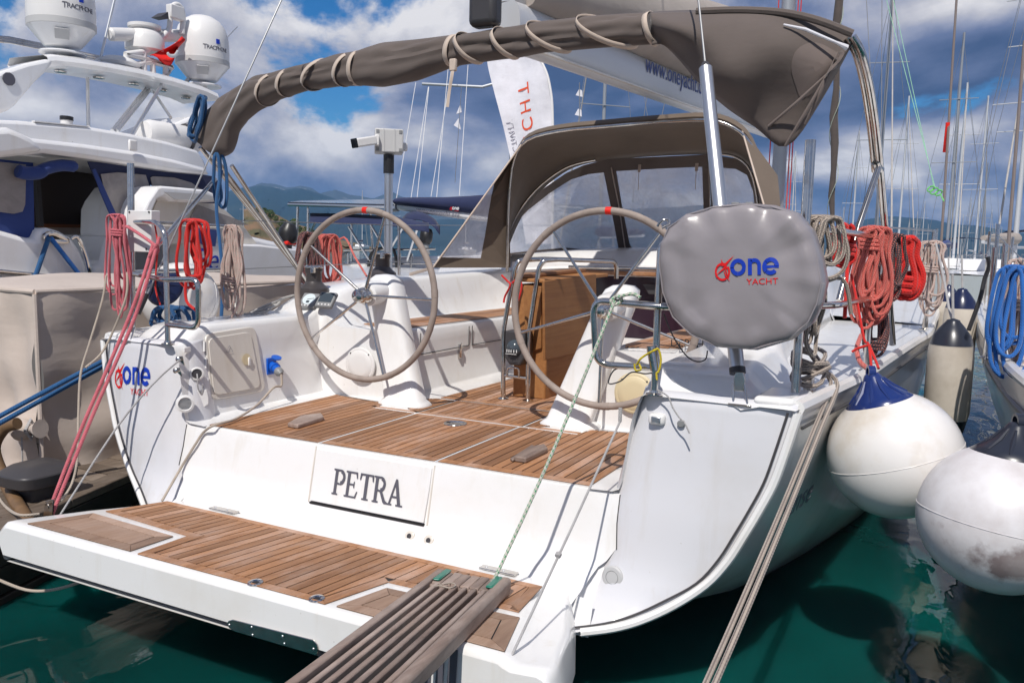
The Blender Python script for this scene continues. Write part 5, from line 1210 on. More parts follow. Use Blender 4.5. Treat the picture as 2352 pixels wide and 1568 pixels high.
line('thin_line', 'thin grey line from the port stern eye down to the pier', 'rope', [EYE_L, P(349, 884, y=-.98), P(262, 990, y=-1.1), P(132, 1192, y=-1.36)], .0048, 'rope_greycord', sm_=3)
line('beige_cord', 'limp beige cord hanging from the port rail over the tarpaulin', 'rope', [P(244, 632, y=-.85), P(235, 690, y=-.88), P(205, 790, y=-.95), P(185, 860, y=-1.0), P(180, 960, y=-1.05), P(178, 1050, y=-1.1), P(165, 1110, y=-1.15), P(140, 1150, y=-1.25)], .0055, 'rope_beige', extra=([P(292, 625, y=-.80), P(290, 680, y=-.82), P(260, 760, y=-.85), P(232, 812, y=-.9), P(196, 844, y=-.98)],))
# starboard side
b = MB(); a_, c_ = P(1412, 690, y=-.88), P(1128, 1345, y=-1.24); pts = [a_.lerp(c_, t / 12) + V((0, 0, -.03 * math.sin(PI * t / 12))) for t in range(13)]
b.tube(smooth(pts, 3), .0062, 8); knot(b, P(1416, 690, y=-.87), .0062, .018)
b.tube(smooth([P(1420, 682, y=-.88), P(1440, 676, y=-.88), P(1458, 676, y=-.87), P(1470, 684, y=-.87)], 4), [.0065] * 12 + [.009], 8)
knot(b, P(1128, 1346, y=-1.25), .0068, .02); b.tube(smooth([P(1128, 1350, y=-1.25), P(1120, 1375, y=-1.30), P(1078, 1400, y=-1.36)], 4), .0066, 8); b.tube(smooth([P(1130, 1350, y=-1.25), P(1128, 1385, y=-1.33), P(1112, 1420, y=-1.37)], 4), .0062, 8)
tag(b.build('gangway_line', 'rope_white_green'), 'white rope with green flecks holding up the gangway end', 'rope')
b = MB(); a_, c_ = V((1.075, -.83, -.335)), P(1172, 1512, y=-1.63); b.tube([a_, a_.lerp(c_, .5) + V((0, 0, -.006)), c_], .0042, 7); b.lathe([(.0, -.011), (.010, -.006), (.010, .006), (.0, .011)], a_.lerp(c_, .62), c_ - a_, 10); b.tube([a_ + V((0, .0, .05)), a_], .007, 8)
tag(b.build('platform_line', 'rope_greycord'), 'grey knotted cord from the starboard quarter to the platform corner', 'rope')
CL = V((1.66, -.42, -.175))
b = MB(); rnd = random.Random(9); pts = []
for k in range(6):
    for t in range(10):
        a = 2 * PI * t / 10 + k * .35; R_ = rnd.uniform(.085, .105); pts.append(CL + V((R_ * .62 * math.cos(a) + .01 * math.sin(k), R_ * math.sin(a), .012 + .012 * k + .03 * math.sin(a + k * 1.3))))
b.tube(smooth(pts, 2), .0078, 9)
pts = [CL + V((.05, .02, .02)), V((1.735, -.40, -.205)), P(1870, 985, d=2.75), P(1790, 1180, d=2.42), P(1700, 1390, d=2.12), P(1618, 1575, d=1.9), P(1560, 1700, d=1.75)]
b.tube(smooth(pts, 4), .0078, 10); b.tube(smooth([q + V((.021 if 0 < i else .0, .010, .006)) for i, q in enumerate(pts)], 4), .0078, 10)
tag(b.build('mooring_line', 'rope_stripe'), 'doubled grey striped mooring line made fast to the starboard cleat', 'rope')
coil('rope_coil', 'grey striped rope coil on the starboard rail behind the round cover', P(1880, 500, y=-.62), .22, .12, 11, .0072, 'rope_stripe', 61, wrap=0, ax=(1, .5, 0), jitter=1.8)
coil('rope_coil', 'grey striped rope bunched below the starboard rail', P(1872, 590, y=-.55), .36, .10, 8, .0072, 'rope_stripe', 62, wrap=0, ax=(.4, 1, 0), jitter=1.6, tail=[P(1935, 640, y=-.5), P(1955, 720, y=-.45)])
line('rope_tail', 'grey striped rope dropping from the rail to the starboard deck', 'rope', [P(1850, 770, y=-.50), P(1858, 805, y=-.47), P(1872, 828, y=-.45), P(1885, 838, y=-.42)], .0078, 'rope_stripe')
coil('rope_coil', 'large coral rope coil on the starboard gate stanchion', P(2005, 524, y=.18), .42, .115, 18, .0072, 'rope_coral', 71, wrap=.10, ax=(1, .3, 0), jitter=1.5)
coil('rope_coil', 'black rope coil with orange flecks hanging low on the starboard gate', P(2016, 650, y=.25), .32, .10, 7, .0066, 'rope_black_red', 73, wrap=.75, ax=(1, .3, 0))
coil('rope_coil', 'black rope coil bunched beside the steel block on the starboard gate', P(2050, 540, y=.38), .28, .10, 8, .0075, 'rope_black_red', 75, wrap=0, ax=(.7, .5, 0), jitter=1.4)
coil('red_ribbon', 'red cloth loops tied at the starboard end of the rail', P(2078, 548, y=.55), .28, .12, 6, .0135, 'rope_red', 77, wrap=.55, ax=(1, .3, 0))
coil('red_ribbon', 'red tape bow tied on the starboard rail', P(1942, 516, y=-.2), .16, .09, 4, .0075, 'rope_red', 79, wrap=.4, ax=(1, .3, 0), tail=[P(1946, 590, y=-.2), P(1944, 660, y=-.25), P(1940, 730, y=-.3)])
line('fender_lanyard', 'thin red lanyard holding the clean white ball fender', 'rope', [P(1955, 630, y=-.1), P(1970, 700, y=-.15), P(1985, 780, y=-.2), P(1996, 792, y=-.22), P(2002, 850, y=-.30), P(2006, 856, y=-.31)], .0052, 'rope_red', extra=([P(1996, 792, y=-.22), P(2012, 830, y=-.27), P(2018, 846, y=-.3)], [P(1996, 792, y=-.22), P(1970, 800, y=-.22), P(1957, 808, y=-.22)]), sm_=3)
line('rope_tail', 'coral rope end curling down beside the clean ball fender', 'rope', [P(1978, 770, y=.1), P(1968, 800, y=-.1), P(1975, 830, y=-.2), P(1995, 848, y=-.28)], .0095, 'rope_coral')
line('yellow_lashing', 'yellow cord tied round the rod holder on the starboard rail', 'rope', [P(1462, 838, y=-.88), P(1470, 825, y=-.89), P(1483, 815, y=-.89), P(1500, 806, y=-.9), P(1512, 802, y=-.89), P(1518, 825, y=-.885), P(1514, 850, y=-.885), P(1508, 858, y=-.885), P(1509, 872, y=-.885)], .0038, 'rope_yellow', extra=([P(1457, 835, y=-.88), P(1460, 850, y=-.88), P(1472, 848, y=-.89), P(1468, 836, y=-.88)],))
line('hanging_rope', 'thin grey cord hanging from the starboard post over the quarter', 'rope', [P(1512, 896, y=-.862), P(1534, 910, y=-.885), P(1545, 935, y=-.9), P(1560, 958, y=-.905), P(1572, 970, y=-.908), P(1584, 995, y=-.912)], .0028, 'rope_greycord')
line('electric_cable', 'thin dark cable looping under the starboard pushpit rail', 'cable', [P(1440, 842, y=-.84), P(1410, 850, y=-.84), P(1398, 880, y=-.84), P(1425, 875, y=-.84), P(1450, 855, y=-.84), P(1480, 858, y=-.84), P(1498, 856, y=-.84)], .0026, 'plastic_dark')
line('electric_cable', 'thin dark cable drooping below the round grey cover', 'cable', [P(1524, 720, y=-.80), P(1545, 770, y=-.75), P(1575, 815, y=-.7), P(1600, 830, y=-.7), P(1620, 825, y=-.7), P(1625, 805, y=-.7)], .0026, 'plastic_dark')
line('red_lanyard', 'red coiled kill-cord lanyard tied on the table guard', 'rope', [P(1152, 632, y=.5), P(1165, 645, y=.5), P(1172, 655, y=.48), P(1160, 680, y=.5), P(1157, 695, y=.5)], .006, 'rope_red', extra=([P(1176, 650, y=.48), P(1192, 640, y=.48), P(1198, 660, y=.48), P(1190, 690, y=.48)],))
# wooden chocks left on the sole
def chock(label, cs, z, h, seed):
    b = MB(); b.prism([P(u, v, z=z) for u, v in cs], (0, 0, h)); return tag(b.build('wooden_chock', 'teak_grey', bevel=.006), label, 'wood block')
chock('weathered wooden chock lying on the port side of the cockpit sole', [(660, 981), (684, 985), (744, 966), (738, 957), (690, 963)], ZS + .0045, .022, 1)
chock('brown wooden chock lying on the starboard side of the cockpit sole', [(1180, 1060), (1208, 1064), (1258, 1040), (1250, 1030), (1218, 1036)], ZS + .0045, .024, 2)
chock('thin dark wooden sliver beside the starboard chock', [(1171, 1058), (1178, 1062), (1228, 1030), (1222, 1026)], ZS + .0045, .014, 3)
q = P(1046, 972, z=ZS + .005); DH = MB().lathe([(.058, 0), (.056, .003), (.046, .0035), (.044, .002), (0, .0022)], q, (0, 0, 1), 32).build('deck_filler', 'steel', YA)
# ================================================================= fenders
def ball_fender(label, c, r, axis, mt, cap, group, capk=.66, eye=True):
    root = empty('ball_fender', V(c) - V((0, 0, r)), label, 'fender', group); a = V(axis).normalized()
    pr = []
    A0 = math.radians(60)
    for i in range(25):
        t = lerp(-90, 60, i / 24); th = math.radians(t); pr.append((r * math.cos(th), r * math.sin(th) * (1.0 if t > 0 else .97)))
    MB().lathe(pr, c, a, 40).build('body', mt, root, sm=80)
    r0, h0 = r * math.cos(A0), r * math.sin(A0)
    b = MB(); b.lathe([(r0 * 1.005, h0 - .012), (r0 * 1.004, h0), (r0 * .80, h0 + r * .09), (r0 * .52, h0 + r * .21), (r0 * .34, h0 + r * .33), (r0 * .26, h0 + r * .41), (r0 * .2, h0 + r * .45), (0, h0 + r * .47)], c, a, 40)
    co = b.build('cap', cap, root, sm=80)
    e = a.orthogonal().normalized(); g = a.cross(e)
    for k in range(10):
        d_ = e * math.cos(2 * PI * k / 10) + g * math.sin(2 * PI * k / 10)
        MB().tube([V(c) + a * (h0 + r * .06) + d_ * (r0 * .86), V(c) + a * (h0 + r * .20) + d_ * (r0 * .52), V(c) + a * (h0 + r * .36) + d_ * (r0 * .30)], [.003, .008, .004], 6).build('rib', cap, co)
    MB().tube([V(c) + e * (r * 1.001 * math.cos(2 * PI * t / 60)) + g * (r * 1.001 * math.sin(2 * PI * t / 60)) - a * (r * .12) * 0 for t in range(60)], .0012, 4, closed=True).build('mould_seam', mt, root)
    MB().lathe([(.018, -.012), (.026, -.012), (.026, .012), (.018, .012), (.018, -.012)], V(c) + a * (h0 + r * .47), (.9, .3, 0), 18, False, False).build('eye', cap, root)
    return root
ball_fender('clean white ball fender with blue cap against the starboard quarter', P(2055, 1045, d=3.0), .232, CR * -.27 + CU * .96 + CW * .02, 'fender_white', 'fender_navy', 'ball fenders')
ball_fender('scuffed white ball fender with dark cap at the right edge', P(2292, 1192, d=2.58), .232, CR * .16 + CU * .97 + CW * -.08, 'fender_dirty', 'fender_black', 'ball fenders')
ball_fender('white ball fender with dark blue cap on the port side deck', P(415, 688, d=4.95), .222, CR * -.10 + CU * .30 + CW * -.95, 'fender_white', 'navy_vinyl', 'ball fenders')
def long_fender(label, top, length, r, mt, cap):
    top = V(top); root = empty('long_fender', top - V((0, 0, length)), label, 'fender', 'long fenders between the yachts'); k = length
    MB().lathe([(r * .92, -k * .80), (r, -k * .74), (r, -k * .28), (r * .94, -k * .20)], top, (0, 0, 1), 28).build('body', mt, root, sm=60)
    MB().lathe([(r * .945, -k * .205), (r * .80, -k * .12), (r * .5, -k * .05), (r * .30, -k * .01), (r * .28, .0), (0, .01)], top, (0, 0, 1), 28).build('cap', cap, root, sm=60)
    MB().lathe([(r * .925, -k * .795), (r * .80, -k * .90), (r * .45, -k * .98), (0, -k)], top, (0, 0, 1), 28).build('foot', cap, root, sm=60)
    MB().tube([top + V((0, 0, -.02)), top + V((-.02, .02, .22))], .006, 6).build('lanyard', 'rope_greycord', root)
long_fender('long dirty white fender with navy ends hanging between the two hulls', P(2190, 735, d=4.0), .60, .103, 'fender_old', 'fender_black')
long_fender('white fender with navy top behind the nearest long fender', P(2211, 664, d=5.4), .62, .100, 'fender_old', 'navy_vinyl')
long_fender('farthest navy topped fender between the two hulls', P(2180, 656, d=6.4), .60, .095, 'fender_old', 'navy_vinyl')
# ================================================================= timber pier with its clutter
def pier():
    root = empty('timber_pier', (-2.6, -1, WZ), 'low weathered timber pier on the port side under the tarpaulin', 'pier')
    ex = lambda y: max(-2.17, -1.62 - .31 * (y + 1.07))
    y = -1.62; k = 0
    while y < 7.5:
        w = .118; MB().prism([(-5.2, y, -1.03), (ex(y) - .06, y, -1.03), (ex(y + w) - .06, y + w - .008, -1.03), (-5.2, y + w - .008, -1.03)], (0, 0, .03 + .002 * (k % 3))).build('plank', 'pier_wood', root, sm=0); y += w; k += 1
    b = MB(); pts = [(-1.455, -1.62), (-1.62, -1.07), (-1.757, -.626), (-2.15, .64), (-2.17, 3), (-2.17, 7.5)]
    for a, c in zip(pts, pts[1:]): b.prism([(a[0], a[1], -1.035), (c[0], c[1], -1.035), (c[0] - .12, c[1], -1.035), (a[0] - .12, a[1], -1.035)], (0, 0, .045))
    b.build('edge_beam', 'pier_wood', root, bevel=.006)
    for z0, z1, of in ((-1.16, -1.04, .0), (-1.29, -1.17, .012), (-1.45, -1.30, .004)):
        b = MB()
        for a, c in zip(pts, pts[1:]): b.prism([(a[0] - of, a[1], z0), (c[0] - of, c[1], z0), (c[0] - .1, c[1], z0), (a[0] - .1, a[1], z0)], (0, 0, z1 - z0))
        b.prism([(-1.46 - of, -1.62 + of, z0), (-5.2, -1.62 + of, z0), (-5.2, -1.55, z0), (-1.46, -1.55, z0)], (0, 0, z1 - z0)); b.build('fascia_board', 'wet_wood', root, bevel=.004)
    for x, y in ((-1.75, -1.5), (-2.35, -1.5), (-3.6, -1.5)): MB().lathe([(.07, -2.0), (.07, -1.04)], (x, y, 0), (0, 0, 1), 14).build('pile', 'wet_wood', root)
pier()
b = MB(); c = P(88, 1122, z=-.96)
rows = []
for z, w, l in ((0, .07, .09), (.085, .07, .09), (.09, .13, .15), (.15, .14, .16), (.185, .09, .10), (.19, .04, .05)): rows.append([c + V((w * math.copysign(abs(math.cos(2 * PI * j / 16)) ** .5, math.cos(2 * PI * j / 16)), l * math.copysign(abs(math.sin(2 * PI * j / 16)) ** .5, math.sin(2 * PI * j / 16)), z - .055)) for j in range(16)])
b.grid(rows, True); b.add(rows[-1], [tuple(range(16))]); tag(b.build('mooring_bollard', 'plastic_dark', bevel=.006), 'black rubber mooring bollard on the pier edge', 'bollard')
line('water_hose', 'brown ribbed hose curving down over the pier edge', 'hose', [P(40, 972, y=-1.0), P(8, 985, y=-1.02), P(-14, 1030, y=-1.05), P(5, 1090, y=-1.1), P(30, 1140, y=-1.2), P(62, 1195, y=-1.36), P(90, 1260, y=-1.5)], .031, 'rubber_hose', n=14)
line('slack_line', 'pale cord looping over the pier edge into the water', 'rope', [P(-5, 1140, z=-.985), P(15, 1165, z=-.985), P(45, 1182, y=-1.45), P(90, 1180, y=-1.4)], .006, 'rope_beige')
line('slack_line', 'pale cord hanging in a shallow loop below the platform', 'rope', [P(-10, 1328, y=-1.55), P(60, 1354, y=-1.5), P(120, 1354, y=-1.45), P(185, 1336, y=-1.4), P(230, 1315, y=-1.3)], .0065, 'rope_beige')
# ---- covered tender under a beige tarpaulin
def tarp():
    root = empty('tarpaulin_covered_tender', (-2.9, .3, -1.0), 'beige tarpaulin laced over a tender on the pier', 'tarpaulin')
    x0, x1, y0, y1 = -3.75, -2.2, -.83, 1.75; rnd = random.Random(4)
    def sheet(f, nu, nv, name, mt='tarp'):
        MB().grid([[f(i / nu, j / nv) for i in range(nu + 1)] for j in range(nv + 1)]).build(name, mt, root, sm=80)
    wav = lambda a, c: .022 * math.sin(a * 11 + c * 5) + .016 * math.sin(a * 23 - c * 9) + .012 * math.sin(c * 17 + a * 3)
    sheet(lambda u, v: V((x1 + (.03 * v + wav(u * 2, v) * (.3 + v)) , lerp(y0, y1, u), lerp(-.02 - .035 * math.sin(PI * u), -1.0, v))), 60, 24, 'side_panel')
    sheet(lambda u, v: V((lerp(x0, x1, u), y0 - .02 * v + wav(u * 1.6 + 2, v) * (.3 + v), lerp(-.015 - .03 * math.sin(PI * u), -1.0, v))), 50, 24, 'end_panel')
    sheet(lambda u, v: V((lerp(x0, x1, u), lerp(y0, y1, v), -.018 + .05 * math.sin(PI * u) * math.sin(PI * v) ** .5 - .03 * (math.sin(PI * u) * (v in (0, 1)) + math.sin(PI * v) * (u in (0, 1))) + .008 * math.sin(u * 9 + v * 14))), 30, 40, 'top_panel')
    MB().tube([(x1 + .0, y0, -.018), (x1 + .004, y1, -.018)], .014, 8).tube([(x0, y0, -.016), (x1, y0, -.018)], .014, 8).tube([(x1 + .006, y0 - .006, -.03), (x1 + .02, y0 - .012, -.5), (x1 + .05, y0 - .03, -1.0)], .013, 8).build('hem', 'tarp', root)
    q = P(62, 985, y=-.90); MB().lathe([(.0, -.10), (.04, -.09), (.062, -.05), (.055, -.01), (.02, .03), (.03, .06), (.05, .10)], q, (1, .1, .12), 16).build('gathered_knot', 'tarp', root); MB().tube([q + V((.0, -.03, -.02)), q + V((.01, -.04, -.25)), q + V((-.05, -.05, -.42))], .004, 6).tube([q + V((.03, -.03, 0)), q + V((.035, 0, .055)), q + V((.03, .03, 0)), q + V((.03, 0, -.05)), q + V((.03, -.03, 0))], .010, 8).build('lacing', 'rope_greycord', root)
tarp()
# ================================================================= motor yacht on the port side
def motor():
    MX = -4.1
    root = empty('motor_yacht', (-5.5, 3, WZ), 'white flybridge motor yacht with blue canopies and radar arch to port', 'motor yacht')
    def slab(name, cs, x, dx, mt, parent=root, bevel=.0, sm=40): return MB().prism([P(u, v, x=x) for u, v in cs], (dx, 0, 0)).build(name, mt, parent, bevel=bevel, sm=sm)
    # hull and deck mass
    b = MB(); b.prism([(-3.95, .05, WZ - .2), (-4.0, 6, WZ - .2), (-4.6, 11, WZ - .2), (-6.6, 13, WZ - .2), (-8.4, 11, WZ - .2), (-8.9, .05, WZ - .2)], (0, 0, 1.38)); b.build('hull', 'gelcoat_motor', root, bevel=.08)
    slab('cockpit_coaming', [(-60, 515), (0, 528), (60, 545), (84, 549), (86, 526), (112, 523), (138, 530), (165, 545), (186, 575), (198, 605), (206, 640), (-60, 660)], MX + .12, -.5, 'gelcoat_motor', bevel=.06)
    slab('rub_rail', [(-60, 612), (100, 628), (205, 634), (205, 641), (100, 637), (-60, 623)], MX + .16, -.06, 'steel', bevel=.01)
    HW = MB().tube(smooth([P(102, 543, x=MX + .14), P(118, 536, x=MX + .14), P(145, 546, x=MX + .14), P(154, 554, x=MX + .14), P(135, 555, x=MX + .14), P(112, 551, x=MX + .14)], 4, True), .02, 8, closed=True).build('fairlead', 'steel', root)
    MB().prism([P(106, 544, x=MX + .135), P(118, 539, x=MX + .135), P(150, 553, x=MX + .135), P(132, 554, x=MX + .135)], (.004, 0, 0)).build('fairlead_hole', 'plastic_black', HW)
    for pts in ([(112, 545), (80, 638)], [(116, 546), (188, 638)]): MB().tube([P(*q, x=MX + .17) for q in pts], .018, 8).build('stern_line', 'rope_blue' if pts[1][0] < 100 else 'rope_skyblue', root)
    MB().tube(smooth([P(165, 548, x=MX + .16), P(176, 544, x=MX + .18), P(186, 560, x=MX + .18), P(198, 590, x=MX + .18), P(204, 615, x=MX + .18), P(208, 633, x=MX + .16)], 4), .016, 8).build('hand_rail', 'steel', root)
    slab('stair_block', [(212, 640), (213, 610), (230, 606), (232, 598), (243, 556), (249, 540), (292, 542), (300, 640)], MX - .1, -1.2, 'gelcoat_motor', bevel=.04)
    # saloon: solid dark block painted in for the shaded interior, with panelling
    slab('saloon_shade_block', [(-60, 350), (300, 372), (330, 600), (-60, 600)], MX - .9, -1.6, 'interior_shade')
    slab('saloon_panel', [(100, 518), (240, 522), (252, 600), (100, 600)], MX - .86, -.03, 'strap')
    slab('saloon_shelf', [(100, 514), (242, 517), (242, 524), (100, 522)], MX - .80, -.08, 'interior_wood')
    slab('saloon_post', [(229, 520), (241, 520), (239, 560), (229, 560)], MX - .82, -.04, 'interior_wood')
    slab('saloon_window', [(189, 484), (225, 484), (228, 520), (193, 520)], MX - .88, .01, 'vinyl_milky')
    slab('door_frame', [(83, 400), (92, 400), (101, 520), (92, 520)], MX - .6, -.05, 'plastic_dark')
    slab('side_deck_mass', [(300, 520), (480, 520), (700, 570), (700, 660), (300, 660)], MX - .5, -2.5, 'gelcoat_motor', bevel=.05)
    # canopies
    c1 = slab('canopy', [(-60, 362), (0, 366), (76, 374), (78, 470), (79, 548), (68, 557), (35, 545), (0, 531), (-60, 515)], MX + .05, -.012, 'blue_canvas')
    slab('canopy_window', [(-60, 366), (60, 378), (60, 400), (58, 470), (52, 486), (32, 491), (0, 487), (-60, 475)], MX + .066, -.006, 'vinyl_milky', c1)
    MB().tube(smooth([P(38, 392, x=MX + .12), P(60, 398, x=MX + .12), P(90, 396, x=MX + .12), P(104, 388, x=MX + .12), P(140, 380, x=MX + .1), P(175, 383, x=MX + .1)], 4), [.03] + [.05] * 10 + [.045] * 9 + [.03], 10).build('canopy_roll', 'blue_canvas', root)
    c2 = slab('canopy', [(202, 371), (300, 378), (400, 392), (490, 405), (505, 420), (495, 470), (470, 475), (400, 440), (345, 424), (330, 560), (296, 560), (275, 525), (255, 480), (235, 440), (215, 402)], MX + .05, -.012, 'navy_canvas')
    slab('canopy_window', [(232, 400), (270, 396), (335, 402), (346, 436), (350, 500), (335, 560), (300, 556), (275, 520), (252, 470), (238, 428)], MX + .066, -.006, 'vinyl_milky', c2)
    slab('canopy_window', [(346, 408), (352, 405), (400, 408), (440, 420), (470, 440), (440, 448), (380, 440), (352, 436)], MX + .066, -.006, 'vinyl_milky', c2)
    slab('canopy_edge', [(213, 390), (219, 388), (240, 432), (262, 480), (283, 525), (293, 556), (286, 560), (268, 525), (248, 482), (230, 440)], MX + .075, -.008, 'blue_canvas', c2)
    # tender console with tinted window
    tc = slab('tender_console', [(332, 482), (340, 462), (362, 430), (372, 427), (475, 436), (508, 452), (510, 463), (440, 466), (390, 462), (378, 452), (362, 458), (345, 500), (340, 545), (330, 545)], MX + .35, -.8, 'gelcoat_motor', bevel=.02)
    slab('console_top', [(376, 441), (470, 446), (505, 458), (400, 458)], MX + .36, .01, 'box_grey', tc)
    slab('console_body', [(345, 500), (362, 460), (500, 468), (560, 520), (590, 560), (345, 560)], MX + .2, -.6, 'gelcoat_cream', tc)
    slab('console_window', [(425, 520), (452, 470), (545, 505), (570, 517), (445, 516)], MX + .21, .01, 'vinyl_milky', tc)
    slab('dark_windscreen', [(380, 515), (420, 522), (588, 538), (588, 520), (500, 420), (520, 440), (588, 500), (588, 545), (420, 530)], MX + .05, -.02, 'glass_dark') if False else None
    slab('blue_side_cloth', [(440, 522), (500, 528), (495, 566), (470, 563), (447, 552)], MX + .37, -.02, 'blue_canvas', tc)
    # name panel
    np_ = slab('name_panel', [(442, 556), (600, 562), (700, 575), (700, 645), (440, 645)], MX + .3, -.3, 'gelcoat_motor', bevel=.02)
    q = P(474, 598, x=MX + .305); text('Pe', 'name_lettering', 'logo_blue', np_, q, (0, 1, 0), (0, 0, 1), .28, shear=.25); text('ey', 'name_lettering', 'logo_blue', np_, P(486, 624, x=MX + .305), (0, 1, 0), (0, 0, 1), .12, shear=.2)
    # flybridge: wall and overhang
    slab('flybridge_wall', [(-60, 268), (0, 275), (45, 277), (100, 282), (205, 291), (300, 307), (385, 325), (455, 345), (470, 368), (480, 395), (300, 375), (-60, 350)], MX - .1, -3.4, 'gelcoat_motor', bevel=.03)
    slab('flybridge_overhang', [(-60, 283), (0, 293), (20, 292), (45, 303), (76, 317), (190, 330), (300, 346), (400, 366), (470, 384), (487, 402), (400, 394), (300, 379), (200, 364), (105, 352), (0, 362), (-60, 372)], MX + .18, -3.7, 'gelcoat_motor', bevel=.05)
    slab('overhang_wing', [(-60, 286), (0, 295), (20, 294), (46, 304), (75, 318), (106, 346), (60, 353), (0, 361), (-60, 368)], MX + .30, -.4, 'gelcoat_motor', bevel=.04)
    q = P(305, 334, x=MX + .2); MB().box(q, (.012, .04, .045)).build('deck_light', 'plastic_white', root, bevel=.02)
    slab('fly_rail', [(80, 277), (205, 290), (205, 292), (80, 280)], MX - .1, -.04, 'plastic_white')
    MB().tube([P(153, 287, x=MX - .15), P(153, 276, x=MX - .15)], .045, 12).build('fly_light_base', 'plastic_white', root); MB().tube([P(153, 277, x=MX - .15), P(153, 268, x=MX - .15)], .05, 12).build('fly_light', 'plastic_black', root)
    MB().lathe([(.0, -.32), (.10, -.31), (.125, -.26), (.125, .26), (.10, .31), (0, .32)], P(395, 315, x=MX - .35), (0, 1, 0), 24).build('life_raft', 'plastic_white', root)
    MB().tube([P(395, 315, x=MX - .35) + V((.127 * math.cos(t * .3), .15, .127 * math.sin(t * .3))) for t in range(21)], .02, 6, closed=True).build('raft_strap', 'plastic_dark', root)
    slab('fly_fairing', [(330, 318), (352, 306), (400, 285), (440, 268), (470, 272), (470, 345), (380, 325)], MX - .6, -.6, 'gelcoat_motor', bevel=.05)
    # radar arch
    AX = MX - .9
    near = [P(u, v, x=AX) for u, v in ((108, 139), (125, 137), (180, 143), (250, 154), (330, 170), (400, 187), (470, 208), (500, 222))]
    b = MB(); rows = []
    for i, q in enumerate(near):
        rows.append([q + V((.0, 0, .03)), q + V((.02, 0, -.01)), q + V((-.02, 0, -.045)), q + V((-.52, 0, -.05)), q + V((-.56, 0, 0)), q + V((-.52, 0, .06)), q + V((-.05, 0, .05))])
    b.grid(rows, True); AR = b.build('radar_arch', 'gelcoat_motor', root)
    for u, v in ((139, 167), (227, 178), (307, 192), (372, 207), (428, 224)):
        q = P(u, v, z=1.0)
        y = P(u, v, x=AX - .25); z = min(near, key=lambda w: abs(w.y - y.y)).z - .055; q = V((AX - .25, y.y, z))
        MB().lathe([(.0, 0), (.045, -.004), (.055, -.012), (.05, -.02), (.03, -.022)], q, (0, 0, 1), 16).build('downlight', 'steel', AR)
    slab('arch_leg', [(126, 137), (108, 136), (60, 146), (0, 166), (-60, 188), (-60, 285), (0, 262), (20, 255), (38, 242), (62, 214), (84, 188), (106, 168), (118, 152)], AX + .03, -.16, 'gelcoat_motor', AR, bevel=.03)
    MB().lathe([(.055, 0), (.055, .006)], P(20, 182, x=AX + .036), (1, 0, 0), 10).build('arch_emblem', 'lettering_grey', AR)
    # domes
    def dome(u, v, px, x):
        q = P(u, v, x=x); d_ = (q - CC).dot(CW); r = px * d_ / CF
        o = MB().lathe([(.68 * r, -.06 * r), (.70 * r, -.03 * r), (.68 * r, .0), (.17 * r, .04 * r), (.17 * r, .14 * r), (.50 * r, .15 * r), (.55 * r, .19 * r), (.98 * r, .72 * r)], q, (0, 0, 1), 36).build('dome_base', 'gelcoat_motor', root, sm=40)
        MB().lathe([(.985 * r, .72 * r), (1.0 * r, .73 * r), (1.005 * r, .92 * r), (.99 * r, .93 * r)], q, (0, 0, 1), 40).build('dome_band', 'box_grey', o)
        MB().lathe([(.99 * r, .93 * r), (1.0 * r, 1.2 * r), (.99 * r, 1.6 * r), (.96 * r, 1.85 * r), (.86 * r, 2.15 * r), (.68 * r, 2.38 * r), (.42 * r, 2.54 * r), (.2 * r, 2.6 * r), (0, 2.61 * r)], q, (0, 0, 1), 40).build('dome_shell', 'plastic_white', o, sm=80)
        MB().lathe([(.16 * r, -.5 * r), (.16 * r, .0)], q, (0, 0, 1), 16).build('dome_stem', 'plastic_white', o)
        # lettering wrapped on the shell, letter by letter
        vd = (CC - q); vd.z = 0; a0 = math.atan2(vd.y, vd.x) + .10
        for i, ch in enumerate('TRACPHONE'):
            a = a0 + .115 * i; nn = V((math.cos(a), math.sin(a), 0)); text(ch, 'dome_lettering', 'lettering_grey', o, q + nn * (1.003 * r) + V((0, 0, 1.26 * r)), V((-nn.y, nn.x, 0)), (0, 0, 1), (.21 if i else .26) * r, ext=.001)
        a = a0 + .50; nn = V((math.cos(a), math.sin(a), 0)); MB().box(q + nn * (1.0 * r) + V((0, 0, 1.52 * r)), (.07 * r, .004, .085 * r), (V((-nn.y, nn.x, 0)), nn, V((0, 0, 1)))).build('dome_badge', 'logo_blue', o)
        a = a0 - .1; nn = V((math.cos(a), math.sin(a), -.75)).normalized(); tt = V((-nn.y, nn.x, 0)).normalized(); MB().box(q + V((math.cos(a), math.sin(a), 0)) * (.80 * r) + V((0, 0, .44 * r)), (.20 * r, .17 * r, .03 * r), (tt, nn.cross(tt), nn)).build('dome_plate', 'box_grey', o)
    dome(144, 122, 72, AX - .25); dome(466, 196, 59, AX - .3)
    # radar scanner and mast frame
    RX = AX - .35
    MB().lathe([(.15, 0), (.19, .02), (.19, .13), (.15, .2), (.12, .22), (.16, .24), (.16, .27), (.05, .29)], P(333, 121, x=RX), (0, 0, 1), 24).build('radar_pedestal', 'plastic_white', root)
    a_, c_ = P(250, 79, x=RX), P(414, 83, x=RX); MB().tube([a_, a_.lerp(c_, .02), a_.lerp(c_, .98), c_], [.045, .065, .065, .045], 14).build('radar_scanner', 'plastic_white', root)
    fr = [[(288, 125), (340, 118), (352, 108), (386, 72), (390, 62), (392, 24), (398, 12), (408, 10), (418, 20), (421, 40), (418, 78)], [(290, 126), (290, 150)], [(331, 120), (331, 168)], [(300, 152), (345, 142), (390, 152), (395, 160)], [(288, 125), (325, 132), (395, 155)], [(350, 143), (352, 172)], [(380, 150), (380, 178)]]
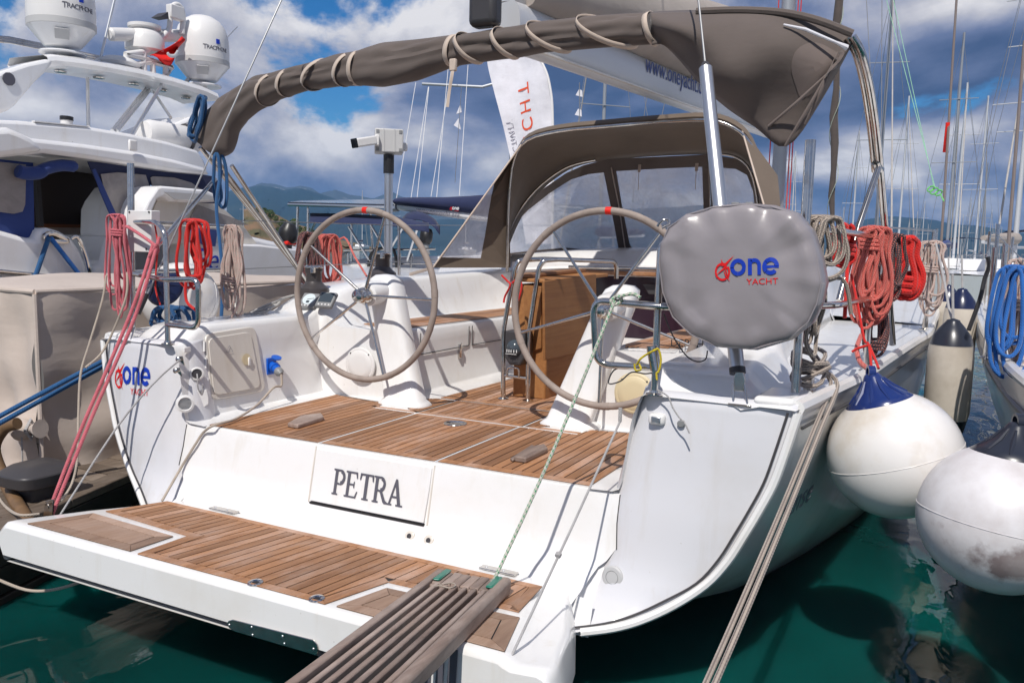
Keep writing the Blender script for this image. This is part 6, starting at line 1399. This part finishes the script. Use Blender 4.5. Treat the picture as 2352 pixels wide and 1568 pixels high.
    for pl_ in fr: MB().tube(bend([P(u, v, x=RX + .1) for u, v in pl_], .08), .028, 10).build('mast_frame', 'plastic_white', root)
    MB().box(P(403, 30, x=RX + .1), (.04, .09, .07)).build('search_light', 'plastic_white', root, bevel=.01); MB().prism([P(370, 38, x=RX + .15), P(386, 28, x=RX + .15), P(388, 44, x=RX + .15)], (-.15, 0, 0)).build('loud_hailer', 'plastic_dark', root)
    MB().lathe([(.0, .08), (.12, .06), (.20, .02), (.21, 0), (.18, -.03), (0, -.04)], P(271, 147, x=RX), (0, 0, 1), 24).build('gps_dome', 'plastic_white', root)
    for a_, c_, r_ in (((263, 0), (228, 146), .012), ((545, 62), (445, 166), .008), ((445, 166), (428, 188), .022), ((335, 205), (258, 302), .02), ((343, 207), (268, 302), .02), ((394, 157), (300, 316), .018), ((201, 180), (203, 292), .016), ((352, 210), (392, 270), .014)):
        MB().tube([P(*a_, x=RX), P(*c_, x=RX if c_[1] < 250 else MX - .15)], r_, 8).build('arch_strut', 'aluminium', root)
    for dv in (0, 5, 10): MB().tube([P(-30, 84 + dv, x=RX - .5), P(20, 87 + dv, x=RX - .5), P(110, 105 + dv, x=RX - .5), P(330, 152 + dv, x=RX - .5)], .014, 8).build('arch_rail', 'steel', root)
    # ensign, blown and bunched
    g = []
    for i in range(13):
        t = i / 12; r_ = []
        for j in range(9):
            s_ = j / 8; u = lerp(417, 352, s_) + 8 * math.sin(t * 5 + s_ * 4); v = lerp(lerp(84, 128, s_), lerp(110, 124, s_) + 34 * math.sin(PI * s_) ** .7, t); r_.append(P(u, v, x=RX + .2 + .05 * math.sin(t * 7 + s_ * 5)))
        g.append(r_)
    fl = MB().grid(g).build('ensign', 'flag_red', root, sm=80, solid=.004)
    MB().tube(smooth([P(384, 121, x=RX + .27), P(390, 128, x=RX + .27), P(402, 128, x=RX + .27), P(410, 116, x=RX + .27)], 4), [.006] + [.018] * 11 + [.006], 8, flat=.2).build('ensign_crescent', 'print_white', fl)
motor()
# ================================================================= cctv post and banner
def cctv():
    D_ = 8.0; root = empty('cctv_post', P(887, 640, d=D_), 'white security camera and grey box on a steel post beyond the port wheel', 'camera')
    base = P(893, 360, d=D_); MB().tube([V((base.x, base.y, -1.0)), V((base.x, base.y, base.z))], .042, 16).build('post', 'aluminium', root)
    MB().tube([base + V((0, 0, -.16)), base + V((0, 0, .02))], .052, 16).build('collar', 'plastic_black', root)
    fx = V((.80, .60, 0)); fy = V((-.6, .8, 0)); c = P(893, 326, d=D_)
    bxm = MB().box(c, (.135, .11, .112), (fx, fy, V((0, 0, 1)))).build('control_box', 'box_grey', root, bevel=.012)
    for k in (-.05, .05): MB().box(c - fy * .112 + fx * k, (.006, .004, .105), (fx, fy, V((0, 0, 1)))).build('box_rib', 'box_grey', bxm)
    for sx_, sz in ((-1, -1), (1, -1), (-1, 1), (1, 1)): MB().box(c - fy * .112 + fx * (.108 * sx_) + V((0, 0, .085 * sz)), (.014, .005, .014), (fx, fy, V((0, 0, 1)))).build('box_corner', 'plastic_grey', bxm)
    a_ = P(856, 322, d=D_ - .12); q0, q1 = P(862, 322, d=D_ - .16), P(816, 329, d=D_ - .30)
    MB().box(P(866, 323, d=D_ - .14), (.02, .05, .05), (fx, fy, V((0, 0, 1)))).build('camera_bracket', 'plastic_white', root, bevel=.008)
    dd = (q1 - q0).normalized(); sd = dd.cross(V((0, 0, 1))).normalized(); MB().box((q0 + q1) / 2, ((q1 - q0).length / 2, .04, .042), (dd, sd, sd.cross(dd))).build('camera_body', 'plastic_white', root, bevel=.015, seg=3)
    MB().box(q1 + dd * .01, (.012, .042, .044), (dd, sd, sd.cross(dd))).build('camera_lens', 'glass_dark', root, bevel=.006)
    MB().box(P(929, 338, d=D_ + .1), (.03, .03, .04), (fx, fy, V((0, 0, 1)))).build('rear_camera', 'plastic_white', root, bevel=.015)
cctv()
def banner():
    Y = 9.0; root = empty('feather_banner', V((P(1262, 640, y=Y).x, Y, -1.0)), 'tall white feather banner with orange capitals behind the sprayhood', 'banner')
    L_ = [(1118, 112), (1120, 150), (1136, 215), (1152, 275), (1165, 330), (1180, 400), (1195, 480), (1208, 560)]; R_ = [(1225, 120), (1250, 160), (1262, 205), (1267, 260), (1268, 320), (1268, 400), (1267, 480), (1266, 560)]
    rows = []
    for (a, c) in zip(smooth([(*q, 0) for q in L_], 3), smooth([(*q, 0) for q in R_], 3)):
        rows.append([P(lerp(a.x, c.x, t / 8), lerp(a.y, c.y, t / 8), y=Y + .06 * math.sin(t * 1.1 + a.y * .02)) for t in range(9)])
    CLO = MB().grid(rows).build('cloth', 'banner_white', root, sm=80)
    MB().tube(smooth([P(1180, 100, y=Y), P(1225, 118, y=Y), P(1252, 160, y=Y), P(1264, 205, y=Y), P(1269, 260, y=Y), P(1270, 400, y=Y), V((P(1270, 640, y=Y).x, Y, -1.0))], 4), .022, 8).build('pole', 'plastic_white', root)
    # seen from behind: mirrored, reading down
    for i, ch in enumerate('THCAY'):
        text(ch, 'banner_lettering', 'print_orange', root, P(1194 + 6 * i, 203 + 41 * i, y=Y - .09), P(1197, 238, y=Y) - P(1192, 202, y=Y), P(1240, 195, y=Y) - P(1190, 202, y=Y), .33, sx=-1.0, ext=0)
    text('ACTIVITY', 'banner_lettering', 'print_grey', root, P(1170, 318, y=Y - .09), P(1186, 362, y=Y) - P(1178, 322, y=Y), P(1240, 312, y=Y) - P(1180, 322, y=Y), .15, sx=-1.0, ext=0)
    drape(kids(root, 'banner_lettering'), CLO, off=.006)
banner()
# ================================================================= the yacht moored to starboard
def neighbour():
    root = empty('neighbour_yacht', (4.2, 3, WZ), 'white sailing yacht moored close along the starboard side', 'yacht', None)
    ed = [(-.75, 2.52), (-.3, 2.40), (.3, 2.345), (1, 2.325), (2, 2.32), (3.5, 2.36), (5, 2.48), (7, 2.9), (9, 3.5), (10.5, 4.15)]
    rows = []
    for y, x in ed:
        zt = -.20 + .02 * y; c = 4.25; r = []
        for f, k in ((0, 0), (.1, .004), (.35, .05), (.6, .11), (.8, .19), (1.0, .30), (1.25, .55)): r.append((lerp(x, c, k), y, zt - f * (zt - WZ)))
        rows.append(r)
    b = MB(); b.grid(rows); b.grid([[(8.5 - x, y, z) for x, y, z in r] for r in rows])
    n0 = rows[0]; b.add(n0 + [(8.5 - x, y, z) for x, y, z in n0[::-1]], [tuple(range(14))]); b.build('hull', 'gelcoat', root, sm=50)
    b = MB(); b.grid([[(x, y, -.195 + .02 * y), (lerp(x, 4.25, .4), y, -.15 + .02 * y), (4.25, y, -.13 + .02 * y), (lerp(x, 4.25, 1.6), y, -.15 + .02 * y), (8.5 - x, y, -.195 + .02 * y)] for y, x in ed]); b.build('deck', 'gelcoat', root, sm=50)
    MB().tube(smooth([(x + .02, y, -.18 + .02 * y) for y, x in ed], 3), .024, 8).build('toe_rail', 'gelcoat', root)
    MB().tube(smooth([(x + .006, y, -.29 + .02 * y) for y, x in ed], 3), .012, 6).build('rub_rail', 'plastic_grey', root)
    b = MB(); b.prism([(3.0, 2.0, -.13), (5.5, 2.0, -.13), (5.3, 6.5, 0), (3.2, 6.5, 0)], (0, 0, .35)); b.build('coachroof', 'gelcoat', root, bevel=.08)
    for u, vt, vb, y in ((2288, 560, 800, 1.05), (2262, 568, 840, .70)):
        q = P(u, vb, y=y); t = P(u + 8, vt, y=y); MB().tube([(q.x, q.y, -.2), (q.x, q.y, t.z)], .0125, 10).lathe([(.03, 0), (.03, .005), (.016, .012)], (q.x, q.y, -.175), (0, 0, 1), 14).build('stanchion', 'steel', root)
    for y in (2.6, 4.4, 6.2): MB().tube([(2.40 + .05 * (y > 4) + .3 * (y > 6), y, -.15), (2.40 + .05 * (y > 4) + .3 * (y > 6), y, .50)], .0125, 8).build('stanchion', 'steel', root)
    for z in (.14, .43): MB().tube([P(2352, 600 if z > .3 else 690, y=.5), (2.40, 2.6, z), (2.45, 4.4, z + .03), (2.75, 6.2, z + .06)], .003, 6).build('guard_wire', 'wire', root)
    # standing rigging and mast
    for a_, c_, y in (((2197, 0), (2158, 620), 5.2), ((2353, 95), (2306, 690), 3.0)):
        MB().tube([P(*a_, y=y + 1.5), P(*c_, y=y)], .012, 8).build('stay', 'mast_brown', root)
    MB().tube([P(2177, 283 / 1, y=6.0) + V((0, -.05, 0)), P(2170, 350, y=6.0)], .02, 8).build('red_tape', 'red_tape', root)
    MB().tube([(4.3, 6.6, .2), (4.3, 6.6, 16)], .1, 14).build('mast', 'mast_grey', root)
    MB().tube([P(2036, 0, y=6.6), P(2148, 432, y=5.6)], .0032, 6).build('halyard', 'rope_palegreen', root); MB().tube([P(2052, 0, y=6.6), P(2146, 434, y=5.6)], .0032, 6).build('halyard', 'rope_palegreen', root)
    for u, v, R_ in ((2138, 434, .03), (2146, 439, .035), (2156, 443, .03)): knot(MB(), P(u, v, y=5.6), .007, R_).build('halyard_knot', 'rope_green', root)
    MB().tube([P(2160, 446, y=5.5), P(2168, 462, y=5.4)], .006, 6).build('halyard_tail', 'rope_green', root)
neighbour()
coil('rope_coil', 'bright blue rope coil hanging on the neighbouring yacht at the right edge', P(2318, 615, y=.45), .46, .13, 8, .0088, 'rope_skyblue', 81, wrap=0, ax=(1, .2, 0), jitter=1.5)
coil('rope_coil', 'white rope coil with red flecks beside the bright blue coil', P(2345, 600, y=.6), .52, .10, 8, .008, 'rope_white_red', 83, wrap=.3, ax=(1, .2, 0), jitter=1.5)
coil('rope_coil', 'pale pink flecked rope coil on the starboard side stanchion', P(2138, 556, y=2.1), .46, .13, 10, .0068, 'rope_white_red', 85, wrap=.3, ax=(1, .2, 0), jitter=1.4)
line('black_tackle', 'black tackle line on the neighbouring yacht leading down to its deck', 'rope', [P(2268, 590, y=.9), P(2272, 612, y=.9), P(2262, 640, y=.9), P(2250, 690, y=.85), P(2225, 758, y=.8)], .010, 'plastic_black', sm_=3)
line('fender_line', 'thin grey line from the guard wire to the nearest long fender', 'rope', [P(2150, 560, y=2.0), P(2170, 650, y=1.4), P(2180, 710, y=1.0), P(2189, 738, y=.9)], .006, 'rope_greycord', sm_=3)
# ================================================================= other boats
def sailboat(label, x, y, head, L, mast, hullmt='gelcoat_motor', cover=None, bim=None, group='sailing yachts across the harbour', detail=True, mmt='alu_white', stripe=None):
    root = empty('moored_yacht', (x, y, WZ), label, 'yacht', group); ch, sh = math.cos(head), math.sin(head)
    T = lambda a, c, h: V((x + a * ch - c * sh, y + a * sh + c * ch, WZ + h))   # a along the boat, c abeam
    fb = .10 * L; rows = []
    for t, w in ((-.5, .34), (-.3, .42), (0, .46), (.2, .38), (.38, .2), (.5, .02)):
        B = w * L * .33; rows.append([T(t * L, -B, fb * (1 + .15 * t)), T(t * L * .98, -B * .95, fb * .5), T(t * L * .94, -B * .8, -.1), T(t * L * .94, B * .8, -.1), T(t * L * .98, B * .95, fb * .5), T(t * L, B, fb * (1 + .15 * t))])
    b = MB(); b.grid(rows); b.grid([[r[0], r[0].lerp(r[-1], .5) + V((0, 0, .05)), r[-1]] for r in rows]); b.add(rows[0], [tuple(range(6))]); b.build('hull', hullmt, root, sm=50)
    b = MB(); b.grid([[T(a * L, -w * L, fb), T(a * L + .05, -w * L * .9, fb + h), T(a * L + .05, w * L * .9, fb + h), T(a * L, w * L, fb)] for a, w, h in ((-.16, .10, .02), (-.15, .10, .42), (.1, .09, .42), (.24, .05, .25), (.3, .03, .0))]); b.build('cabin', 'gelcoat_motor', root, sm=30)
    for s in (-1, 1): MB().prism([T(-.12 * L, s * .0975 * L, fb + .16), T(.10 * L, s * .087 * L, fb + .16), T(.10 * L, s * .085 * L, fb + .28), T(-.12 * L, s * .096 * L, fb + .28)], (0, 0, .01)).tube([T(-.11 * L, s * .097 * L, fb + .22), T(.09 * L, s * .088 * L, fb + .22)], .06, 6).build('window', 'glass_dark', root)
    mp = T(.06 * L, 0, fb); MB().tube([mp, mp + V((0, 0, mast))], [.085, .06], 10).build('mast', mmt, root)
    sp = [T(.05 * L, s * .11 * L, 0) - T(.06 * L, 0, 0) for s in (-1, 1)]
    for k in (.45, .72): MB().tube([mp + sp[0] * (1.1 - k * .5) + V((0, 0, mast * k)), mp + sp[1] * (1.1 - k * .5) + V((0, 0, mast * k))], .022, 6).build('spreader', mmt, root)
    b = MB()
    for s in (-1, 1): b.tube([T(.05 * L, s * .145 * L, fb), mp + sp[(s + 1) // 2] * .87 + V((0, 0, mast * .45)), mp + V((0, 0, mast * .97))], .010, 4)
    b.tube([T(-.5 * L, 0, fb + .3), mp + V((0, 0, mast))], .010, 4); b.build('rigging', 'wire', root)
    MB().tube([T(.49 * L, 0, fb + .3), mp + V((0, 0, mast * .96))], [.045, .02], 6).build('furled_jib', 'sailcloth', root)
    bo = mp + V((0, 0, .95)); be = T(-.30 * L, 0, fb + 1.0); MB().tube([bo, be], .06, 8).build('boom', 'alu_white', root)
    if cover: MB().tube([bo + V((0, 0, .25)), bo.lerp(be, .5) + V((0, 0, .2)), be + V((0, 0, .12))], [.22, .17, .09], 10).build('sail_cover', cover, root)
    if bim:
        b = MB(); b.grid([[T(a * L, c * L, fb + h) for c, h in ((-.13, 1.45), (-.08, 1.75), (0, 1.82), (.08, 1.75), (.13, 1.45))] for a in (-.46, -.36, -.26)]); b.build('bimini', bim, root, sm=60, solid=.02)
        for a in (-.46, -.27):
            for c in (-.13, .13): MB().tube([T(a * L, c * L, fb), T(a * L, c * L, fb + 1.45)], .02, 6).build('bimini_frame', 'steel', root)
    b = MB()
    for s in (-1, 1):
        pr = None
        for t, w in ((-.48, .34), (-.25, .43), (0, .455), (.2, .38), (.38, .2)):
            q = T(t * L, s * w * L * .325, fb * (1 + .15 * t)); b.tube([q, q + V((0, 0, .6))], .014, 5)
            if pr: b.tube([pr + V((0, 0, .58)), q + V((0, 0, .58))], .007, 4)
            pr = q
    b.build('stanchions', 'steel', root)
    if stripe: MB().prism([T(.22 * L, -.36 * L * .33 - .01, .25), T(.30 * L, -.29 * L * .33 - .04, .25), T(.28 * L, -.30 * L * .33 - .05, fb * .98), T(.20 * L, -.375 * L * .33 - .03, fb * .98)], T(0, -.05, 0) - T(0, 0, 0)).build('bow_stripe', stripe, root)
    return root
def at_mast(u, d, z=0.0):
    # foot of a mast seen at column u near the horizon, d metres off
    q = P(u, 580, d=d); return q.x, q.y
specs = [(2172, 45, 12.4, .4, 'blue_canvas', None, 'white yacht with a tall slim mast and blue bow stripe across the harbour', 'logo_blue'),
         (2189, 52, 11.0, .5, 'navy_canvas', None, 'white yacht just right of the blue striped one with a shorter mast', None),
         (2236, 60, 12.0, .3, None, 'navy_canvas', 'white yacht with a navy bimini right of the striped yacht', None),
         (2003, 40, 13.0, .6, 'sailbag', None, 'yacht whose white mast rises beside the starboard bimini leg', None),
         (2318, 30, 13.5, .2, 'sailbag', None, 'yacht with a thick white mast near the right edge', None),
         (2337, 36, 13.0, .3, None, 'navy_canvas', 'yacht with a thin mast farthest to the right', None),
         (2252, 105, 12.5, .5, 'navy_canvas', None, 'distant yacht with a slim mast right of the navy bimini yacht', None),
         (2056, 62, 12.0, .7, 'blue_canvas', None, 'yacht with a grey mast just right of the starboard bimini leg', None),
         (1957, 72, 11.2, .6, None, None, 'yacht with a short grey mast left of the starboard bimini leg', None),
         (1786, 80, 13.0, .5, 'sailbag', None, 'leftmost white mast yacht in the gap between sprayhood and pushpit pole', None),
         (1800, 86, 12.5, .5, 'navy_canvas', None, 'second white mast yacht in the gap between sprayhood and pushpit pole', None),
         (1812, 95, 12.0, .6, None, None, 'third white mast yacht in the gap beside the pushpit pole', None),
         (1391, 34, 14.0, .9, 'navy_canvas', None, 'yacht whose white mast shows under the boom right of the banner', None)]
for i, (u, d, mh, hd, cov, bim, lab, st) in enumerate(specs):
    x, y = at_mast(u, d); a = math.atan2(y - CC.y, x - CC.x) + (PI if i % 2 else 0) + (hd - .45) * .9
    sailboat(lab, x, y, a, 11.5 if d < 70 else 10.5, mh, cover=cov, bim=bim, stripe=st, mmt='alu_white' if i % 3 else 'mast_grey')
# far fleet: too small to tell apart but for where they lie
rnd = random.Random(12)
for i, u in enumerate([2085, 2100, 2118, 2128, 2205, 2222, 2268, 2280, 2296, 1835, 1850, 1930, 2040, 830, 560, 1070]):
    d = 150 + 25 * rnd.random() * 4 if u > 1000 else 180; x, y = at_mast(u, d); a = math.atan2(y - CC.y, x - CC.x) + rnd.choice((0, PI)) + rnd.uniform(-.3, .3)
    lab = {830: 'small white yacht anchored far off beyond the port wheel', 560: 'small yacht far off behind the port bimini legs', 1070: 'far yacht behind the navy sail cover'}.get(u, 'tiny far yacht in the packed row below the starboard hills')
    sailboat(lab, x, y, a, 10, rnd.uniform(9.5, 12.5), cover=rnd.choice([None, 'navy_canvas', 'sailbag']), group='far yachts below the hills')
# ---- charter yacht with navy sail cover behind the port wheel
def charter():
    Y = 13.0; root = empty('charter_yacht', (P(1000, 620, y=Y).x, Y, WZ), 'white charter yacht with navy sail cover lettered one beyond the port wheel', 'yacht')
    pq = lambda u, v, y=Y: P(u, v, y=y)
    b = MB(); b.prism([pq(790, 640), pq(795, 600), pq(900, 590), pq(1180, 585), pq(1180, 660), pq(790, 660)], (0, 3.2, 0)); b.build('hull', 'gelcoat_motor', root, bevel=.1)
    MB().tube([V((pq(1108, 600).x, Y + 1.5, -.3)), V((pq(1108, 600).x, Y + 1.5, 14))], .13, 14).build('mast', 'mast_grey', root)
    q = pq(1108, 200, Y + 1.5); MB().tube([pq(970, 193, Y + 1.2), q, pq(1180, 180, Y + 1.8)], .035, 8).build('spreader', 'mast_grey', root)
    b = MB(); rows = []
    for u, v0, v1 in ((914, 456, 479), (918, 454, 480), (960, 453, 485), (1020, 453, 492), (1080, 450, 499), (1130, 446, 506)):
        a_, c_ = pq(u, v0), pq(u, v1 - 8); m_ = (a_ + c_) / 2; h = (a_ - c_) / 2; rows.append([m_ + h * math.cos(2 * PI * j / 14) + V((0, .22, 0)) * math.sin(2 * PI * j / 14) for j in range(14)])
    b.grid(rows, True); b.add(rows[0], [tuple(range(14))]); SCv = b.build('sail_cover', 'navy_canvas', root, sm=70)
    MB().tube([pq(916, 474), pq(1130, 503)], .09, 12).build('boom', 'plastic_white', root); MB().tube([pq(897, 477), pq(914, 475)], .11, 12).build('boom_end', 'plastic_grey', root)
    text('www.oneyacht.org', 'boom_lettering', 'print_grey', root, pq(1005, 488, Y - .10), pq(1030, 492) - pq(980, 485), (0, 0, 1), .155)
    one_logo(pq(1033, 481, Y - .235), pq(1080, 482) - pq(1033, 479), (0, 0, 1), .075, SCv, ('logo_red', 'print_white'))
    for u0, v0, u1, v1 in ((944, 455, 984, 200), (958, 455, 985, 200), (910, 460, 955, 190), (990, 452, 1040, 140), (1055, 450, 1075, 150), (1003, 453, 1030, 150)):
        MB().tube([pq(u0, v0), pq(u1, v1, Y + 1)], .008, 5).build('lazy_jack', 'print_white', root)
    b = MB(); rows = []
    for u, v in ((975, 535), (1000, 505), (1100, 500)): pass
    MB().tube(bend([pq(975, 640), pq(973, 480), pq(985, 466), pq(1120, 462)], .2), .03, 8).build('gantry', 'steel', root); MB().prism([pq(976, 460), pq(1120, 460), pq(1120, 467), pq(976, 466)], (0, 1.2, 0)).build('gantry_panel', 'solar', root)
    g = []
    for i in range(9):
        t = i / 8; g.append([P(lerp(925, 1010, t), lerp(500, 520, t) - 22 * math.sin(PI * t) ** .6 + (18 if j in (0, 4) else 0), y=Y - 1.6 + .6 * j) for j in range(5)])
    MB().grid(g).build('bimini', 'navy_canvas', root, sm=60, solid=.02)
    for fl in ((1057, 240, 1048, 262, 1060, 258), (1053, 272, 1042, 288, 1058, 298)):
        MB().prism([pq(fl[0], fl[1], Y + .5), pq(fl[2], fl[3], Y + .5), pq(fl[4], fl[5], Y + .5)], (0, .02, 0)).build('pennant', 'banner_white', root)
    MB().tube([pq(1045, 420, Y + .5), pq(1060, 200, Y + .5)], .008, 5).build('flag_halyard', 'wire', root)
    for u, v in ((1330, 205), (1328, 250)):
        MB().prism([pq(u, v, Y + 3), pq(u + 7, v + 3, Y + 3), pq(u + 8, v + 18, Y + 3), pq(u - 8, v + 14, Y + 3)], (0, .02, 0)).build('pennant', 'banner_white', root)
    MB().tube([pq(1331, 280, Y + 3), pq(1331, 190, Y + 3)], .012, 6).build('flag_halyard', 'wire', root)
    o = MB().lathe([(0, .34), (.10, .32), (.14, .24), (.14, .08), (.10, 0)], pq(977, 560, Y - 1.5), (0, .2, 1), 16).build('outboard_motor', 'plastic_black', root); MB().tube([pq(977, 560, Y - 1.5), pq(982, 585, Y - 1.5)], .06, 10).build('outboard_leg', 'plastic_grey', o)
charter()
# ---- cruising yacht with solar roof, left of it
def cruiser():
    Y = 9.5; root = empty('cruising_yacht', (P(800, 640, y=Y).x, Y, WZ), 'cruising yacht with flat solar roof and navy bimini behind the port wheel', 'yacht'); pq = lambda u, v, y=Y: P(u, v, y=y)
    b = MB(); b.prism([pq(775, 650), pq(782, 600), pq(840, 592), pq(1000, 588), pq(1010, 650)], (0, 3.0, 0)); b.build('hull', 'gelcoat_motor', root, bevel=.12)
    MB().prism([pq(662, 470, Y - .6), pq(905, 476, Y - .6), pq(888, 463, Y + 1.4), pq(690, 466, Y + 1.4)], (0, 0, .05)).build('solar_roof', 'solar', root)
    b = MB(); b.tube([pq(662, 470, Y - .6), pq(905, 476, Y - .6)], .03, 8); b.build('roof_rim', 'aluminium', root)
    for u0, v0, u1, v1 in ((684, 475, 680, 600), (708, 475, 706, 600), (808, 478, 808, 600), (850, 478, 858, 600)): MB().tube([pq(u0, v0), pq(u1, v1)], .025, 8).build('roof_post', 'steel', root)
    g = []
    for i in range(13):
        t = i / 12; g.append([pq(lerp(712, 985, t), lerp(498, 512, t) + (16 * (t - .4) ** 2) - 2 + (12 if j == 0 else 0) - 8 * (1 if j > 0 else 0) + (22 * max(0, t - .75) * 4 * .25), Y - .8 + .55 * j) for j in range(4)])
    MB().grid(g).build('bimini', 'navy_canvas', root, sm=70, solid=.02)
    for u0, v0, u1, v1 in ((724, 510, 700, 560), (800, 520, 850, 600), (960, 520, 935, 600), (845, 505, 900, 600), (930, 515, 880, 600)): MB().tube([pq(u0, v0, Y - .5), pq(u1, v1, Y - .3)], .022, 8).build('bimini_frame', 'aluminium', root)
    for u in (800, 880, 918, 945): MB().tube([pq(u, 640, Y - .2), pq(u, 582, Y - .2)], .025, 8).build('stanchion', 'steel', root)
    MB().tube([pq(790, 575, Y - .2), pq(1000, 572, Y - .2)], .02, 8).tube([pq(790, 608, Y - .2), pq(1000, 605, Y - .2)], .014, 8).build('rail', 'steel', root)
    MB().prism([pq(798, 640, Y - .3), pq(798, 610, Y - .3), pq(806, 604, Y - .3), pq(838, 606, Y - .3), pq(842, 640, Y - .3)], (0, .5, 0)).build('life_raft', 'box_grey', root, bevel=.05)
    MB().tube(smooth([pq(845, 640, Y - .3), pq(850, 590, Y - .3), pq(870, 572, Y - .3), pq(905, 575, Y - .3), pq(912, 640, Y - .3)], 4), .03, 8).build('wheel', 'plastic_black', root)
    MB().prism([pq(815, 650, Y - 1), pq(815, 640, Y - 1), pq(811, 632, Y - 1), pq(807, 640, Y - 1)], (0, .01, 0)).build('warning_plate', 'rope_yellow', root) if False else None
cruiser()
MB_ = MB(); c = P(660, 545, d=9.0); MB_.lathe([(.0, .16), (.06, .15), (.10, .08), (.11, -.02), (.07, -.08), (0, -.09)], c, (.15, .1, 1), 18); OB = MB_.build('outboard_cowl', 'plastic_black')
OR = empty('outboard_motor', c - V((0, 0, .6)), 'black outboard motor with red stripe on the port side beyond the coils', 'outboard motor'); OB.parent = OR
MB().tube([c + V((0, 0, -.08)), c + V((0, 0, -.55))], [.05, .035], 10).build('outboard_leg', 'plastic_dark', OR); MB().box(c + V((0, -.01, -.06)), (.075, .075, .02)).build('red_band', 'red_tape', OR, bevel=.01)
# ================================================================= hills and mountains
from mathutils import noise as nz_
def ridge(name, pts, d, near, mt, amp, seed, depth=.35):
    rnd = random.Random(seed)
    top = []
    for (u0, v0), (u1, v1) in zip(pts, pts[1:]):
        for k in range(10): top.append((lerp(u0, u1, k / 10), lerp(v0, v1, k / 10)))
    top.append(pts[-1]); rows = []; nr = 14
    R = [P(u, v, d=d) for u, v in top]
    ph = [rnd.uniform(0, 6) for _ in range(8)]
    for i in range(nr + 1):
        t = i / nr; r = []
        for k, q in enumerate(R):
            base = CC + (V((q.x, q.y, CC.z)) - CC) * near; base.z = WZ - 1
            w = base.lerp(q, t); h = (q.z - WZ)
            g = 6 * sum(nz_.noise(V((k * .09 * f + seed, t * 3.2 * f, seed * 1.7))) / f for f in (1, 2.1, 4.3, 8.7))
            w.z += h * amp * g * math.sin(PI * min(1, t * .93 + .05)) * t; w += (V((q.x, q.y, 0)) - V((CC.x, CC.y, 0))) * (.012 * g * math.sin(PI * t))
            r.append(w)
        rows.append(r)
    rows.append([q + (V((q.x, q.y, CC.z)) - CC) * .4 + V((0, 0, -(q.z - WZ))) for q in R])
    return tag(MB().grid(rows).build(name, mt, sm=70), kind='structure')
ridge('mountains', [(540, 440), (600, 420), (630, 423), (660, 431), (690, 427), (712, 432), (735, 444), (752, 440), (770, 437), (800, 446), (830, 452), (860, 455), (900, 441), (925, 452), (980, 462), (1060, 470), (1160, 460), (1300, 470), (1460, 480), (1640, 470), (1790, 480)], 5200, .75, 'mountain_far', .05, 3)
ridge('hills', [(520, 440), (560, 430), (600, 427), (625, 430), (650, 436), (680, 433), (710, 437), (740, 446), (765, 455), (800, 472), (850, 488), (900, 500), (1000, 505), (1180, 500), (1400, 520), (1600, 512), (1760, 520)], 4000, .6, 'mountain', .05, 5)
ridge('hills', [(1740, 535), (1860, 530), (1930, 518), (1985, 505), (2030, 497), (2060, 497), (2110, 503), (2150, 506), (2200, 516), (2240, 518), (2290, 525), (2340, 534), (2420, 545), (2560, 560)], 4200, .55, 'mountain', .045, 8)
ridge('headland', [(560, 480), (590, 476), (615, 484), (640, 495), (670, 512), (700, 520), (735, 535), (770, 548), (810, 556), (850, 566), (880, 573)], 230, .72, 'hill_earth', .06, 9)
# trees on the headland
def tree(u, v, d, h, seed, label, grp='trees on the headland'):
    rnd = random.Random(seed); q = P(u, v, d=d); root = empty('shore_tree', q, label, 'tree', grp)
    MB().tube([q + V((0, 0, -h * .1)), q + V((.03 * h, 0, h * .45)), q + V((0, .02 * h, h * .8))], [.05 * h, .035 * h, .015 * h], 7).build('trunk', 'trunk', root)
    b = MB()
    for k in range(420):
        a = rnd.uniform(0, 2 * PI); zz = rnd.uniform(.25, 1.0); rr = (.46 * math.sin(PI * min(1, (zz - .2) / .85)) ** .7) * h * (rnd.random() ** .4) * (1 + .3 * math.sin(3 * a + seed)); c = q + V((rr * math.cos(a), rr * math.sin(a), zz * h)); s_ = rnd.uniform(.035, .07) * h
        e1 = V((rnd.uniform(-1, 1), rnd.uniform(-1, 1), rnd.uniform(-1, 1))).normalized(); e2 = e1.orthogonal().normalized(); b.add([c + e1 * s_, c + e2 * s_, c - e1 * s_, c - e2 * s_], [(0, 1, 2, 3)])
    b.build('crown', 'leaf', root, sm=0)
tl = [(592, 484, 222), (606, 490, 215), (622, 500, 212), (634, 506, 208), (648, 520, 205), (640, 530, 195), (660, 524, 204), (676, 520, 215), (688, 530, 205), (705, 536, 212), (615, 515, 200), (628, 540, 188), (652, 548, 185), (672, 552, 180), (720, 545, 205), (742, 552, 210), (760, 558, 210)]
for i, (u, v, d) in enumerate(tl): tree(u, v + 6, d, 1.5 + (i * 7 % 5) * .28, i, 'green tree on the brown headland behind the port bimini legs')
# ---- the air over the bay
hz = MB().box((0, 1800, 196), (4700, 4800, 200)).build('haze', 'water', sm=0); tag(hz, 'pale blue haze over the bay', 'haze', kind='stuff')
mt = bpy.data.materials.new('haze'); mt.use_nodes = True; nt = mt.node_tree; nt.nodes.clear(); o_ = nt.nodes.new('ShaderNodeOutputMaterial'); pv = nt.nodes.new('ShaderNodeVolumePrincipled')
pv.inputs['Color'].default_value = (.20, .52, 1, 1); pv.inputs['Density'].default_value = 0.00010; pv.inputs['Anisotropy'].default_value = 0.1; nt.links.new(pv.outputs[0], o_.inputs['Volume']); hz.data.materials[0] = mt
for r_ in [o for o in bpy.data.objects if o.type == 'EMPTY' and o.parent is None]: under(r_)
bpy.context.view_layer.update()
